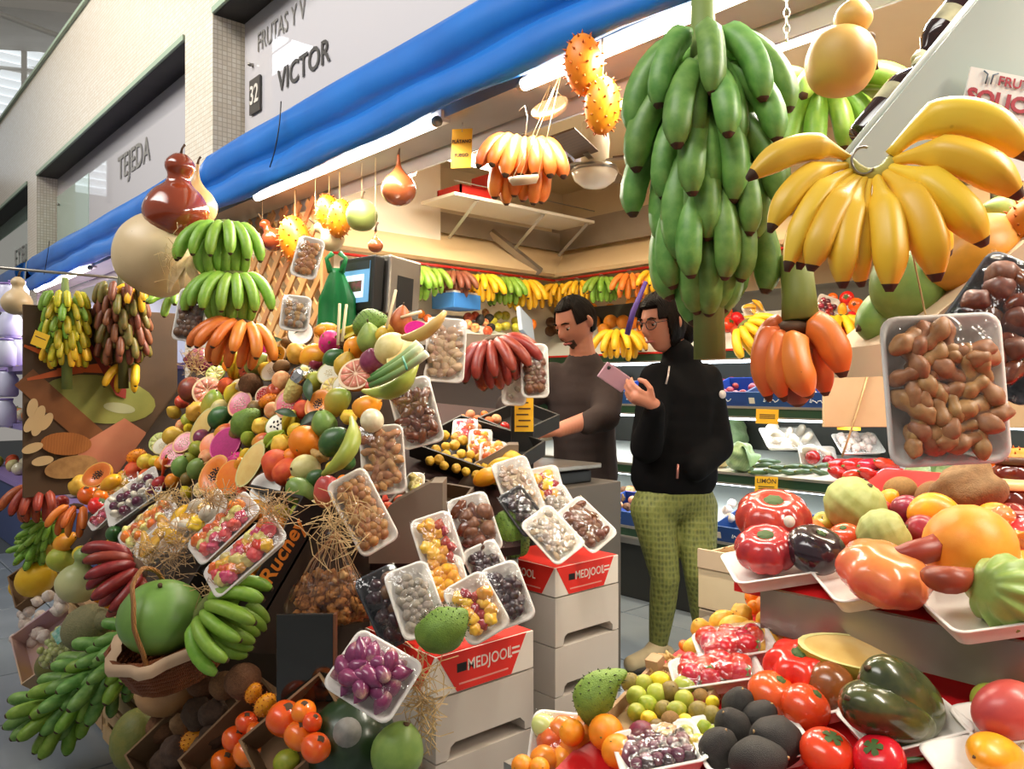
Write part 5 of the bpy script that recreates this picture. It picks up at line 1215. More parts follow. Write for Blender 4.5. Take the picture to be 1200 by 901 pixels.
# trellis behind the pile
tr = empty('wooden_trellis', (1.88, 3.98, 1.42)); tag(tr, 'brown wooden lattice trellis behind the fruit pile', 'trellis')
TRW = M('trellis wood', '#cf9860', .65, c2='#b07a44', nscale=9, var=.05)
W_, H_ = 1.04, .8
for dirn in (1, -1):
    for k in range(-7, 14):
        y0 = k * .15; z0, z1 = 0, H_; ya = y0; yb = y0 + dirn * H_
        lo, hi = (ya, yb)
        def clip(a, b):
            t0, t1 = 0.0, 1.0
            for lim, sgn in ((0, 1), (W_, -1)):
                da, db_ = sgn * (a - lim), sgn * (b - lim)
                if da < 0 and db_ < 0: return None
                if da < 0: t0 = max(t0, da / (da - db_))
                if db_ < 0: t1 = min(t1, da / (da - db_))
            return (t0, t1) if t1 - t0 > .05 else None
        c = clip(ya, yb)
        if not c: continue
        A = Vector((0.006 * dirn, ya + (yb - ya) * c[0] - W_ / 2, H_ * c[0])); B = Vector((0.006 * dirn, ya + (yb - ya) * c[1] - W_ / 2, H_ * c[1]))
        dv = (B - A).normalized(); nv = Vector((0, -dv.z, dv.y)) * .02; xv = Vector((.005, 0, 0))
        v = [tuple(p + s1 * nv + s2 * xv) for p in (A, B) for s1, s2 in ((1, 1), (1, -1), (-1, -1), (-1, 1))]
        obj('slat', mesh('slat', (v, [(0, 1, 2, 3), (7, 6, 5, 4), (0, 4, 5, 1), (1, 5, 6, 2), (2, 6, 7, 3), (3, 7, 4, 0)]), TRW, False), tr)
for y in (-W_ / 2, W_ / 2): obj('trellis_post', mesh('tp', box(-.02, .02, y - .014, y + .014, -1.42, H_), TRW, False), tr)
# corn husks beside gourds
hk = empty('corn_husk', at(222, 300, 2.95)); tag(hk, 'dry pale corn husks hanging beside the huge round gourd', 'corn')
HUSK = M('dry husk', '#d6bb8c', .8, c2='#b8955e', nscale=8, var=.05)
for i in range(9):
    o = obj('husk_leaf', mesh('husk', leafshape(.12, 1, .2), HUSK), hk, (0, 0, 0), frame(cdir(.3 * sin(i * 2), .2, 1), cdir(-.5 + i * .16, -1 + .25 * (i % 3), .2 * cos(i))), .16)

# ------------------------------------------------------------------ poster of giant fruit
POSTER_O = Vector((.66, 3.76, .82))
po = obj('fruit_poster', bbox_mesh('poster', (.62, .012, .80), M('brown poster ground', '#5a4028', .6, c2='#3a2a1c', nscale=4, var=0), .003, (.31, 0, .40)), None, POSTER_O); tag(po, 'printed poster with giant papaya almond and carrots', 'poster')
PRN = [0]
def prn(n, px, py, wpx, hpx, mat, ang=0, z=0, shape=None):
    PRN[0] += 1; z = PRN[0]
    n0 = Vector((0, -1, 0)); p, d = onplane(px, py, POSTER_O + Vector((0, -.0075 - z * .0012, 0)), n0)
    sx = d / FPX / (RGT.x) ; sz = d / FPX
    pts = shape or [(cos(2 * pi * i / 22) * .5, sin(2 * pi * i / 22) * .5) for i in range(22)]
    m = MB().add(poly_prism([(x * wpx * sx, y * hpx * sz) for x, y in pts], .001)).mesh('print', mat, False)
    o = obj(n, m, po); o.matrix_basis = Matrix.Translation(p - POSTER_O) @ Matrix.Rotation(pi / 2, 4, 'X') @ Matrix.Rotation(radians(ang), 4, 'Z')
SQ = [(-.5, -.5), (.5, -.5), (.5, .5), (-.5, .5)]; CAR = [(-.5, -.12), (.4, -.5), (.5, 0), (.4, .5), (-.5, .12)]
prn('printed_papaya', 118, 468, 92, 56, M('printed papaya', '#7d8038', .5, c2='#a0994a', nscale=7, var=0), -8, 1)
prn('printed_leaf', 140, 478, 26, 12, M('printed gloss', '#a8a67c', .5, var=0), -10, 2)
prn('printed_board', 74, 482, 84, 26, M('printed wood', '#8a5226', .5, c2='#6f3f1c', nscale=9, var=0), -45, 2, SQ)
prn('printed_carrot', 60, 417, 44, 12, M('printed carrot', '#d8622a', .5, var=0), -22, 2, CAR)
prn('printed_carrot', 68, 437, 48, 12, M('printed carrot', '#d8622a', .5, var=0), 14, 3, CAR)
prn('printed_carrot', 100, 432, 44, 13, M('printed carrot', '#d8622a', .5, var=0), 3, 2, CAR)
prn('printed_chilli', 122, 430, 66, 13, M('printed chilli', '#8f2a1c', .5, var=0), -58, 3, CAR)
prn('printed_salmon', 132, 528, 62, 62, M('printed salmon', '#c9805e', .5, c2='#b86048', nscale=5, var=0), 20, 2, [(-.5, -.3), (.2, -.5), (.5, .1), (.3, .5), (-.4, .3)])
prn('printed_almond', 78, 520, 40, 27, M('printed almond', '#b06a30', .5, wave=(30, .4, 3, '#8a4a20'), var=0), -5, 3)
prn('printed_walnut', 84, 547, 42, 26, M('printed walnut', '#b88a54', .5, c2='#8a5f34', nscale=30, var=0), 8, 3)
NUTP = M('printed pale nut', '#cfae7e', .5, var=0)
for px, py, a in ((38, 478, 80), (46, 486, 70), (54, 494, 60), (44, 500, 70), (36, 496, 60), (38, 525, 20), (50, 540, 10)): prn('printed_nut', px, py, 17, 11, NUTP, a, 3)
# ================================================================== DATE BOX STACKS
BOXW = M('white grey carton', '#cfc6bb', .7, c2='#c2b7aa', nscale=3, var=.02)
BOXR = M('bright red print', '#e02a1e', .45, var=0); BOXL = M('white carton top', '#e6ddd0', .6, var=0)
GREYTXT = M('pale red print', '#e79a8c', .6, var=0)
RX = Matrix((Vector((1, 0, 0)), Vector((0, 0, 1)), Vector((0, -1, 0)))).transposed()      # faces the -Y side
RY = RSIGN                                                                             # faces the -X side
def date_stack(X0, Y0, ztop, n, where, s=.30, l=.30, hr=.092):
    hb = (ztop - hr) / n
    out = [(0, 0), (.035, 0), (.042, .026), (.055, .034), (.255, .034), (.27, .02), (.272, 0), (s, 0), (s, hb - .004), (0, hb - .004)]
    for k in range(n):
        t = obj('date_box', MB().add(poly_prism(out, l), 0, Matrix.Rotation(pi / 2, 4, 'X')).mesh('date_box', BOXW, False), None, (X0 + rng.uniform(-.004, .004), Y0 + l, hb * k))
        tag(t, ['plain pale date carton, %s of the %s stack', ][0] % (['lowest', 'second from the floor', 'third from the floor', 'topmost plain one'][k], where), 'box')
    z = hb * n
    t = empty('date_box', (X0, Y0, z)); tag(t, 'red and white printed date carton on top of the %s stack' % where, 'box')
    obj('carton_body', bbox_mesh('cb', (s, l, hr), BOXL, .002, (s / 2, l / 2, hr / 2)), t)
    e = .0012
    r1 = obj('red_panel', MB().add(poly_prism([(0.004, hr), (.06, .002), (.225, .002), (.275, hr)][::-1], .001)).mesh('rp', BOXR, False), t); r1.matrix_basis = Matrix.Translation((0, -e + .001, 0)) @ RX.to_4x4()
    r2 = obj('red_panel', MB().add(poly_prism([(-.004, hr), (-.06, .002), (-.225, .002), (-.275, hr)], .001)).mesh('rp', BOXR, False), t); r2.matrix_basis = Matrix.Translation((-e + .001, 0, 0)) @ RY.to_4x4()
    for R, base, sg in ((RX, Vector((0, -e, 0)), 1), (RY, Vector((-e, 0, 0)), -1)):
        def put_t(n, m, x, zz):
            o = obj(n, m, t); d = (R @ Vector((sg * x, zz, .0)))
            o.matrix_basis = Matrix.Translation(base + d) @ R.to_4x4()
        put_t('lettering', text_mesh('MEDJOOL', .037, BOXL, .0006, .0003, 0, .85), .158, .055)
        put_t('dark_badge', mesh('bd', cbox(.028, .020, .001), BLACKP, False), .073, .055) if sg == 1 else None
        put_t('fine_print', mesh('fp', cbox(.15, .004, .0008), GREYTXT, False), .14, .018)
        put_t('divider_line', mesh('dl', cbox(.0015, .03, .0008), BOXL, False), .222, .056)
        for kk in range(2): put_t('fine_print', mesh('fp', cbox(.025, .005, .0008), BOXL, False), .24, .052 + .012 * kk)
    lid = obj('red_lid', mesh('lid', poly_prism([(.004, .004), (s - .004, .004), (s - .004, l - .004), (.004, l - .004)], .0012), BOXR, False), t, (0, 0, hr))
    return t
date_stack(1.042, 1.416, .675, 4, 'straw side')
date_stack(1.730, 1.727, .715, 4, 'passage side')
# trays leaning on the stacks
FT2 = (.1, .42, .9)
ptray(487, 704, 1.80, .098, .155, 108, FT2, ['whitenut'], 30, .025, 'foam tray of greyish salted almonds on the red carton', h=.024)
ptray(513, 638, 1.98, .10, .145, 106, FT2, ['candied', 'candied', 'candied_red'], 15, .036, 'foam tray of yellow candied fruit with red bits standing upright', h=.024)
ptray(556, 616, 2.1, .105, .16, 105, FT2, ['date', 'dfig'], 13, .05, 'foam tray of long brown dates beside the upright soursop', h=.024)
ptray(520, 684, 1.93, .11, .11, 105, FT2, ['kumquat'], 16, .03, 'foam tray of small yellow kumquats between other trays', h=.024)
ptray(558, 713, 1.78, .10, .135, 116, FT2, ['candied', 'candied_red', 'candied'], 14, .036, 'foam tray of yellow and red candied slices beside the soursop', h=.024)
ptray(594, 697, 1.88, .09, .14, 107, FT2, ['fig'], 16, .034, 'foam tray of dark purple figs leaning on the red carton', h=.024)
ptray(572, 668, 2.02, .09, .13, 112, FT2, ['fig'], 14, .034, 'foam tray of dark figs behind the fig tray', h=.024)
ptray(455, 711, 1.84, .10, .17, 112, (.35, .35, .87), ['fig', 'macadamia'], 12, .04, 'dark tray of black fruit at the edge of the red carton', h=.024, mat=M('dark plastic tray', '#2a2c33', .3))
ptray(607, 573, 2.52, .115, .195, 106, FT2, ['almond'], 38, .03, 'tall foam tray of pale almonds standing over the other trays', h=.026)
ptray(640, 571, 2.62, .10, .13, 100, FT2, ['candied', 'candied_red'], 9, .04, 'foam tray of yellow candied fruit behind the almonds', h=.024)
ptray(647, 628, 2.38, .115, .165, 122, (.1, .6, .8), ['almond', 'whitenut'], 40, .026, 'foam tray of shelled almonds lying on the printed carton', h=.024)
ptray(686, 616, 2.52, .115, .17, 124, (.12, .6, .8), ['dfig', 'date'], 24, .036, 'foam tray of dried dates lying on the printed carton', h=.024)
ptray(657, 596, 2.58, .09, .14, 115, FT2, ['whitenut'], 18, .026, 'foam tray of pale nuts behind the lying almond tray', h=.024)
ptray(612, 600, 2.46, .09, .15, 118, (.2, .5, .85), ['fig'], 12, .03, 'dark tray half hidden behind the upright soursop', h=.024, mat=_mats['dark plastic tray'])
o = put('soursop', at(598, 626, 2.47), .15, cdir(-.35, .9, .2)); REG.pop(); tag(o, 'green spiny soursop standing upright between foam trays', 'soursop')
o = put('soursop', at(519, 735, 1.64), .115, cdir(.85, .5, .2)); REG.pop(); tag(o, 'green spiny soursop lying on the red carton corner', 'soursop')
# grey stands behind the trays
GST = M('grey brown plastic', '#7a6a5c', .4, c2='#6b5b4f', nscale=4, var=0)
def tray_stand(px, py, d, w, h, label, lean=.35):
    P = at(px, py, d); prof = [(-w, -h), (-w, -h * .2), (-w * .55, h * .45), (w * .3, h), (w * .55, h), (w * .55, -h)]
    o = obj('tray_stand', MB().add(poly_prism(prof, .14)).mesh('ts', GST, False), None, P + FWD * .1, frame(cdir(0, 0, 1), UP)); tag(o, label, 'stand')
tray_stand(490, 610, 2.18, .13, .11, 'grey curved stand behind the candied fruit tray')
tray_stand(582, 560, 2.78, .14, .12, 'grey curved stand behind the tall almond tray')
ct = obj('shop_counter', bbox_mesh('counter', (.62, .55, .70), M('dark counter side', '#2b2622', .6, var=0), .006, (0, 0, .35)), None, (1.52, 2.42, 0)); tag(ct, 'dark shop counter behind the date box stacks', 'counter')

# ------------------------------------------------------------------ slanted produce stand inside the stall
T3P = (at(520, 550, 2.75), (UP - FWD * .41).normalized())
def q3(px, py, off=0): return onplane(px, py, T3P[0] + T3P[1] * off, T3P[1])[0]
ps = empty('produce_stand', q3(540, 560)); tag(ps, 'slanted produce stand behind the date boxes', 'stand')
def quad_slab(n, pix, mat, par, off=0, th=.03):
    p = [q3(x, y, off) - par.location for x, y in pix]; nn = T3P[1] * th
    v = [tuple(a) for a in p] + [tuple(a - nn) for a in p]
    obj(n, mesh(n, (v, [(0, 1, 2, 3), (7, 6, 5, 4)] + [(i, i + 4, (i + 1) % 4 + 4, (i + 1) % 4) for i in range(4)]), mat, False), par)
quad_slab('board', [(420, 660), (610, 640), (612, 482), (490, 470)], M('dark red cloth', '#34150f', .8, c2='#240d0a', nscale=4, var=0), ps, -.05)
for px, py in ((430, 650), (600, 632), (610, 475), (480, 455)):
    p = q3(px, py, -.08) - ps.location; obj('leg', mesh('leg', sweep([p, Vector((p.x, p.y, -ps.location.z))], .02, 8), STEEL), ps)
def b3(px0, py0, px1, py1, px2, py2, label, h=.06, mat=BLACKP):
    A, B, C = q3(px0, py0, -.03), q3(px1, py1, -.03), q3(px2, py2, -.03)
    x = (B - A); y = C - A; w = x.length; l = y.length; x = x.normalized(); z = T3P[1]; y = z.cross(x)
    l = abs((C - A).dot(y))
    R = Matrix((x, y, z)).transposed(); c = A + x * w / 2 + y * l / 2
    return carton('produce_crate', c, R, w, l, h, label, mat, .008, 'crate')
b3(480, 535, 582, 572, 535, 500, 'black plastic crate of yellow quinces', mat=M('black crate plastic', '#23211e', .5, var=0))
b3(440, 625, 520, 640, 470, 575, 'low crate of peaches and tubers under the red strip', mat=M('brown crate side', '#5a4632', .6, var=0))
b3(560, 505, 606, 525, 575, 470, 'dark crate of tomatoes beside the price list post', mat=_mats['black crate plastic'])
r3 = random.Random(11)
def cluster(k, poly, n, spx, zone, plane, lift=.2, tries=900, sep=.72, kinds=None):
    got = []; xs = [p[0] for p in poly]; ys = [p[1] for p in poly]; i = 0
    while len(got) < n and i < tries:
        i += 1; q = (r3.uniform(min(xs), max(xs)), r3.uniform(min(ys), max(ys)))
        if inside(q, poly) and all((q[0] - a) ** 2 + (q[1] - b) ** 2 > (spx * sep) ** 2 for a, b in got):
            got.append(q); pf(k if kinds is None else r3.choice(kinds), q[0], q[1], spx * r3.uniform(.9, 1.1), zone=zone, plane=plane, lift=lift)
cluster('quince', [(497, 540), (520, 505), (555, 520), (575, 545), (560, 565), (520, 550)], 34, 12, 'crate of quinces', T3P)
ZONES['crate of quinces'] = 'in the black plastic crate'
cluster('peach', [(440, 585), (460, 583), (480, 595), (478, 610), (450, 600)], 7, 19, 'peach crate', T3P); ZONES['peach crate'] = 'in the low crate under the red strip'
cluster('quince', [(450, 620), (470, 600), (505, 600), (505, 622), (475, 640)], 11, 16, 'peach crate', T3P)
cluster('tomato', [(530, 488), (560, 478), (590, 490), (600, 505), (570, 510)], 9, 12, 'tomato crate', T3P, kinds=['peach', 'nectarine', 'tomato', 'mandarin']); ZONES['tomato crate'] = 'in the dark crate by the price post'
put('ymelon', q3(588, 552, .04), .11, cdir(.8, .3, .2), zone='produce'); put('ymango', q3(570, 560, .04), .09, cdir(.8, .3, .2), zone='produce'); put('quince', q3(600, 540, .03), .08, zone='produce'); ZONES['produce'] = 'on the slanted produce stand'
ptray(545, 507, 3.0, .12, .09, 0, (0, .75, .65), ['pinkcube', 'redcube'], 10, .03, 'foam tray of red fruit pieces on the slanted stand')
ptray(563, 522, 2.9, .14, .08, 0, (0, .75, .65), ['redcube', 'candied'], 10, .034, 'foam tray of orange fruit pieces above the quince crate')
ptray(578, 535, 2.8, .12, .09, 0, (0, .75, .65), ['apricot'], 8, .038, 'foam tray of apricot halves beside the quince crate')
ptray(500, 588, 2.42, .11, .07, 5, (0, .6, .8), ['palehalf'], 8, .03, 'foam tray of pale slices above the tuber crate')
ptray(487, 570, 2.45, .08, .05, 0, (0, .6, .8), ['yellowcube'], 8, .03, 'small foam tray of pale grapes on the red strip')
# red strip edge
o = obj('red_shelf_edge', mesh('rse', sweep([q3(440, 590, .02), q3(520, 575, .02)], .008, 6), REDM), None); tag(o, 'red edge strip of the slanted produce stand', 'strip')
# post with price list
pp = empty('price_post', Vector((at(612, 530, 2.95).x, at(612, 530, 2.95).y, 0))); tag(pp, 'black scale post carrying a yellow price list', 'post')
zz = at(612, 545, 2.95).z; z1 = at(612, 462, 2.95).z
Rpp = frame(UP, FWD)
obj('column', bbox_mesh('col', (.085, .05, z1 - .55), BLACKP, .006, (0, 0, .55 + (z1 - .55) / 2)), pp, None, Rpp)
YEL = M('yellow price card', '#efb51c', .5, c2='#f2c22e', nscale=3, var=.02); INK = M('dark print ink', '#4a2f18', .6, var=0)
cdp = obj('price_list', mesh('pl', cbox(.07, .004, .125), YEL, False), pp, tuple(Vector((0, 0, at(614, 486, 2.92).z)) - FWD * .032 + RGT * .006), Rpp)
for k in range(5):
    obj('print_line', mesh('prl', cbox(.045, .001, .005), INK, False), cdp, (-.006 + .008 * (k % 2), -.003, .045 - .022 * k))
# scale platform
wc = obj('work_counter', bbox_mesh('wc', (.5, .5, .88), M('grey counter', '#5a534b', .5, var=0), .006, (0, 0, .44)), None, (2.32, 2.42, 0)); tag(wc, 'grey work counter in front of the shopkeeper', 'counter')
sc_ = empty('weighing_scale', (2.3, 2.38, .88)); tag(sc_, 'steel weighing scale on the work counter', 'scale')
obj('scale_base', bbox_mesh('sb', (.3, .3, .05), BLACKP, .006, (0, 0, .025)), sc_); obj('steel_plate', bbox_mesh('sp', (.36, .36, .02), STEEL, .004, (0, 0, .07)), sc_)
for x in (-.1, .1): obj('plate_support', mesh('psu', box(x - .01, x + .01, -.01, .01, .05, .06), STEEL, False), sc_)
put('mango', (2.22, 2.5, .98), .1, cdir(1, .1, 0), zone='scale'); ZONES['scale'] = 'lying on the weighing scale'
# ------------------------------------------------------------------ cash register, bag
cr = empty('cash_register', at(440, 352, 2.9)); tag(cr, 'steel cash register with a lit screen behind the pile', 'cash register')
Rc = frame(UP, -cdir(-.62, .02, .78))
Rc = frame(cdir(-.62, .08, .78), UP)
obj('screen_body', bbox_mesh('sb', (.20, .2, .05), BLACKP, .008, (-.03, .05, .05)), cr, None, Rc)
obj('steel_housing', bbox_mesh('sh', (.22, .22, .16), STEEL, .008, (-.02, .05, -.06)), cr, None, Rc)
scr = obj('screen', mesh('scr', cbox(.165, .15, .002, (-.035, .055, .0765)), emat('lit screen', '#5f93b8', .7), False), cr, None, Rc)
obj('screen_banner', mesh('sbn', cbox(.165, .03, .001, (-.035, .115, .0785)), M('screen dark bar', '#2a3038', .4, var=0), False), scr)
obj('screen_window', mesh('sw', cbox(.10, .085, .001, (-.03, .04, .0785)), emat('screen pale', '#cfdde6', .7), False), scr)
obj('screen_photo', mesh('sph', cbox(.08, .04, .001, (-.03, .04, .0795)), M('screen photo', '#8a4a54', .4, c2='#3f5a34', nscale=60, namt=1, var=0), False), scr)
obj('side_panel', mesh('spn', cbox(.002, .12, .08, (.0905, .03, -.06)), BLACKP, False), cr, None, Rc)
obj('register_base', bbox_mesh('rb', (.16, .16, .3), BLACKP, .006, (.0, .05, -.2)), cr, None, frame(UP, FWD))
gb = empty('green_plastic_bag', at(394, 332, 2.85)); tag(gb, 'green plastic bag hanging beside the cash register', 'bag')
def bagv():
    v = []; n = 14; k = 22
    for i in range(n):
        t = i / (n - 1); w = .018 + .042 * min(1, t * 2.2) + .008 * t; z = .055 - .24 * t
        for j in range(k):
            th = 2 * pi * j / k; v.append((w * cos(th) * (1 + .12 * sin(5 * th + 3 * t)), w * .4 * sin(th) * (1 + .3 * sin(7 * th)), z))
    return v, [q[::-1] for q in grid_faces(n, k)] + [tuple(range(k))]
obj('bag_body', mesh('bb', bagv(), M('green plastic', '#0f7a3c', .35, c2='#0b6a32', nscale=6, var=0)), gb, None, frame(UP, FWD))
for s in (-1, 1): obj('bag_handle', mesh('bh', sweep([(s * .02, 0, .04), (s * .035, 0, .09), (s * .012, 0, .11)], [.012, .008, .01], 7), _mats['green plastic']), gb, None, frame(UP, FWD))
# price sign under the awning
def price_sign(px, py, d, w, h, lines, label, face=(0, 0, 1), tilt=0, txt=None, mat=None):
    R = frame(cdir(*face), cdir(-sin(radians(tilt)), cos(radians(tilt)), 0))
    o = obj('price_sign', bbox_mesh('ps', (w, h, .002), mat or YEL, .0005), None, at(px, py, d), R); tag(o, label, 'sign')
    if txt:
        for k, (t, y, s) in enumerate(txt): obj('lettering', text_mesh(t, s, INK, .0005, .0004), o, (0, y, .002))
    for k in range(lines): obj('print_line', mesh('pl', cbox(w * .7, h * .06, .001), INK, False), o, (0, -h * .12 * (k + (1 if txt else -1)), .0015))
    return o
ps1 = price_sign(541, 174, 2.87, .078, .143, 0, 'yellow price sign hanging beside the orange bananas', (-.25, 0, 1), -2, [('PLÁTANO', .025, .0165), ('FUEGO', -.025, .0165)])
obj('wire', mesh('wr', sweep([(0, .06, 0), (0, .06 + 2.246 - ps1.location.z - .05, 0)], .002, 5), STEEL), ps1)
price_sign(47, 398, 3.2, .075, .06, 1, 'yellow price card beside the small banana bunch', (-.2, .1, 1), -20)
# ================================================================== BACK COOLER AND SIDE SHELF
COOLW = M('cooler shelf white', '#cfd2cc', .35, var=0); RAILG = M('dark green price rail', '#24402c', .4, var=0); ALU = M('aluminium rail', '#b5b0a6', .3, metal=.7, var=0)
cool = empty('refrigerated_display', (4.0, 1.0, 0)); tag(cool, 'long multi deck refrigerated display along the back wall', 'display')
def cpart(n, x0, x1, y0, y1, z0, z1, m): return obj(n, mesh(n, box(x0 - 4, x1 - 4, y0 - 1, y1 - 1, z0, z1), m, False), cool)
YA, YB = -1.9, 4.42
cpart('back_panel', 4.55, 4.6, YA, YB, .1, 1.9, M('cooler back dark', '#3a3a34', .5, var=0)); cpart('base', 3.72, 4.6, YA, YB, 0, .36, M('cooler base dark', '#23241f', .5, var=0)); cpart('kick_rail', 3.70, 3.72, YA, YB, .33, .37, ALU)
TIERS = dict(A=(4.13, 1.50, .62), B=(4.0, 1.16, .3), C=(3.8, .80, .1), D=(3.62, .45, .25))
for k, (x, z, sl) in TIERS.items():
    t = obj('shelf', mesh('shelf', ([(x - 4, YA - 1, z - .025), (x - 4, YB - 1, z - .025), (4.55 - 4, YB - 1, z - .025 + sl * (4.55 - x)), (4.55 - 4, YA - 1, z - .025 + sl * (4.55 - x)), (x - 4, YA - 1, z), (x - 4, YB - 1, z), (4.55 - 4, YB - 1, z + sl * (4.55 - x)), (4.55 - 4, YA - 1, z + sl * (4.55 - x))], [(3, 2, 1, 0), (4, 5, 6, 7), (0, 1, 5, 4), (2, 3, 7, 6), (0, 4, 7, 3), (1, 2, 6, 5)]), COOLW, False), cool)
    cpart('price_rail', x - .012, x - .001, YA, YB, z - .05, z - .005, RAILG); cpart('rail_trim', x - .016, x - .001, YA, YB, z - .005, z + .008, REDM if k == 'A' else ALU); cpart('rail_trim', x - .016, x - .001, YA, YB, z - .06, z - .05, ALU)
COOLT = emat('cooler tube', '#eaf4ff', 7)
for k in ('A', 'B', 'C'):
    x, z, sl = TIERS[k]
    cl_ = cpart('shelf_tube', x + .06, x + .085, YA, YB, z - .075, z - .052, COOLT)
    area('shelf_light', (x + .1, 1.2, z - .09), (0, radians(15), 0), .05, 5.5, 9, (.9, .96, 1))
def tp(k):
    x, z, sl = TIERS[k]; return plane_xz(x, z, 1, sl)
BLUE = M('blue crate card', '#1f4a94', .5, c2='#1b3f82', nscale=4, var=.05)
SQG = mesh('mark', MB().add(sweep([(x * .012, .006 * sin(x * 2.1) + .003 * cos(x * 5), 0) for x in [i * .25 for i in range(-16, 17)]], .0022, 5)).add(sweep([(-.045, -.006, 0), (-.038, .014, 0)], .002, 5)).v and (lambda mb: (mb.v, mb.f))(MB().add(sweep([(x * .012, .006 * sin(x * 2.1) + .003 * cos(x * 5), 0) for x in [i * .25 for i in range(-16, 17)]], .0022, 5)).add(sweep([(-.045, -.006, 0), (-.038, .014, 0)], .002, 5))), M('white crate mark', '#dfe6ee', .5, var=0))
def blue_crate(k, y, w, label, h=.09, lift=0):
    x, z, sl = TIERS[k]
    c = empty('fruit_crate', (x, y, z + .002 + lift)); tag(c, label, 'crate', 'blue printed fruit crates in the cooler'); a = math.atan(sl)
    Rm = Matrix.Rotation(-a, 3, 'Y')
    for n_, b in (('crate_front', box(.0, .008, -w / 2, w / 2, 0, h)), ('crate_back', box(.3, .308, -w / 2, w / 2, 0, h)), ('crate_end', box(.008, .3, -w / 2, -w / 2 + .008, 0, h)), ('crate_end', box(.008, .3, w / 2 - .008, w / 2, 0, h)), ('crate_floor', box(.008, .3, -w / 2, w / 2, 0, .006))):
        obj(n_, mesh(n_, b, BLUE, False), c, None, Rm)
    o = obj('printed_mark', SQG, c); o.matrix_basis = Rm.to_4x4() @ Matrix.Translation((-.001, .0, h * .45)) @ RSIGN.to_4x4()
    o = obj('paper_tag', mesh('tag', cbox(.035, .035, .001), BOXL, False), c); o.matrix_basis = Rm.to_4x4() @ Matrix.Translation((-.001, w / 2 - .03, h * .45)) @ RSIGN.to_4x4()
def Yof(px, X): r = ray(px, 453); return r.y * X / r.x
for i, px in enumerate((742, 850, 905, 960)):
    blue_crate('B', Yof(px, 4.0), .3, 'blue printed crate of %s on the middle cooler shelf' % ('green fruit', 'dark red plums', 'yellow fruit', 'yellow fruit')[i])
for i, px in enumerate((722, 868, 925)): blue_crate('D', Yof(px, 3.62), .32, 'blue printed crate of %s on the lowest cooler shelf' % ('pale tubers', 'lemons and limes', 'limes beside another lime crate')[i])
ZONES.update(A='on the top tier of the back cooler', B='in a blue crate of the back cooler', C='on the lit shelf of the back cooler', D='in a crate on the lowest cooler shelf', S='on the side shelf by the white panel')
# tier A fruit
cluster('bigorange', [(690, 385), (690, 360), (705, 350), (730, 345), (745, 350), (738, 378), (720, 388)], 17, 16, 'A', tp('A'), .35)
cluster('coconut', [(644, 395), (644, 366), (660, 366), (664, 395)], 8, 14, 'A', tp('A'), .35)
cluster('orange', [(742, 380), (742, 352), (775, 352), (775, 395), (750, 395)], 10, 15, 'A', tp('A'), .35)
cluster('peach', [(835, 395), (835, 370), (870, 362), (880, 392)], 9, 17, 'A', tp('A'), .35, kinds=['tomato', 'peach', 'apple'])
cluster('orange', [(925, 390), (930, 350), (1010, 348), (1010, 395)], 20, 17, 'A', tp('A'), .35, kinds=['tomato', 'orange', 'persimmon', 'ymango'])
cluster('tomato', [(1150, 395), (1150, 350), (1200, 350), (1200, 395)], 6, 20, 'A', tp('A'), .35)
cluster('plum', [(846, 462), (846, 447), (892, 444), (892, 464)], 16, 11, 'B', tp('B'), .7)
cluster('yapple', [(893, 466), (893, 448), (990, 450), (990, 468)], 16, 14, 'B', tp('B'), .7, kinds=['lemon', 'ymango', 'lemon'])
cluster('lime', [(700, 450), (700, 432), (735, 430), (735, 448)], 8, 12, 'B', tp('B'), .6, kinds=['guava', 'apple', 'lime'])
cluster('lime', [(862, 612), (868, 592), (905, 583), (915, 600), (912, 618)], 13, 15, 'D', tp('D'), .9, kinds=['lemon', 'lime', 'lemon'])
cluster('kiwi', [(702, 592), (708, 572), (740, 570), (742, 598)], 13, 11, 'D', tp('D'), .9, kinds=['potato', 'nectarine'])
# cabbages, marrows, peppers
def cabbage():
    v, f = body(.5, .46, lump=.22, ribs=6, ribamp=.05, seg=36, rings=18); return v, f
simple('cabbage', 'cabbage', 'cabbage', 'pale green cabbage', cabbage(), M('cabbage leaf', '#8fb07c', .5, c2='#b4cba0', nscale=6, wave=(5, .25, 8, '#6a9058'), var=.08), [('outer_leaf', (lambda: ([(x * .8 + .05, y * .8, z * .8 + .12) for x, y, z in leafshape(.5, 1, .3)[0]], leafshape(.5, 1, .3)[1]))(), M('cabbage outer leaf', '#6f965c', .5, c2='#8fb07c', nscale=5))])
simple('zucchini', 'courgette', 'courgette', 'glossy dark green courgette', body(.12, .54, bend=.04, seg=14), M('courgette skin', '#2c4a28', .3, c2='#4a6a40', nscale=9, wave=(20, .2, 4, '#7a9a6a', 'Z'), var=.05, coat=.2), [('stem', stalk(.05, .05, .5), STEMG)])
simple('pepper', 'red_pepper', 'pepper', 'long red pepper', body(.22, .54, ribs=3, ribamp=.15, seg=24, pear=-.15, lump=.15), M('red pepper skin', '#c41c1c', .2, c2='#d8321f', nscale=4, var=.05, coat=.4), [('stem', stalk(.12, .04, .48), STEMG)])
simple('squash', 'squash', 'squash', 'cream butternut squash end', body(.46, .5), M('cream squash skin', '#e3cd96', .4, var=.02))
for k, px, py, s, a in (('cabbage', 853, 508, 40, 80), ('cabbage', 868, 536, 34, 60), ('cabbage', 842, 500, 28, 80), ('cabbage', 895, 502, 24, 80), ('squash', 846, 536, 24, 10), ('cabbage', 715, 500, 26, None), ('cabbage', 1075, 560, 34, None), ('cabbage', 1110, 553, 34, None), ('cabbage', 1150, 560, 30, None)):
    pf(k, px, py, s, a, zone='C', plane=tp('C'), lift=.45)
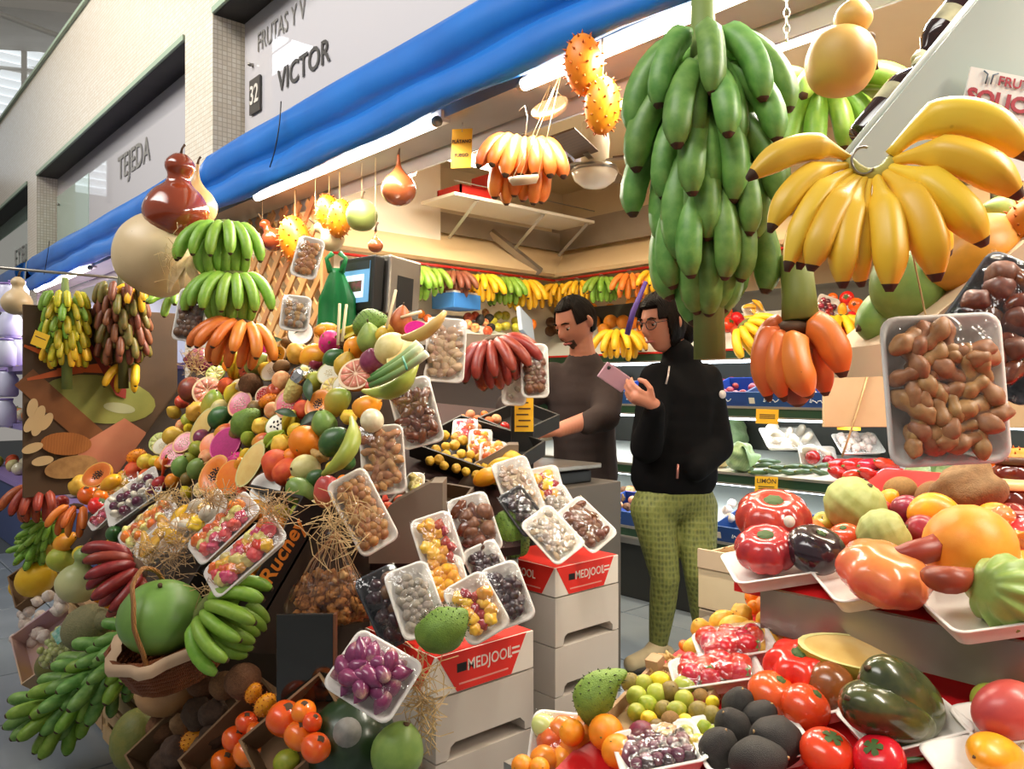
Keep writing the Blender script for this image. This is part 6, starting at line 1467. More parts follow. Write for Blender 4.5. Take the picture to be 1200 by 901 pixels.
for i in range(11): pf('zucchini', 890 + (i % 5) * 18 + (i // 5) * 6, 553 - (i // 5) * 6 - (i % 2), 27, 178 + rng.uniform(-12, 8), zone='C', plane=tp('C'), lift=.14 + .12 * (i // 5), tz=.3)
for i in range(9): pf('pepper', 985 + (i % 5) * 18, 556 - (i // 5) * 12, 34, 175 + rng.uniform(-20, 20), zone='C', plane=tp('C'), lift=.2, tz=.4)
ptray(958, 537, 4.35, .13, .2, 0, (0, .5, .85), ['nope'] if False else ['palehalf', 'cherry'], 4, .07, 'wrapped foam tray with two pale fruits on the lit shelf')
ptray(1005, 521, 4.3, .16, .24, 5, (0, .8, .6), ['garlic'], 14, .045, 'foam tray of pale mushrooms on the lit shelf')
ptray(925, 515, 4.5, .2, .3, 0, (0, .85, .5), ['palehalf'], 6, .07, 'wide foam tray of pale sliced vegetables on the lit shelf')
ptray(968, 362, 4.6, .12, .15, 70, (0, .3, 1), ['cherry', 'grape'], 14, .03, 'foam tray of dark grapes behind the banana stalk')
ptray(886, 372, 4.7, .18, .12, 20, (0, .3, 1), ['mangoslice'], 7, .07, 'foam tray of yellow slices above the yellow bananas')
for i, (px, py) in enumerate(((852, 598), (858, 590), (855, 607))):
    p, d = onplane(px, py, tp('D')[0] + tp('D')[1] * .07, tp('D')[1]); o = obj('garlic_bulb', BITS['garlic'], None, p, axis_rot(cdir(.2 * i - .5, 1, .4)), .06); tag(o, 'white garlic bulb on the lowest cooler shelf', 'garlic', 'garlic bulbs on the lowest cooler shelf')
# price signs of the cooler
price_sign(898, 568, 4.05, .115, .085, 2, 'yellow price card reading LIMÓN on the cooler', (-.1, 0, 1), -2, [('LIMÓN', .018, .032)])
price_sign(899, 488, 4.3, .12, .08, 3, 'yellow price card below the blue crates', (-.1, 0, 1), -2)
price_sign(995, 494, 4.15, .12, .09, 3, 'yellow price card behind the wooden crate end', (-.1, 0, 1), -2)
price_sign(841, 412, 4.6, .06, .085, 2, 'yellow price card below the red rail beside the jacket', (-.1, 0, 1), 2)
price_sign(1022, 575, 3.9, .1, .07, 2, 'yellow price card in front of the red peppers', (-.1, 0, 1), -2)
# bananas hanging from the red rails
def rail_hand(px, side, n, L, c, label, fan=130, drop=.02, variant=1):
    r = ray(px, 453)
    if side: P = Vector((r.x / r.y * 4.22, 4.22, 2.07 - drop))
    else: P = Vector((4.22, r.y / r.x * 4.22, 2.07 - drop))
    hand(P, frame(UP, -FWD), n, L * .9, c, label, 'banana hands hanging from the red rails', fan=fan, variant=variant, hook=.03)
for px, n, L, c, lab in ((482, 14, .24, 'green', 'green banana hand on the red rail beside the register'), (503, 10, .2, 'green', 'green banana hand on the red rail next to the brown ones'), (532, 13, .2, 'brown', 'brown red banana hand on the red rail'), (563, 12, .22, 'yellow', 'spotted yellow banana hand on the red rail'), (589, 13, .22, 'green', 'green banana hand on the rail above the yellow apples'), (612, 11, .24, 'yellow', 'yellow banana hand at the corner of the rails')):
    rail_hand(px, True, n, L, c, lab)
for px, n, L, c, lab in ((640, 9, .2, 'yellow', 'yellow banana hand above the shopkeeper'), (655, 7, .17, 'yellow', 'small yellow banana hand above the shopkeeper'), (678, 8, .17, 'yellow', 'yellow banana hand beside the green rail hand'), (707, 12, .2, 'green', 'green banana hand on the rail above the pale oranges'), (740, 9, .2, 'orange', 'orange banana hand on the rail above the oranges'), (768, 8, .18, 'yellow', 'yellow banana hand on the rail above the customer')):
    rail_hand(px, False, n, L, c, lab)
hand(at(725, 388, 5.2), frame(UP, -FWD), 12, .2, 'yellow', 'yellow banana hand hanging behind the shopkeeper', fan=150, variant=1)
hand(at(872, 380, 4.4), frame(cdir(-.6, .8, 0), -FWD), 9, .2, 'yellow', 'yellow banana hand lying beside the orange hand', fan=90, variant=1)
hand(at(985, 372, 4.3), frame(UP, -FWD), 14, .2, 'yellow', 'ripe yellow banana hand below the grape tray', fan=160, variant=1)
# purple net strip
o = swept('net_strip', 'purple net strip hanging among the pale oranges', 'net', [(757, 330), (742, 365), (735, 392)], [2.5, 3.5, 3.5], M('purple net', '#4a2a7c', .6, bump=(60, .5)), d=4.55)
# side shelf along the side wall
ss = empty('side_shelf', (3.2, 4.3, 0)); tag(ss, 'sloping side shelf of apples below the red rail', 'shelf')
obj('shelf_board', mesh('sbd', ([(-.9, -.35, 1.56), (.42, -.35, 1.56), (.42, .08, 1.76), (-.9, .08, 1.76), (-.9, -.35, 1.58), (.42, -.35, 1.58), (.42, .08, 1.78), (-.9, .08, 1.78)], [(3, 2, 1, 0), (4, 5, 6, 7), (0, 1, 5, 4), (2, 3, 7, 6), (0, 4, 7, 3), (1, 2, 6, 5)]), COOLW, False), ss)
obj('shelf_front', mesh('sf', box(-.9, .42, -.37, -.35, 1.5, 1.62), ALU, False), ss); obj('shelf_body', mesh('sbo', box(-.9, .42, -.3, .08, 0, 1.54), M('shelf body dark', '#3a2c24', .6, var=0), False), ss)
PS = (Vector((3.2, 3.95, 1.58)), Vector((0, -.2, .43)).normalized())
cluster('yapple', [(574, 385), (576, 370), (590, 366), (605, 372), (606, 388)], 11, 12, 'S', PS, .4)
cluster('papple', [(545, 385), (550, 366), (570, 366), (572, 388)], 10, 11, 'S', PS, .4, kinds=['papple', 'apple'])
cluster('nectarine', [(475, 388), (480, 368), (505, 368), (510, 385)], 10, 11, 'S', PS, .4, kinds=['peach', 'orange', 'apple'])
cluster('avocado', [(560, 384), (562, 374), (576, 372), (578, 384)], 3, 13, 'S', PS, .5, kinds=['bavocado'])
cluster('orange', [(610, 395), (612, 380), (625, 380), (628, 396)], 3, 13, 'S', PS, .4, kinds=['gpear', 'mandarin'])
o = obj('blue_box', bbox_mesh('bb', (.28, .2, .1), M('blue lit box', '#3f86d8', .4, var=0), .004), None, at(535, 354, 5.35), (0, 0, .2)); tag(o, 'blue box standing behind the brown bananas', 'box')
obj('white_liner', mesh('wl', cbox(.24, .17, .02, (0, 0, .055)), BOXL, False), o)
o = obj('white_sack', bbox_mesh('ws', (.2, .03, .2), M('pale blue paper', '#aebfd4', .6, var=0), .008), None, at(616, 381, 5.32), (radians(-20), radians(25), .3)); tag(o, 'pale blue paper sheet beside the yellow apples', 'paper')
# ================================================================== TABLES OF THE TOMATO SIDE
RED = M('red cloth', '#d0161a', .5, c2='#c01016', nscale=5, var=0, bump=(20, .1))
T1 = plane_xz(1.45, .88, 1, .25); T2 = plane_xz(1.2, .68, 1, .25)
tb = empty('display_table', (1.5, .2, 0)); tag(tb, 'steel display table with red cloth below the hanging tray', 'table')
def slope_slab(n, plane, x0, x1, y0, y1, th, mat, par, off=0):
    p0, nn = plane; s = -nn.x / nn.z
    f = lambda x: p0.z + (x - p0.x) * s + off
    v = [(x - par.location.x, y - par.location.y, f(x) + d) for d in (-th, 0) for x, y in ((x0, y0), (x1, y0), (x1, y1), (x0, y1))]
    return obj(n, mesh(n, (v, [(3, 2, 1, 0), (4, 5, 6, 7), (0, 1, 5, 4), (1, 2, 6, 5), (2, 3, 7, 6), (3, 0, 4, 7)]), mat, False), par)
slope_slab('upper_shelf', T1, 1.455, 2.2, -1.2, .92, .02, RED, tb, -.012)
def px_slab(n, plane, pix, wor, th, mat, par, off):
    P = [onplane(x, y, plane[0] + plane[1] * off, plane[1])[0] - par.location for x, y in pix]
    s = -plane[1].x / plane[1].z
    P += [Vector((x, y, plane[0].z + (x - plane[0].x) * s + off)) - par.location for x, y in wor]
    k = len(P); v = [tuple(p) for p in P] + [tuple(p - UP * th) for p in P]
    f = [tuple(range(k)), tuple(range(k, 2 * k))[::-1]] + [(i, i + k, (i + 1) % k + k, (i + 1) % k) for i in range(k)]
    return obj(n, mesh(n, (v, f), mat, False), par)
px_slab('lower_shelf', T2, [(640, 912), (704, 846), (765, 784), (838, 730), (905, 702)], [(1.62, .8), (1.62, -1.2), (.8, -1.2), (.8, .6)], .03, RED, tb, -.012)
obj('steel_fascia', mesh('fas', box(1.44 - 1.5, 1.455 - 1.5, -1.2 - .2, .835 - .2, .785, .872), STEEL, False), tb)
obj('steel_fascia', mesh('fas', box(1.44 - 1.5, 2.2 - 1.5, .835 - .2, .85 - .2, .7, .87), STEEL, False), tb)
for x, y in ((.96, 1.05), (1.56, 1.05), (.96, -1.1), (1.56, -1.1), (2.15, .85), (2.15, -1.1)):
    zt = .60 if x < 1 else (.74 if x < 2 else 1.02)
    obj('leg', mesh('leg', box(x - .02 - 1.5, x + .02 - 1.5, y - .02 - .2, y + .02 - .2, 0, zt), STEEL, False), tb)
TU = (-.1, .86, .5)
def otray(px, py, plane, w, l, ang, label, h=.028, off=.0, bits=None, n=0, size=.03, film=False, **kw):
    p, d = onplane(px, py, plane[0] + plane[1] * off, plane[1])
    nrm = plane[1]; yv = cdir(cos(radians(ang)), sin(radians(ang)), 0); R = frame(nrm, yv - nrm * yv.dot(nrm))
    return tray(p, R, w, l, h, bits or ['cherry'], n, size, label, film=film, **kw)
otray(922, 672, T1, .15, .23, -14, 'open white foam tray of ribbed and black tomatoes')
otray(1050, 688, T1, .16, .27, -10, 'open white foam tray with a huge pink tomato and red bananas')
otray(1180, 722, T1, .16, .24, -14, 'open white foam tray with a wrinkled chayote')
R1 = [('rtomato', 898, 643, 66, 100), ('rtomato', 906, 606, 76, 95), ('btomato', 956, 644, 66, 80), ('ptomato', 1036, 672, 84, 80), ('cherimoya', 1002, 592, 64, 60), ('cherimoya', 1036, 627, 58, 30), ('otomato', 991, 632, 40, 110), ('otomato', 972, 632, 24, None),
      ('plum', 1063, 599, 38, None), ('plum', 1080, 622, 38, None), ('plum', 1045, 615, 26, None), ('ymango', 1094, 602, 50, 10), ('ymango', 1040, 588, 30, 60), ('kiwi', 1055, 574, 36, 10), ('kiwi', 1090, 581, 36, 60), ('kiwi', 1128, 588, 36, 100), ('kiwi', 1112, 598, 26, 30), ('potato', 1135, 573, 66, 20),
      ('bigorange', 1136, 642, 92, None), ('chayote', 1180, 694, 86, 160), ('ymango', 1165, 608, 40, 20), ('apple', 1032, 600, 30, None), ('kiwano', 1190, 541, 46, 10), ('peach', 955, 622, 26, None), ('yapple', 965, 612, 26, None), ('lemon', 1160, 572, 22, 0)]
for it in R1: pf(*it, zone='upper', plane=T1, lift=.45)
ZONES['upper'] = 'on the steel table beside the foam trays'
REDB = BAN['dred']
for i, (a, b, c, r) in enumerate((((1040, 650), (1095, 652), (1124, 622), [6, 10, 14, 15, 15, 15, 12, 6, 3.5]), ((1085, 672), (1120, 690), (1140, 668), [9, 13, 15, 16, 16, 15, 12, 8, 3]))):
    swept('red_banana', ['dark red banana lying on the huge pink tomato', 'dark red banana lying in the tray beside the pink tomato'][i], 'banana', curve_px(a, b, c), r, REDB, .09, 10, plane=T1, shape=lambda t: 1 + .05 * cos(5 * t))
# sticker on the tomato
st_ = obj('oval_sticker', mesh('st', lathe([(.012, 0), (.012, .001)], 16), BOXL), None, at(925, 611, 1.575), axis_rot(cdir(.1, .2, 1))); st_.parent = [o for k, z, o in REG if k == 'rtomato'][-1]; st_.matrix_parent_inverse = st_.parent.matrix_basis.inverted()
# jars
HON = M('dark honey', '#5a1c10', .12, var=0, coat=.6); LID = M('pale jar lid', '#d8c080', .35, var=0)
def jar(px, py, d, r, h, label, lid=LID):
    j = obj('honey_jar', mesh('jar', lathe([(r * .9, 0), (r, r * .15), (r, h * .72), (r * .85, h * .86), (r * .82, h)], 24), HON), None, at(px, py, d)); tag(j, label, 'jar')
    obj('lid', mesh('lid', lathe([(r * .88, h), (r * .9, h + .002), (r * .9, h + .014), (r * .86, h + .016)], 24), lid), j)
    obj('paper_label', mesh('pl', lathe([(r * 1.01, h * .2), (r * 1.01, h * .3)], 24, caps=False), BOXL), j)
jar(1182, 604, 1.75, .052, .06, 'dark honey jar with a pale lid behind the chayote'); jar(1190, 566, 1.85, .05, .045, 'upper honey jar under the orange fruit', M('dark jar lid', '#4a2a18', .4))
# bag of cut fruit
bg = empty('fruit_bag', onplane(1188, 640, T1[0] + T1[1] * .05, T1[1])[0]); tag(bg, 'clear bag of yellow cut fruit beside the big orange', 'bag')
obj('clear_bag', mesh('cb', body(.075, .08, lump=.3, pear=.3, seg=26), FILM), bg)
for i in range(16):
    a = i * 2.4; q = sqrt((i + .5) / 16)
    obj('fruit_piece', BITS['mangoslice' if i % 3 else 'candied'], bg, (.055 * q * cos(a), .055 * q * sin(a), -.03 + .05 * (1 - q) + rng.uniform(-.01, .02)), Euler((i, i * 2, 0)).to_matrix(), .05)
# ---- lower table
otray(878, 880, T2, .145, .17, 25, 'open foam tray of black rough avocados', off=.004)
otray(948, 832, T2, .12, .15, 35, 'open foam tray of mixed red and brown tomatoes', off=.004)
otray(1060, 862, T2, .125, .165, 40, 'open foam tray of two large dark green mangoes', off=.004)
otray(1190, 862, T2, .10, .15, -8, 'open foam tray of a pink mango on the red cloth', off=.004)
otray(1160, 912, T2, .11, .15, -8, 'open foam tray of a yellow tomato on the red cloth', off=.004)
otray(862, 768, T2, .105, .145, -15, 'wrapped foam tray of strawberries above another', off=.02, bits=['strawberry'], n=14, size=.04, film=True, layers=1)
otray(840, 800, T2, .10, .16, -12, 'wrapped foam tray of strawberries beside the tuber box', off=.012, bits=['strawberry'], n=12, size=.04, film=True, layers=1)
otray(775, 893, T2, .11, .14, 20, 'wrapped foam tray of dark cherries below the passion fruit', off=.01, bits=['grape', 'fig'], n=30, size=.022, film=True)
t = ptray(668, 880, 1.47, .145, .125, 88, (-.1, .72, .68), ['apricot', 'apricot', 'limecut', 'apricot'], 9, .055, 'wrapped foam tray of peeled apricots and lime wedge', h=.03)
R2 = [('bavocado', 867, 827, 48, 90), ('bavocado', 891, 841, 46, 60), ('bavocado', 858, 852, 50, 120), ('bavocado', 843, 877, 54, 80), ('bavocado', 909, 868, 66, 150), ('bavocado', 889, 893, 66, 20),
      ('rtomato2', 936, 782, 74, 95), ('otomato', 905, 814, 56, 70), ('otomato', 944, 829, 56, 60), ('brtomato', 971, 805, 58, 70), ('tomato', 918, 800, 46, 80), ('tomato', 969, 882, 60, 80), ('tomato', 1030, 890, 58, 120), ('zucchini', 1065, 892, 30, 20),
      ('dmango', 1042, 836, 108, 155), ('dmango', 1058, 815, 112, 140), ('pmango', 1180, 838, 84, 165), ('guava', 1160, 822, 44, None), ('ymango', 1170, 888, 66, 170),
      ('ypapaya', 822, 738, 30, 120), ('ypapaya', 814, 757, 26, 30), ('ypapaya', 846, 727, 30, 40), ('ypapaya', 861, 734, 34, 20), ('ypapaya', 880, 740, 32, 160), ('ypapaya', 903, 747, 32, 150), ('ypapaya', 888, 758, 30, 120), ('quince', 869, 720, 26, None), ('quince', 899, 728, 26, None),
      ('mandarin', 881, 701, 20, None), ('mandarin', 896, 709, 24, None), ('mandarin', 909, 702, 22, None), ('orange', 917, 741, 28, None), ('mandarin', 884, 712, 18, None), ('mandarin', 913, 716, 20, None), ('mandarin', 803, 757, 16, None),
      ('orange', 710, 858, 40, None), ('orange', 724, 880, 38, None), ('orange', 670, 858, 30, None), ('ppassion', 752, 862, 34, None), ('ppassion', 736, 884, 34, None), ('plum', 820, 822, 26, None), ('orange', 612, 898, 26, None), ('orange', 632, 900, 24, None)]
for it in R2: pf(*it, zone='lower', plane=T2, lift=.46)
ZONES['lower'] = 'on the red cloth table'
cluster('passion', [(735, 802), (750, 792), (800, 800), (835, 822), (842, 860), (815, 872), (770, 862), (738, 845)], 44, 24, 'citrus', T2, .8, kinds=['lemon', 'passion', 'guava', 'lime', 'passion', 'kiwi'], sep=.6, tries=8000)
cluster('ginger', [(762, 792), (772, 768), (800, 770), (825, 782), (815, 800)], 24, 14, 'citrus', T2, .6, sep=.6)
ZONES['citrus'] = 'in the crate by the curved soursop'
mw = pf('hcantaloupe', 1010, 764, 122, -18, zone='lower', plane=T2, lift=.34, face=(.1, .95, .3))
ks = put('kidneysop', onplane(716, 822, T2[0] + T2[1] * .05, T2[1])[0], .115, rot=frame(cdir(.3, .92, .2), cdir(0, -.1, 1)), zone='lower')
# wooden crate around the limes
def crate_px(a, b, c, h, label):
    A, B, C = [onplane(*p, T2[0] - T2[1] * .0, T2[1])[0] for p in (a, b, c)]
    x = (B - A); w = x.length; x.normalize(); z = T2[1]; x = (x - z * x.dot(z)).normalized(); y = z.cross(x); l = (C - A).dot(y)
    R = Matrix((x, y, z)).transposed()
    k = empty('wooden_crate', A, R); tag(k, label, 'crate')
    y0, y1 = min(0, l), max(0, l)
    for n_, bb in (('slat', box(0, w, y0, y0 + .008, .0, h)), ('slat', box(0, w, y1 - .008, y1, .0, h)), ('slat', box(0, .008, y0, y1, .0, h)), ('slat', box(w - .008, w, y0, y1, .0, h)), ('crate_floor', box(0, w, y0, y1, -.004, .004))):
        obj(n_, mesh(n_, bb, WOODPALE, False), k)
    for xx in (.012, w - .012):
        for yy in (y0 + .012, y1 - .012): obj('corner_post', mesh('cp', box(xx - .014, xx + .014, yy - .014, yy + .014, 0, h + .018), WOODPALE, False), k)
crate_px((700, 862), (768, 790), (770, 912), .028, 'pale wooden crate of limes and passion fruit')
# cartons on the floor behind the table end
cc = carton('carton', (2.14, 1.25, .62), Matrix.Identity(3), .3, .26, .16, 'pale cardboard carton behind the strawberry trays', M('pale carton', '#c9b391', .8, c2='#b59c78', nscale=4))
obj('carton_lip', mesh('lip', box(-.155, -.145, -.13, .13, .12, .175), _mats['pale carton'], False), cc)
c2_ = obj('carton', bbox_mesh('c2', (.3, .26, .615), M('dark printed carton', '#3a2a30', .6, c2='#c9b391', nscale=5, namt=.6), .004, (0, 0, .3075)), None, (2.14, 1.25, 0)); tag(c2_, 'dark printed carton standing on the floor', 'carton'); obj('tape_strip', mesh('ts', box(-.1505, -.1495, -.02, .02, .1, .6), CARD, False), c2_)
for k, x, y in (('kiwi', 2.06, 1.32), ('orange', 2.07, 1.24), ('orange', 2.14, 1.3), ('peach', 2.15, 1.2), ('orange', 2.22, 1.25), ('mandarin', 2.06, 1.17)): put(k, (x, y, .765), .072, zone='cartonfar')
ZONES['cartonfar'] = 'in the pale cardboard carton'
# wooden crate end behind the nut tray
o = obj('crate_board', bbox_mesh('cbd', (.19, .012, .155), M('pale ply board', '#c9ad86', .7, c2='#b8966a', nscale=5, var=0), .002), None, at(1004, 468, 2.2), frame(UP, FWD)); tag(o, 'pale plywood crate end behind the tamarind tray', 'board'); obj('hanging_string', mesh('hs', sweep([(.03, -.01, .08), (.0, -.015, -.02), (-.05, -.02, -.16)], .003, 5), STRAW), o)
o = obj('crate_board', bbox_mesh('cbd', (.16, .012, .16), _mats['pale ply board'], .002), None, at(1185, 468, 2.2), frame(UP, FWD)); tag(o, 'pale plywood crate end beside the tamarind tray edge', 'board')

# ================================================================== HANGING IN FRONT
HB = empty('hanging_bar', (1.15, 0, 2.12)); tag(HB, 'steel bar in front of the awning carrying the banana bunches', 'bar')
obj('bar', mesh('bar', sweep([(0, -.9, 0), (0, .85, 0)], .012, 8), STEEL), HB)
for y in (-.8, .8): obj('tie_rod', mesh('tie', sweep([(0, y, 0), (.59, y, 1.4)], .006, 6), STEEL), HB)
gbunch = bunch(at(826, 140, 1.36), Rb(-.02, 1, 0), 5, 8, .188, .036, .33, 'dgreen', 'huge green plantain bunch hanging on its thick stalk', variant=1, stalk_r=.024, tilt=(26, 46), bottom=.25, top=.10)
obj('rope', mesh('rope', sweep([(0, 0, .28), (0, 0, .46)], .006, 7), STRAW), gbunch)
hand(at(968, 100, 1.75), frame(UP, -FWD), 14, .2, 'green', 'green plantain cluster hanging behind the yellow hand', fan=200, variant=1, droop=(10, -30))
# chain
ch = empty('chain', at(922, 0, 1.75)); tag(ch, 'steel chain with a hook above the plantain cluster', 'chain')
for k in range(9):
    pts = [(.006 * cos(a) , 0, .011 * sin(a)) for a in [2 * pi * i / 12 for i in range(13)]]
    obj('link', mesh('link', sweep(pts, .0018, 5, caps=False), STEEL), ch, (0, 0, .06 - .018 * k), (0, 0, pi / 2 * (k % 2) + .4))
# yellow hand: every finger follows its own bow
YB_ = M('ripe yellow skin', '#eab51e', .42, c2='#f0cb45', nscale=7, namt=.8, speck=(17, .11, '#5a3510'), var=.05, bump=(30, .12))
yh = empty('banana_hand', at(1020, 186, 1.02)); tag(yh, 'large ripe yellow banana hand hanging from a ring hook', 'bananas')
def finger(par, a, b, c, r, d0, d1, d2, mat, n=19, tip=TIP, neck=.34):
    P = []; R = []
    for i in range(n):
        t = i / (n - 1); q = [(1 - t) ** 2, 2 * t * (1 - t), t * t]
        px = sum(w * p[0] for w, p in zip(q, (a, b, c))); py = sum(w * p[1] for w, p in zip(q, (a, b, c))); d = sum(w * p for w, p in zip(q, (d0, d1, d2)))
        P.append(at(px, py, d) - par.location)
        k = .30 + .70 * min(1, t / neck) ** 2.2 if t < neck else (max(.2, 1 - ((t - .72) / .28) ** 1.7 * .78) if t > .72 else 1)
        R.append(r * k * d / FPX)
    mb = MB().add(sweep(P, R, 20, lambda th: 1.05 - .10 * abs(sin(2.5 * th)), True))
    for i in range(len(mb.f)):
        if i >= (n - 2) * 20 and i != len(mb.f) - 2: mb.mi[i] = 1
    return obj('banana', mb.mesh('banana', [mat, tip]), par)
for a, b, c, r, d1, d2 in (((996, 187), (944, 150), (876, 210), 17, 1.0, 1.0), ((996, 194), (930, 195), (902, 272), 15, .99, .99), ((1000, 200), (945, 220), (922, 318), 15, .975, .975), ((1005, 204), (955, 240), (936, 316), 14, .965, .985), ((1010, 206), (965, 250), (950, 318), 18, .95, .965),
                        ((1014, 206), (985, 262), (988, 338), 17, .945, .96), ((1020, 206), (1000, 270), (1010, 336), 15, .965, .985), ((1026, 206), (1046, 256), (1042, 342), 20, .935, .95), ((1034, 202), (1090, 238), (1098, 330), 22, .935, .95), ((1040, 197), (1112, 214), (1154, 288), 22, .94, .95), ((1046, 190), (1130, 160), (1196, 232), 23, .95, .95), ((1044, 182), (1118, 92), (1208, 186), 25, .98, .97), ((1030, 204), (1085, 250), (1112, 300), 17, .99, 1.0)):
    finger(yh, a, b, c, r, 1.02, d1, d2, YB_)
obj('crown', mesh('crown', sweep([at(px, py, 1.02) - yh.location for px, py in ((992, 186), (1000, 198), (1012, 206), (1026, 206), (1038, 199), (1048, 184))], [.007, .010, .011, .011, .010, .007], 9), M('green crown', '#a8a850', .6, c2='#c9b458', nscale=8)), yh)
obj('ring_hook', mesh('rh', sweep([at(1012 + 14 * cos(a), 188 + 16 * sin(a), 1.01) - yh.location for a in [pi * .2 + 2 * pi * i / 16 * .8 for i in range(15)]], .0018, 6), STEEL), yh)
# red orange hand under a thick stalk
rh = empty('banana_hand', at(930, 384, 1.32)); tag(rh, 'orange red banana hand below a cut green stalk', 'bananas')
OB = BAN['orange']; RB = M('red orange skin', '#c2512a', .4, c2='#d8702e', nscale=5, speck=(16, .05, '#4a2412'), var=.04)
obj('stalk', mesh('stalk', sweep([at(932, 300, 1.34) - rh.location, at(936, 345, 1.33) - rh.location, at(938, 377, 1.32) - rh.location], [.026, .028, .031], 16), M('green cut stalk', '#6f7a30', .6, c2='#8a8a3c', nscale=5, speck=(10, .05, '#2c2a14'), var=0)), rh)
obj('crown', mesh('crown', body(.03, .014, lump=.3), STEMB), rh)
for a, b, c, r, d1, d2, m in (((915, 384), (880, 400), (902, 470), 14, 1.28, 1.3, RB), ((920, 386), (896, 410), (920, 470), 13, 1.26, 1.28, RB), ((932, 386), (922, 420), (950, 465), 18, 1.24, 1.27, OB), ((942, 382), (975, 375), (988, 442), 18, 1.27, 1.28, OB), ((930, 390), (930, 440), (936, 476), 20, 1.3, 1.31, BAN['brown']), ((948, 392), (962, 420), (968, 464), 13, 1.33, 1.33, RB), ((922, 382), (900, 372), (890, 420), 12, 1.34, 1.34, RB)):
    finger(rh, a, b, c, r, 1.32, d1, d2, m, neck=.22)
# hanging tray of tamarind
ht = ptray(1101, 457, 1.0, .145, .182, 93, (.0, .05, 1), ['tamarind'], 40, .048, 'large foam tray of brown tamarind pods hanging below the yellow bananas', h=.028, bulge=.012)
obj('string', mesh('string', sweep([(0, .09, 0), (0, .3, -.05)], .0012, 5), STRAW), ht)
# slanted panel, bottles, sign
GP = M('grey green panel', '#a3aca3', .4, c2='#98a198', nscale=3, var=0)
pn = empty('steel_partition', at(1100, 180, 1.24)); tag(pn, 'grey slanted panel behind the yellow bananas', 'panel')
pts = [(985, 192), (1148, -6), (1260, -6), (1260, 205), (1120, 205), (985, 205)]
pts3 = [at(x, y, 1.24) - pn.location for x, y in pts]
Rn = frame(-FWD, UP); inv = Rn.inverted()
pp_ = [(inv @ p) for p in pts3]
o = obj('panel_sheet', MB().add(poly_prism([(p.x, p.y) for p in pp_][::-1], .02)).mesh('sheet', GP, False), pn, None, Rn)
obj('panel_edge', mesh('pe', sweep([pts3[0], pts3[1]], .008, 6), M('pale panel edge', '#c9c9bd', .4, var=0)), pn)
sg = empty('notice_sign', at(1170, 130, 1.2)); tag(sg, 'white notice sign with red lettering on the slanted panel', 'sign')
Rs = frame(cdir(-.05, 0, 1), cdir(.22, 1, 0))
obj('board', mesh('bd', cbox(.16, .155, .004, (.025, -.02, 0)), M('white sign board', '#dcdad2', .35, var=0), False), sg, None, Rs)
RT = M('dark red lettering', '#9c2030', .5, var=0)
for body_, x, y, s, b in (('FRUTERÍA', .032, .043, .02, .0003), ('SOLICITE', .014, .012, .033, .0012), ('EL', .025, -.022, .03, .0014), ('Cl', .062, -.05, .03, .0014)):
    o = obj('lettering', text_mesh(body_, s, RT, .0006, b), sg); o.matrix_basis = Rs.to_4x4() @ Matrix.Translation((x, y, .004))
o = obj('palm_mark', mesh('pm', sweep([(-.03, .035, .004), (-.029, .05, .004), (-.036, .054, .004)], .0012, 5), M('blue grey ink', '#4a5a66', .5)), sg, None, Rs)
o = obj('palm_mark', mesh('pm', sweep([(-.022, .036, .004), (-.021, .05, .004), (-.014, .054, .004)], .0012, 5), _mats['blue grey ink']), sg, None, Rs)
GLS = M('dark bottle glass', '#2a1310', .08, var=0, coat=.6)
def bottle(px, py, d, ax, L, r, label):
    R = axis_rot(cdir(*ax))
    b_ = obj('preserve_bottle', mesh('bt', lathe([(r * .9, -L * .5), (r, -L * .46), (r, L * .16), (r * .8, L * .27), (r * .42, L * .36), (r * .4, L * .44)], 22), GLS), None, at(px, py, d), R); tag(b_, label, 'bottle')
    obj('cap', mesh('cap', lathe([(r * .5, L * .42), (r * .5, L * .5), (r * .46, L * .51)], 18), M('cream cap', '#d8cfae', .4)), b_)
    obj('paper_label', mesh('pl', lathe([(r * 1.01, -L * .1), (r * 1.01, L * .1)], 22, caps=False), M('worn pale label', '#c9bf9a', .6, c2='#4a3a2c', nscale=16, namt=.9)), b_)
bottle(1046, 118, 1.32, (.62, .78, 0), .165, .028, 'dark preserve bottle with a cream cap leaning on the panel')
bottle(1112, 28, 1.34, (-.62, -.78, 0), .165, .030, 'dark preserve bottle lying above the other one')
# papayas behind, resting on a slanted board
sb_ = empty('slanted_shelf', at(1140, 330, 1.2)); tag(sb_, 'beige slanted shelf board under the orange papaya', 'shelf')
A, B = at(1060, 400, 1.25) - sb_.location, at(1260, 235, 1.25) - sb_.location
up_ = (B - A).normalized(); nn = up_.cross(-FWD).normalized() * -1
v = []
for p in (A, B):
    for q in (Vector((0, 0, 0)), -UP * .055, -UP * .055 + FWD * .3, FWD * .3): v.append(tuple(p + q))
obj('board', mesh('bd', (v, [(0, 1, 2, 3), (7, 6, 5, 4), (0, 4, 5, 1), (1, 5, 6, 2), (2, 6, 7, 3), (3, 7, 4, 0)]), M('beige board', '#c2a888', .6, c2='#b59a7a', nscale=5, var=0), False), sb_)
obj('dark_rail', mesh('dr', sweep([A - UP * .06 + RGT * .09, B - UP * .06 + RGT * .09], .012, 6), BLACKP), sb_)
obj('shelf_post', mesh('spo', sweep([B + FWD * .2 - UP * .03, B + FWD * .2 + UP * .9], .012, 6), STEEL), sb_)
ptray(1180, 385, 1.2, .16, .2, 55, (-.3, .3, .9), ['dfig', 'date'], 20, .05, 'dark tray of brown dates under the slanted shelf', h=.02, mat=_mats['dark plastic tray'])
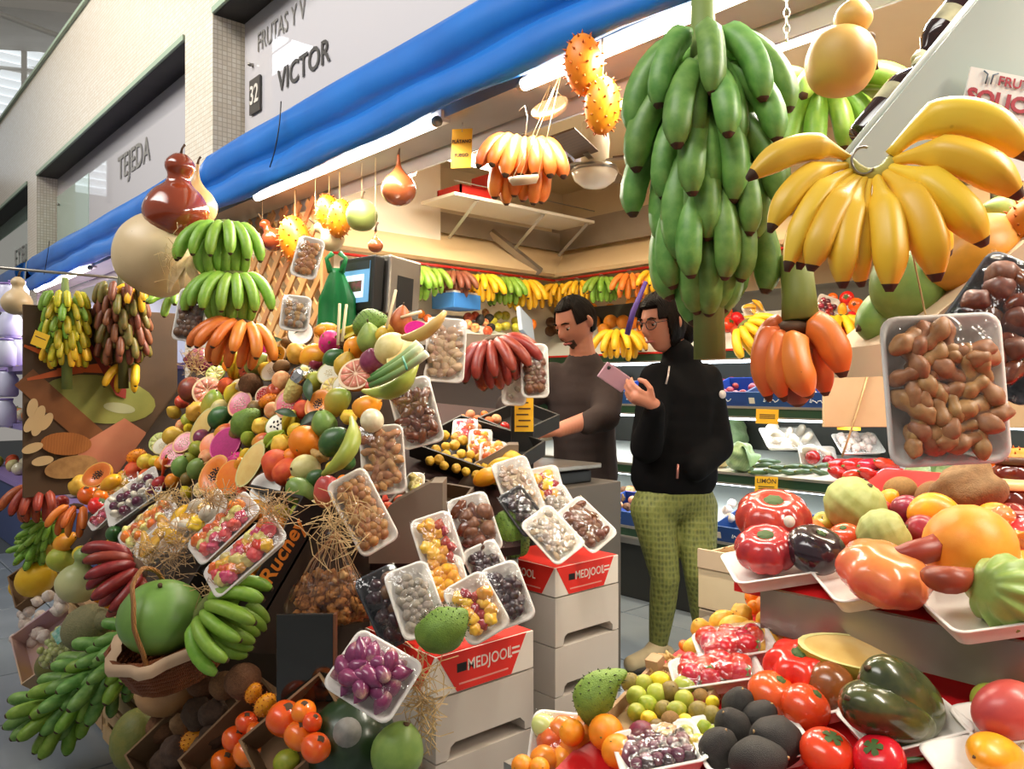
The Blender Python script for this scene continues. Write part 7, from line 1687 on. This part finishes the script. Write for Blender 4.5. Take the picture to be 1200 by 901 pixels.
for k, px, py, s, a, d, lab in (('gpapaya', 1062, 335, 98, 120, 1.36, 'big green papaya behind the yellow bananas'), ('opapaya', 1135, 300, 122, 205, 1.33, 'big orange papaya on the slanted shelf'), ('gpapaya', 1042, 372, 84, 200, 1.42, 'brownish green papaya below the big green one'), ('gpear', 1172, 248, 46, 170, 1.4, 'pale green pear behind the banana tips'), ('kiwano', 1200, 262, 66, 60, 1.3, 'spiny horned melon at the end of the slanted shelf'), ('ypear', 1168, 268, 40, 10, 1.42, 'pale yellow pear beside the horned melon end')):
    o = put(k, at(px, py, d), s * d / FPX, cdir(cos(radians(a)), sin(radians(a)), .2)); REG.pop(); tag(o, lab, K[k][1])
# ================================================================== FAR STALLS DOWN THE AISLE
FARW = M('far stall wall', '#aab4c8', .6, var=0); LILAC = M('painted purple light', '#8f7ab8', .5, var=.1)  # purple and blue light of the far stall put into these colours
fs = empty('far_stall_counter', (1.6, 7.2, 0)); tag(fs, 'far stall counter with shelves in painted purple light', 'counter')
for z in (.5, .95, 1.4): obj('shelf', mesh('sh', box(-.4, .5, -1.8, 1.9, z, z + .04), LILAC, False), fs)
obj('back_board', mesh('bb', box(.45, .5, -1.8, 1.9, 0, 2.1), FARW, False), fs); obj('base', mesh('ba', box(-.38, .45, -1.8, 1.9, 0, .5), M('far base blue', '#3a4a78', .6, var=0), False), fs)  # the blue of the base is coloured light painted in as well
FK = ['garlic', 'peach', 'wonion', 'orange', 'lime', 'nectarine', 'tomato', 'melon']
rf = random.Random(21)
for i in range(54):
    k = rf.choice(['peach', 'wonion', 'orange', 'lime', 'nectarine', 'melon', 'guava']); y = 5.6 + 3.3 * rf.random(); z = rf.choice((.54, .99, 1.44))
    put(k, (1.28 + .2 * rf.random(), y, z + .05), .11, zone='far')
ZONES['far'] = 'on the far stall counter'
for i, (px, py) in enumerate(((8, 365), (20, 362), (12, 395), (5, 430), (16, 428), (8, 465), (5, 500))):
    p = at(px, py, 6.2 + .1 * (i % 3)); o = obj('far_container', mesh('fc', lathe([(.07, 0), (.085, .02), (.085, .15), (.06, .19), (.06, .21)], 16), M('pale far container', '#cfd6e4', .3, c2='#b8a8d8', nscale=3, var=.12)), None, p); tag(o, 'pale plastic tub on the far stall shelf', 'tub', 'pale tubs on the far stall'); obj('lid', mesh('fl', lathe([(.063, .21), (.063, .225)], 16), LILAC), o)  # lilac tone of tubs and lids carries the same painted light
# hanging dishes and garland under the beam
DISH = M('cream dish', '#cbb694', .4, var=0)
for px, py, r, ax, lab in ((645, 128, .062, (-.35, .7, .6), 'cream shallow dish hanging on strings under the beam'), (614, 211, .045, (-.1, .95, .3), 'small cream dish hanging before the orange bananas')):
    d = 1.76 / ray(px, py).x if py < 150 else 2.3
    o = obj('hanging_dish', mesh('dish', lathe([(r * .8, -.012), (r, .004), (r, .012), (r * .9, .012), (r * .78, -.004)], 28), DISH), None, at(px, py, d), axis_rot(cdir(*ax))); tag(o, lab, 'dish')
    q = o.matrix_basis.inverted(); top = at(px, py, d); top = Vector((max(top.x, 1.72), top.y, 2.246))
    for k in range(3): obj('string', mesh('st', sweep([Vector((r * cos(k * 2.1), r * sin(k * 2.1), .01)), q @ top], .0012, 5), _mats['string']), o)
gl_ = empty('paper_garland', at(630, 168, 4.2)); tag(gl_, 'blue and white paper garland under the stall ceiling', 'garland')
GAR = M('blue white paper', '#b9bcd0', .7, c2='#5a64a0', nscale=30, namt=.9, var=.1)
A, B = at(560, 138, 4.2) - gl_.location, at(690, 186, 4.2) - gl_.location
obj('cord', mesh('cd', sweep([A, B], .004, 5), STEEL), gl_)
for k in range(16):
    P = A.lerp(B, (k + .5) / 16); obj('paper_flag', mesh('pf', ([tuple(P + RGT * .018), tuple(P - RGT * .018), tuple(P - RGT * .016 - UP * .06), tuple(P - UP * .045), tuple(P + RGT * .016 - UP * .06), tuple(P + RGT * .018 + FWD * .002), tuple(P - RGT * .018 + FWD * .002), tuple(P - RGT * .016 - UP * .06 + FWD * .002), tuple(P - UP * .045 + FWD * .002), tuple(P + RGT * .016 - UP * .06 + FWD * .002)], [(0, 1, 2, 3, 4), (9, 8, 7, 6, 5), (0, 5, 6, 1), (1, 6, 7, 2), (2, 7, 8, 3), (3, 8, 9, 4), (4, 9, 5, 0)]), GAR, False), gl_)
# ================================================================== PEOPLE
def ev_mesh(o):
    dg = bpy.context.evaluated_depsgraph_get(); dg.update()
    return bpy.data.meshes.new_from_object(o.evaluated_get(dg))
def skin(nodes, edges, sub=2):
    """a chain of tapering limbs: overlapping ellipsoids along every bone, fused later into one continuous surface"""
    mb = MB(); done = set(); ball = body(1, 1, seg=14, rings=9)
    def rr(n): r = nodes[n][3:]; return r[0], (r[1] if len(r) > 1 else r[0])
    for a, b in edges:
        A, B = Vector(nodes[a][:3]), Vector(nodes[b][:3]); (ra, qa), (rb, qb) = rr(a), rr(b)
        L = (B - A).length; n = max(2, int(L / (min(ra, rb, qa, qb) * .55)) + 1)
        for i in range(n + 1):
            t = i / n
            if (i == 0 and a in done) or (i == n and b in done): continue
            r, q = ra + (rb - ra) * t, qa + (qb - qa) * t
            mb.add(ball, 0, Matrix.Translation(A.lerp(B, t)) @ Matrix.Diagonal((r, q, min(r, q), 1)))
        done.add(a); done.add(b)
    return mb.mesh('limbs', SKINM)
def fuse(meshes, mat, voxel=.007, smooth=4, name='body'):
    bm = bmesh.new()
    for m in meshes: bm.from_mesh(m)
    me = bpy.data.meshes.new(name); bm.to_mesh(me); bm.free()
    o = bpy.data.objects.new('tmp', me); COL.objects.link(o)
    r = o.modifiers.new('r', 'REMESH'); r.mode = 'VOXEL'; r.voxel_size = voxel; r.use_smooth_shade = True
    if smooth:
        s = o.modifiers.new('s', 'SMOOTH'); s.factor = .5; s.iterations = smooth
    m = ev_mesh(o); bpy.data.objects.remove(o); m.materials.clear(); m.materials.append(mat); m.name = name
    m.polygons.foreach_set('use_smooth', [True] * len(m.polygons))
    return m
def head_pt(u, v, off=0, jaw=.28, k=1.0):
    """u: azimuth (0 = front), v: elevation; returns x forward, y side, z up"""
    cx, sx_, cz, sz = cos(u), sin(u), cos(v), sin(v)
    f, s, z = .094 * cz * cx, .074 * cz * sx_, .118 * sz
    t = max(0, -sz); s *= 1 - jaw * t; f *= 1 - .12 * t * (1 if cx > 0 else 2.2)
    if cx < 0: z += .01 * (1 - abs(sz)); f *= 1.06
    fr = max(0, cx) ** 2
    g = lambda y0, z0, wy, wz: exp(-((s - y0) / wy) ** 2 - ((z - z0) / wz) ** 2) * fr
    f += .024 * g(0, -.018, .011, .022) + .010 * g(0, .005, .009, .025)            # nose and bridge
    f += .006 * g(0, .034, .05, .010)                                           # brow
    f -= .009 * (g(.031, .016, .016, .012) + g(-.031, .016, .016, .012))         # sockets
    f += .008 * g(0, -.053, .022, .006) + .007 * g(0, -.066, .02, .006) - .004 * g(0, -.0595, .02, .002)
    f += .012 * g(0, -.098, .028, .016)                                         # chin
    f += .004 * (g(.045, -.02, .02, .02) + g(-.045, -.02, .02, .02))
    p = Vector((f, s, z)); return p * k + p.normalized() * off
def head_mesh():
    v = []; n, m = 64, 48
    for i in range(m + 1):
        vv = -pi / 2 + pi * i / m
        for j in range(n): v.append(tuple(head_pt(2 * pi * j / n, vv)))
    mb = MB(); mb.add((v, grid_faces(m + 1, n)))
    for s in (-1, 1): mb.add(body(.012, .031, seg=14, ry=1.9), 0, Matrix.Translation((-.008, s * .073, .004)) @ Matrix.Rotation(s * .35, 4, 'Z') @ Matrix.Rotation(.15, 4, 'Y'))
    return mb.mesh('head', SKINM)
def patch(pred, off0, off1, mat, name, nz=0, n=120, m=90):
    """a shell over the head where pred(u,v) holds"""
    keep = {}; v = []; f = []
    def vid(i, j, o):
        k = (i, j % n, o)
        if k not in keep:
            u = 2 * pi * (j % n) / n; vv = -pi / 2 + pi * i / m; u2 = u if u < pi else u - 2 * pi
            keep[k] = len(v); v.append(tuple(head_pt(u, vv, o + (nz * mnoise.noise(Vector((cos(u) * 6, sin(u) * 6, vv * 3))) if o == off1 else 0))))
        return keep[k]
    cells = set()
    for i in range(m):
        for j in range(n):
            u = 2 * pi * (j + .5) / n; u = u if u < pi else u - 2 * pi
            if pred(u, -pi / 2 + pi * (i + .5) / m): cells.add((i, j))
    for i, j in cells:
        for o, fl in ((off1, False), (off0, True)):
            q = (vid(i, j, o), vid(i, j + 1, o), vid(i + 1, j + 1, o), vid(i + 1, j, o)); f.append(q[::-1] if fl else q)
        for (a, b), nb in ((((i, j), (i, j + 1)), (i - 1, j)), (((i, j + 1), (i + 1, j + 1)), (i, (j + 1) % n)), (((i + 1, j + 1), (i + 1, j)), (i + 1, j)), (((i + 1, j), (i, j)), (i, (j - 1) % n))):
            if nb not in cells: f.append((vid(*a, off1), vid(*a, off0), vid(*b, off0), vid(*b, off1)))
    return mesh(name, (v, f), mat)
SKINM = M('skin', '#b5775c', .5, c2='#a8654c', nscale=5, namt=.5, var=0, sss=.15)
HAIRM = M('black hair', '#0c0806', .5, c2='#1a110c', nscale=10, var=0, bump=(50, .4, 'wave'), spec=.06)
BEARD = M('dark stubble', '#3a241a', .8, c2='#6a4632', nscale=40, var=0)
def hand_mesh(wrist, dirv, palm, side=1, curl=.9, s=1.0):
    """palm and five fingers rooted at the wrist; dirv points to the finger tips, palm is the palm's normal"""
    x = dirv.normalized(); z = (palm - x * palm.dot(x)).normalized(); y = z.cross(x) * side
    nodes = {}; edges = []
    w = wrist
    def nd(n, p, r): nodes[n] = (*p, r * s)
    nd('w', w, .024); nd('p', w + x * .045 * s, .027); nd('q', w + x * .075 * s, .026); edges += [('w', 'p'), ('p', 'q')]
    ms = [skin(nodes, edges)]
    for k, (oy, L, st_) in enumerate(((.030, .072, .080), (.011, .082, .085), (-.009, .076, .083), (-.027, .060, .076))):
        nn = {}; p = w + (x * st_ + y * oy) * s; a = .25; pts = [w + (x * (st_ - .03) + y * oy * .8) * s, p]
        for seg_, fr in ((.45, curl * .8), (.32, curl), (.23, curl * .7)):
            a += fr; p = p + (x * cos(a) + z * sin(a)) * L * seg_ * s; pts.append(p)
        for i, q in enumerate(pts): nn['n%d' % i] = (*q, (.0105 - .0011 * i) * s)
        ms.append(skin(nn, [('n%d' % i, 'n%d' % (i + 1)) for i in range(len(pts) - 1)]))
    b = w + (x * .02 + y * .022) * s; pts = [b, b + (x * .025 + y * .028 + z * .012) * s, b + (x * .05 + y * .034 + z * .03) * s, b + (x * .068 + y * .024 + z * .044) * s]
    nn = {'n%d' % i: (*q, (.0125 - .001 * i) * s) for i, q in enumerate(pts)}
    ms.append(skin(nn, [('n0', 'n1'), ('n1', 'n2'), ('n2', 'n3')]))
    return ms
def person(px, d, label, J, E, headc, fwd, hscale, hands, clothes, extras, skinm=SKINM):
    base = at(px, 453, d); base.z = 0
    FRM = Matrix((RGT, FWD, UP)).transposed()
    f = Vector(fwd).normalized(); zz = (Vector((0, 0, 1)) - f * f.z).normalized(); ss = zz.cross(f)
    HR = Matrix((f, ss, zz)).transposed(); HM = Matrix.Translation(headc) @ HR.to_4x4() @ Matrix.Scale(hscale, 4)
    hm = head_mesh(); hm.transform(HM)
    ms = [skin(J, E), hm]
    for h in hands: ms += hand_mesh(*h)
    me = fuse(ms, skinm, .0055, 2, 'person')
    p = obj('person', me, None, base, FRM); tag(p, label, 'person')
    for name, nodes, edges, mat, vox, extra in clothes:
        m = fuse([skin(nodes, edges)] + extra, mat, vox, 9, name); obj(name, m, p)
    def hp(name, m):
        o = obj(name, m, p); o.matrix_basis = HM; return o
    extras(p, hp, HM)
    return p
def V(*a): return Vector(a)
def eyes(hp, look=-.006):
    WHT = M('eye white', '#d8cfc6', .3, var=0); IR = M('dark iris', '#24160f', .2, var=0)
    for s in (-1, 1):
        e = hp('eye', mesh('eye', body(.0115, .0115, seg=14), WHT)); e.matrix_basis = e.matrix_basis @ Matrix.Translation((.0745, s * .031, .014))
        i = obj('iris', mesh('iris', body(.0062, .0062, seg=12), IR), e, (.0068, 0, look))
        l = hp('eyelid', mesh('lid', [q for q in [lathe([(.013, .002), (.0125, .006), (.009, .0105), (.002, .013)], 14)]][0], SKINM)); l.matrix_basis = l.matrix_basis @ Matrix.Translation((.0745, s * .031, .013)) @ Matrix.Rotation(radians(15), 4, 'Y')
        b = hp('eyebrow', mesh('brow', sweep([(.078, s * .05, .030), (.090, s * .034, .036), (.092, s * .014, .032)], [.0022, .0036, .003], 6), HAIRM))
def lips(hp, col='#9a4a42'):
    hp('lips', mesh('lips', sweep([(.078, -.024, -.060), (.0925, -.010, -.057), (.095, 0, -.059), (.0925, .010, -.057), (.078, .024, -.060)], [.002, .0052, .006, .0052, .002], 7), M('lips', col, .4, var=0)))
# ---- customer with phone -----------------------------------------------------------------
KP = 255.6
def w(px, py, y, *r): return ((px - 790) / KP, y, 1.28 - (py - 453) / KP, *r)
JW = {'pel': w(790, 572, 0, .13, .11), 'wai': w(793, 530, 0, .11, .1), 'che': w(797, 470, 0, .13, .1), 'nb': w(800, 430, .0, .07), 'nt': w(789, 402, -.01, .05), 'hd': w(779, 390, -.02, .05),
      'rs': w(768, 441, -.05, .055), 're': w(748, 522, -.17, .042), 'rw': w(751, 472, -.33, .028), 'ls': w(830, 443, .04, .055), 'le': w(840, 522, -.03, .042), 'lw': w(808, 545, -.17, .03),
      'rh': w(764, 592, -.02, .09), 'rk': w(776, 672, -.07, .055), 'ra': w(771, 756, -.01, .036), 'rt': w(750, 774, -.06, .03), 'lh': w(814, 592, .03, .095), 'lk': w(817, 668, -.05, .06), 'la': w(830, 756, .05, .038), 'lt': w(810, 774, 0.0, .03)}
EW = [('pel', 'wai'), ('wai', 'che'), ('che', 'nb'), ('nb', 'nt'), ('nt', 'hd'), ('che', 'rs'), ('rs', 're'), ('re', 'rw'), ('che', 'ls'), ('ls', 'le'), ('le', 'lw'), ('pel', 'rh'), ('rh', 'rk'), ('rk', 'ra'), ('ra', 'rt'), ('pel', 'lh'), ('lh', 'lk'), ('lk', 'la'), ('la', 'lt')]
def grow(J, keys, add): return {k: (*J[k][:3], *[r + add for r in J[k][3:]]) for k in keys}
BLK = M('black fleece', '#060506', .85, c2='#0c0b0c', nscale=8, var=0, bump=(14, .35), spec=.12)
def leg_mat():
    m = M('olive knit leggings', '#6f7330', .7, var=0); nt = m.node_tree; N = nt.nodes; L = nt.links; bs = N['Principled BSDF']
    tc = N.new('ShaderNodeTexCoord'); mp = N.new('ShaderNodeMapping'); mp.inputs['Scale'].default_value = (1, 1, .62); L.new(tc.outputs['Object'], mp.inputs[0])
    vo = N.new('ShaderNodeTexVoronoi'); vo.inputs['Scale'].default_value = 62; vo.inputs['Randomness'].default_value = .25; L.new(mp.outputs[0], vo.inputs[0])
    cr = N.new('ShaderNodeValToRGB'); L.new(vo.outputs[0], cr.inputs[0]); e = cr.color_ramp.elements
    e[0].position = .15; e[0].color = (*lin('#4b4f20'), 1); e[1].position = .55; e[1].color = (*lin('#6c7032'), 1); L.new(cr.outputs[0], bs.inputs['Base Color'])
    b = N.new('ShaderNodeBump'); b.inputs['Strength'].default_value = .7; b.inputs['Distance'].default_value = .006; L.new(vo.outputs[0], b.inputs['Height']); L.new(b.outputs[0], bs.inputs['Normal'])
    return m
LEGM = leg_mat()
jk = {'pel': w(790, 556, 0, .205, .15), 'wai': w(792, 520, 0, .195, .15), 'che': w(795, 468, 0, .19, .14), 'nb': w(799, 430, 0, .095, .09), 'col': w(795, 416, -.01, .078, .078), 'rs': w(768, 446, -.05, .085), 're': w(750, 520, -.17, .075), 'rw': w(753, 477, -.31, .046), 'ls': w(828, 446, .04, .085), 'le': w(838, 522, -.03, .078), 'lw': w(806, 545, -.15, .06)}
jke = [('che', 'wai'), ('wai', 'pel'), ('che', 'nb'), ('nb', 'col'), ('che', 'rs'), ('rs', 're'), ('re', 'rw'), ('che', 'ls'), ('ls', 'le'), ('le', 'lw')]
lg = {'pel': w(791, 575, 0, .165, .13), 'rh': w(764, 596, -.02, .105), 'rk': w(776, 672, -.07, .068), 'rc': w(774, 708, -.045, .062), 'ra': w(771, 752, -.01, .045), 'lh': w(815, 596, .03, .112), 'lk': w(817, 668, -.05, .075), 'lc': w(824, 706, 0, .068), 'la': w(830, 750, .05, .05)}
lge = [('pel', 'rh'), ('rh', 'rk'), ('rk', 'rc'), ('rc', 'ra'), ('pel', 'lh'), ('lh', 'lk'), ('lk', 'lc'), ('lc', 'la')]
SHOE = M('tan sneaker', '#b3a27f', .7, c2='#94835f', nscale=12, var=0); SOLE = M('dark sole', '#2c2822', .7, var=0)
rw = V(*JW['rw'][:3])
def w_extra(p, hp, HM):
    hp('hair', patch(lambda u, v: v > .62 - .12 * cos(u) * 0 and abs(u) < 3.2 or (abs(u) > 1.15 + .25 * max(0, -v) and v > -.75) or (abs(u) > .78 and v > .22), .0, .016, HAIRM, 'hair', .004))
    hp('hair_knot', mesh('knot', body(.045, .06, lump=.15), HAIRM)).matrix_basis = HM @ Matrix.Translation((-.115, 0, -.05)) @ Matrix.Rotation(.5, 4, 'Y')
    eyes(hp); lips(hp)
    GLM = M('spectacle frame', '#1a1412', .3, var=0)
    gl = hp('spectacles', mesh('bridge', sweep([(.104, -.010, .018), (.107, 0, .021), (.104, .010, .018)], .0018, 6), GLM))
    for s in (-1, 1):
        obj('rim', mesh('rim', sweep([(.1 - .012 * abs(cos(a)) * 0 - (.013 if cos(a) * s > .3 else 0) * cos(a) * s, s * .033 + .023 * cos(a), .010 + .020 * sin(a)) for a in [2 * pi * i / 20 for i in range(21)]], .0019, 6, caps=False), GLM), gl)
        obj('temple', mesh('tem', sweep([(.088, s * .056, .016), (.05, s * .078, .016), (-.01, s * .084, .018)], .0016, 6), GLM), gl)
        obj('lens', mesh('lens', ([(.094, s * .033 + .021 * cos(a), .010 + .018 * sin(a)) for a in [2 * pi * i / 16 for i in range(16)]], [tuple(range(16))]), film_mat('lens glass', '#e8e4de', .08, .02, 1, 0)), gl)
    for n_, x, y0, y1, sg in (('sneaker', 'ra', 'rt', 0, 1), ('sneaker', 'la', 'lt', 0, 1)):
        a, t = V(*JW[x][:3]), V(*JW[y0][:3]); dv = (t - a); dv.z = 0; dv.normalize()
        sh = fuse([skin({'h': (*(a - dv * .05 + V(0, 0, -.045)), .04), 'm': (*(a + dv * .05 + V(0, 0, -.04)), .046), 't': (*(a + dv * .16 + V(0, 0, -.052)), .036), 'u': (*(a + V(0, 0, .0)), .046)}, [('m', 'h'), ('m', 't'), ('m', 'u')])], SHOE, .008, 2, 'sneaker')
        o = obj('sneaker', sh, p)
        b = a + dv * .05; sd = V(-dv.y, dv.x, 0)
        obj('sole', mesh('sole', ([tuple(b + dv * (.135 * cos(q)) + sd * (.046 * sin(q)) + V(0, 0, zz - b.z)) for zz in (.0, .026) for q in [2 * pi * i / 20 for i in range(20)]], grid_faces(2, 20) + [tuple(range(20))[::-1], tuple(range(20, 40))]), SOLE), o)
    # zip and round patch
    obj('zip', mesh('zip', sweep([w(778, 430, -.125), w(776, 440, -.14), w(773, 450, -.15)], .004, 6), M('pale zip', '#c9b8b0', .3, metal=.5, var=0)), p)
    obj('zip_pull', mesh('zp', sweep([w(786, 540, -.158), w(785, 556, -.16)], .006, 6), M('rose zip pull', '#b87a70', .3, metal=.5, var=0)), p)
    obj('round_patch', mesh('rp', lathe([(.019, 0), (.019, .004)], 18), M('pale round patch', '#c9bdb8', .5, var=0)), p, w(843, 462, -.05), frame(V(.45, -.88, .05), V(0, 0, 1)))
cust = person(790, 3.6, 'person in a black jacket and olive leggings looking at a phone', JW, EW, w(775, 380, -.03), (-.80, -.52, -.20), 1.12, [(rw, V(-.1, -.02, .045), V(.1, .75, .5), 1, .55, 1.1)],
    [('jacket', jk, jke, BLK, .011, []), ('leggings', lg, lge, LEGM, .008, [])], w_extra)
# phone held in the hand
ph = obj('smartphone', bbox_mesh('phone', (.075, .15, .009), M('pink phone case', '#b48a98', .4, var=0), .004), None); tag(ph, 'pale pink smartphone held by the person in black', 'phone')
ph.matrix_basis = Matrix.Translation(at(720, 442, 3.31)) @ frame(cdir(.35, -.35, .85), cdir(-.82, .55, .2)).to_4x4() @ Matrix.Rotation(pi / 2 * 0, 4, 'Z')
obj('screen', mesh('scr', cbox(.068, .14, .001, (0, 0, -.005)), emat('phone screen', '#8898b0', .5), False), ph); obj('camera_lens', mesh('cl', lathe([(.008, .0045), (.008, .007)], 12), BLACKP), ph, (.02, .055, 0))
# ---- shopkeeper ---------------------------------------------------------------------------
KM = 235.9
def mn(px, py, y, *r): return ((px - 680) / KM, y, 1.28 - (py - 453) / KM, *r)
JM = {'pel': mn(690, 570, .06, .14, .11), 'wai': mn(687, 530, .04, .13, .11), 'che': mn(681, 465, 0, .15, .11), 'nb': mn(684, 428, 0, .075), 'nt': mn(681, 405, -.03, .06), 'hd': mn(679, 392, -.04, .06),
      'rs': mn(648, 440, .03, .065), 're': mn(597, 476, -.05, .05), 'rw': mn(624, 508, -.28, .032), 'ls': mn(712, 444, -.02, .068), 'le': mn(704, 484, -.2, .05), 'lw': mn(650, 499, -.36, .034),
      'rh': mn(672, 590, .06, .09), 'rk': (-.04, .05, .48, .06), 'ra': (-.04, .1, .08, .04), 'rt': (-.06, -.03, .04, .03), 'lh': mn(706, 590, .08, .09), 'lk': (.12, .05, .48, .06), 'la': (.12, .12, .08, .04), 'lt': (.12, -.02, .04, .03)}
EM = EW
SWT = M('grey brown sweater', '#3f3430', .9, c2='#342a27', nscale=9, var=0, bump=(22, .4, 'noise'), spec=.15); JEAN = M('dark jeans', '#23283a', .8, c2='#1b1f2e', nscale=12, var=0)
sw = {'pel': mn(688, 556, .05, .165, .135), 'wai': mn(686, 520, .03, .16, .135), 'che': mn(680, 465, 0, .175, .13), 'nb': mn(684, 430, 0, .1, .095), 'col': mn(683, 424, -.01, .078, .078), 'rs': mn(648, 444, .03, .088), 're': mn(597, 476, -.05, .07), 'rw': mn(612, 494, -.2, .052), 'ls': mn(711, 447, -.02, .09), 'le': mn(704, 486, -.2, .072), 'lw': mn(682, 493, -.28, .056)}
jn = {'pel': mn(690, 572, .06, .155, .13), 'rh': mn(672, 596, .06, .1), 'rk': (-.04, .05, .48, .075), 'ra': (-.04, .1, .1, .06), 'lh': mn(708, 596, .08, .1), 'lk': (.12, .05, .48, .075), 'la': (.12, .12, .1, .06)}
jne = [('pel', 'rh'), ('rh', 'rk'), ('rk', 'ra'), ('pel', 'lh'), ('lh', 'lk'), ('lk', 'la')]
def m_extra(p, hp, HM):
    hp('hair', patch(lambda u, v: v > .72 or (abs(u) > 1.0 and v > .12) or (abs(u) > 1.75 and v > -.45), .0, .010, HAIRM, 'hair', .003))
    hp('beard', patch(lambda u, v: abs(u) < .55 and -1.05 < v < -.42 and not (abs(u) < .28 and -.62 < v < -.44), -.002, .003, BEARD, 'beard', .001))
    eyes(hp, -.008); lips(hp, '#8a4a3e')
    for x, t in (('ra', 'rt'), ('la', 'lt')):
        a = V(*JM[x][:3]); o = obj('shoe', fuse([skin({'h': (*(a + V(0, .05, -.04)), .04), 'm': (*(a + V(0, -.06, -.04)), .044), 't': (*(a + V(0, -.15, -.045)), .034)}, [('m', 'h'), ('m', 't')])], SOLE, .01, 2, 'shoe'), p)
lw = V(*JM['lw'][:3]); rw2 = V(*JM['rw'][:3])
person(680, 3.9, 'person with short dark hair in a grey brown sweater behind the scale', JM, EM, mn(674, 380, -.05), (-.72, -.55, -.44), 1.12, [(lw, V(-.1, -.02, -.01), V(0, .3, -1), 1, .5, 1.1), (rw2, V(-.05, -.08, -.02), V(.2, .2, -1), -1, .5, 1.1)],
    [('sweater', sw, jke, SWT, .010, []), ('jeans', jn, jne, JEAN, .011, [])], m_extra)
# ================================================================== LABELS of the single fruits
ZT = dict(pile='on the sloping exotic fruit pile', carton='in the black printed carton')
ZT.update(ZONES)
STOP = set('hung beside above below on in behind hanging lying standing under leaning with between before over across near at along against from holding carrying in running by looking for'.split())
def phrase(l):
    o = []
    for w_ in l.split():
        if w_ in STOP: break
        o.append(w_)
    return ' '.join(o)
def finish():
    cand = {}
    for o in bpy.data.objects:
        if o.parent is None and 'label' in o and 'group' not in o and o.get('kind') is None:
            cand.setdefault(phrase(o['label']), []).append(o)
    bases = {K[k][2] for k, z, o in REG}
    land0 = [(p, l[0].matrix_basis.translation.copy()) for p, l in cand.items() if len(l) == 1 and 2 <= len(p.split()) <= 7 and p not in bases]
    cnt = {}
    for k, z, o in REG: cnt[k] = cnt.get(k, 0) + 1
    byz = {}
    for k, z, o in REG: byz.setdefault(z, {}).setdefault(k, []).append(o)
    for z, ks in byz.items():
        ph = ZT.get(z, 'on the ' + z)
        land = land0 + [(K[k][2], l[0].matrix_basis.translation.copy()) for k, l in ks.items() if cnt[k] == 1]
        for k, l in ks.items():
            name, cat, base, parts = K[k]
            lab = base + ' ' + ph
            for o in l: o['category'] = cat; o['label'] = lab
            if len(l) > 1:
                done = {}
                if len(l) <= 14:
                    pairs = sorted(((o.matrix_basis.translation - p).length, i, lk) for i, o in enumerate(l) for lk, p in land if base not in lk)
                    for dist, i, lk in pairs:
                        if dist < .26 and i not in done and lk not in done.values(): done[i] = lk
                if len(done) == len(l):
                    for i, o in enumerate(l): o['label'] = ' '.join((base + ' beside the ' + done[i]).split()[:16])
                else:
                    for o in l: o['group'] = base + ('es ' if base[-1] in 'ho' else 's ') + ph
finish()
def own(z, k, labs):
    for o, t_ in zip([o for k_, z_, o in REG if k_ == k and z_ == z], labs):
        o['label'] = t_
        if 'group' in o: del o['group']
own('upper', 'rtomato', ['deeply ribbed beef tomato sitting low in the foam tray', 'deeply ribbed beef tomato with an oval sticker on top of the others'])
own('upper', 'cherimoya', ['pale cherimoya balanced above the other cherimoya', 'pale cherimoya touching the huge pink tomato'])
own('lower', 'dmango', ['large dark green mango lying against the shiny red tomatoes', 'large dark green mango on the steel fascia side of its tray'])
own('upper', 'kiwi', ['brown kiwi fruit above the small plum', 'brown kiwi fruit above the yellow mango', 'brown kiwi fruit beside the honey jar', 'brown kiwi fruit half hidden by the big orange'])
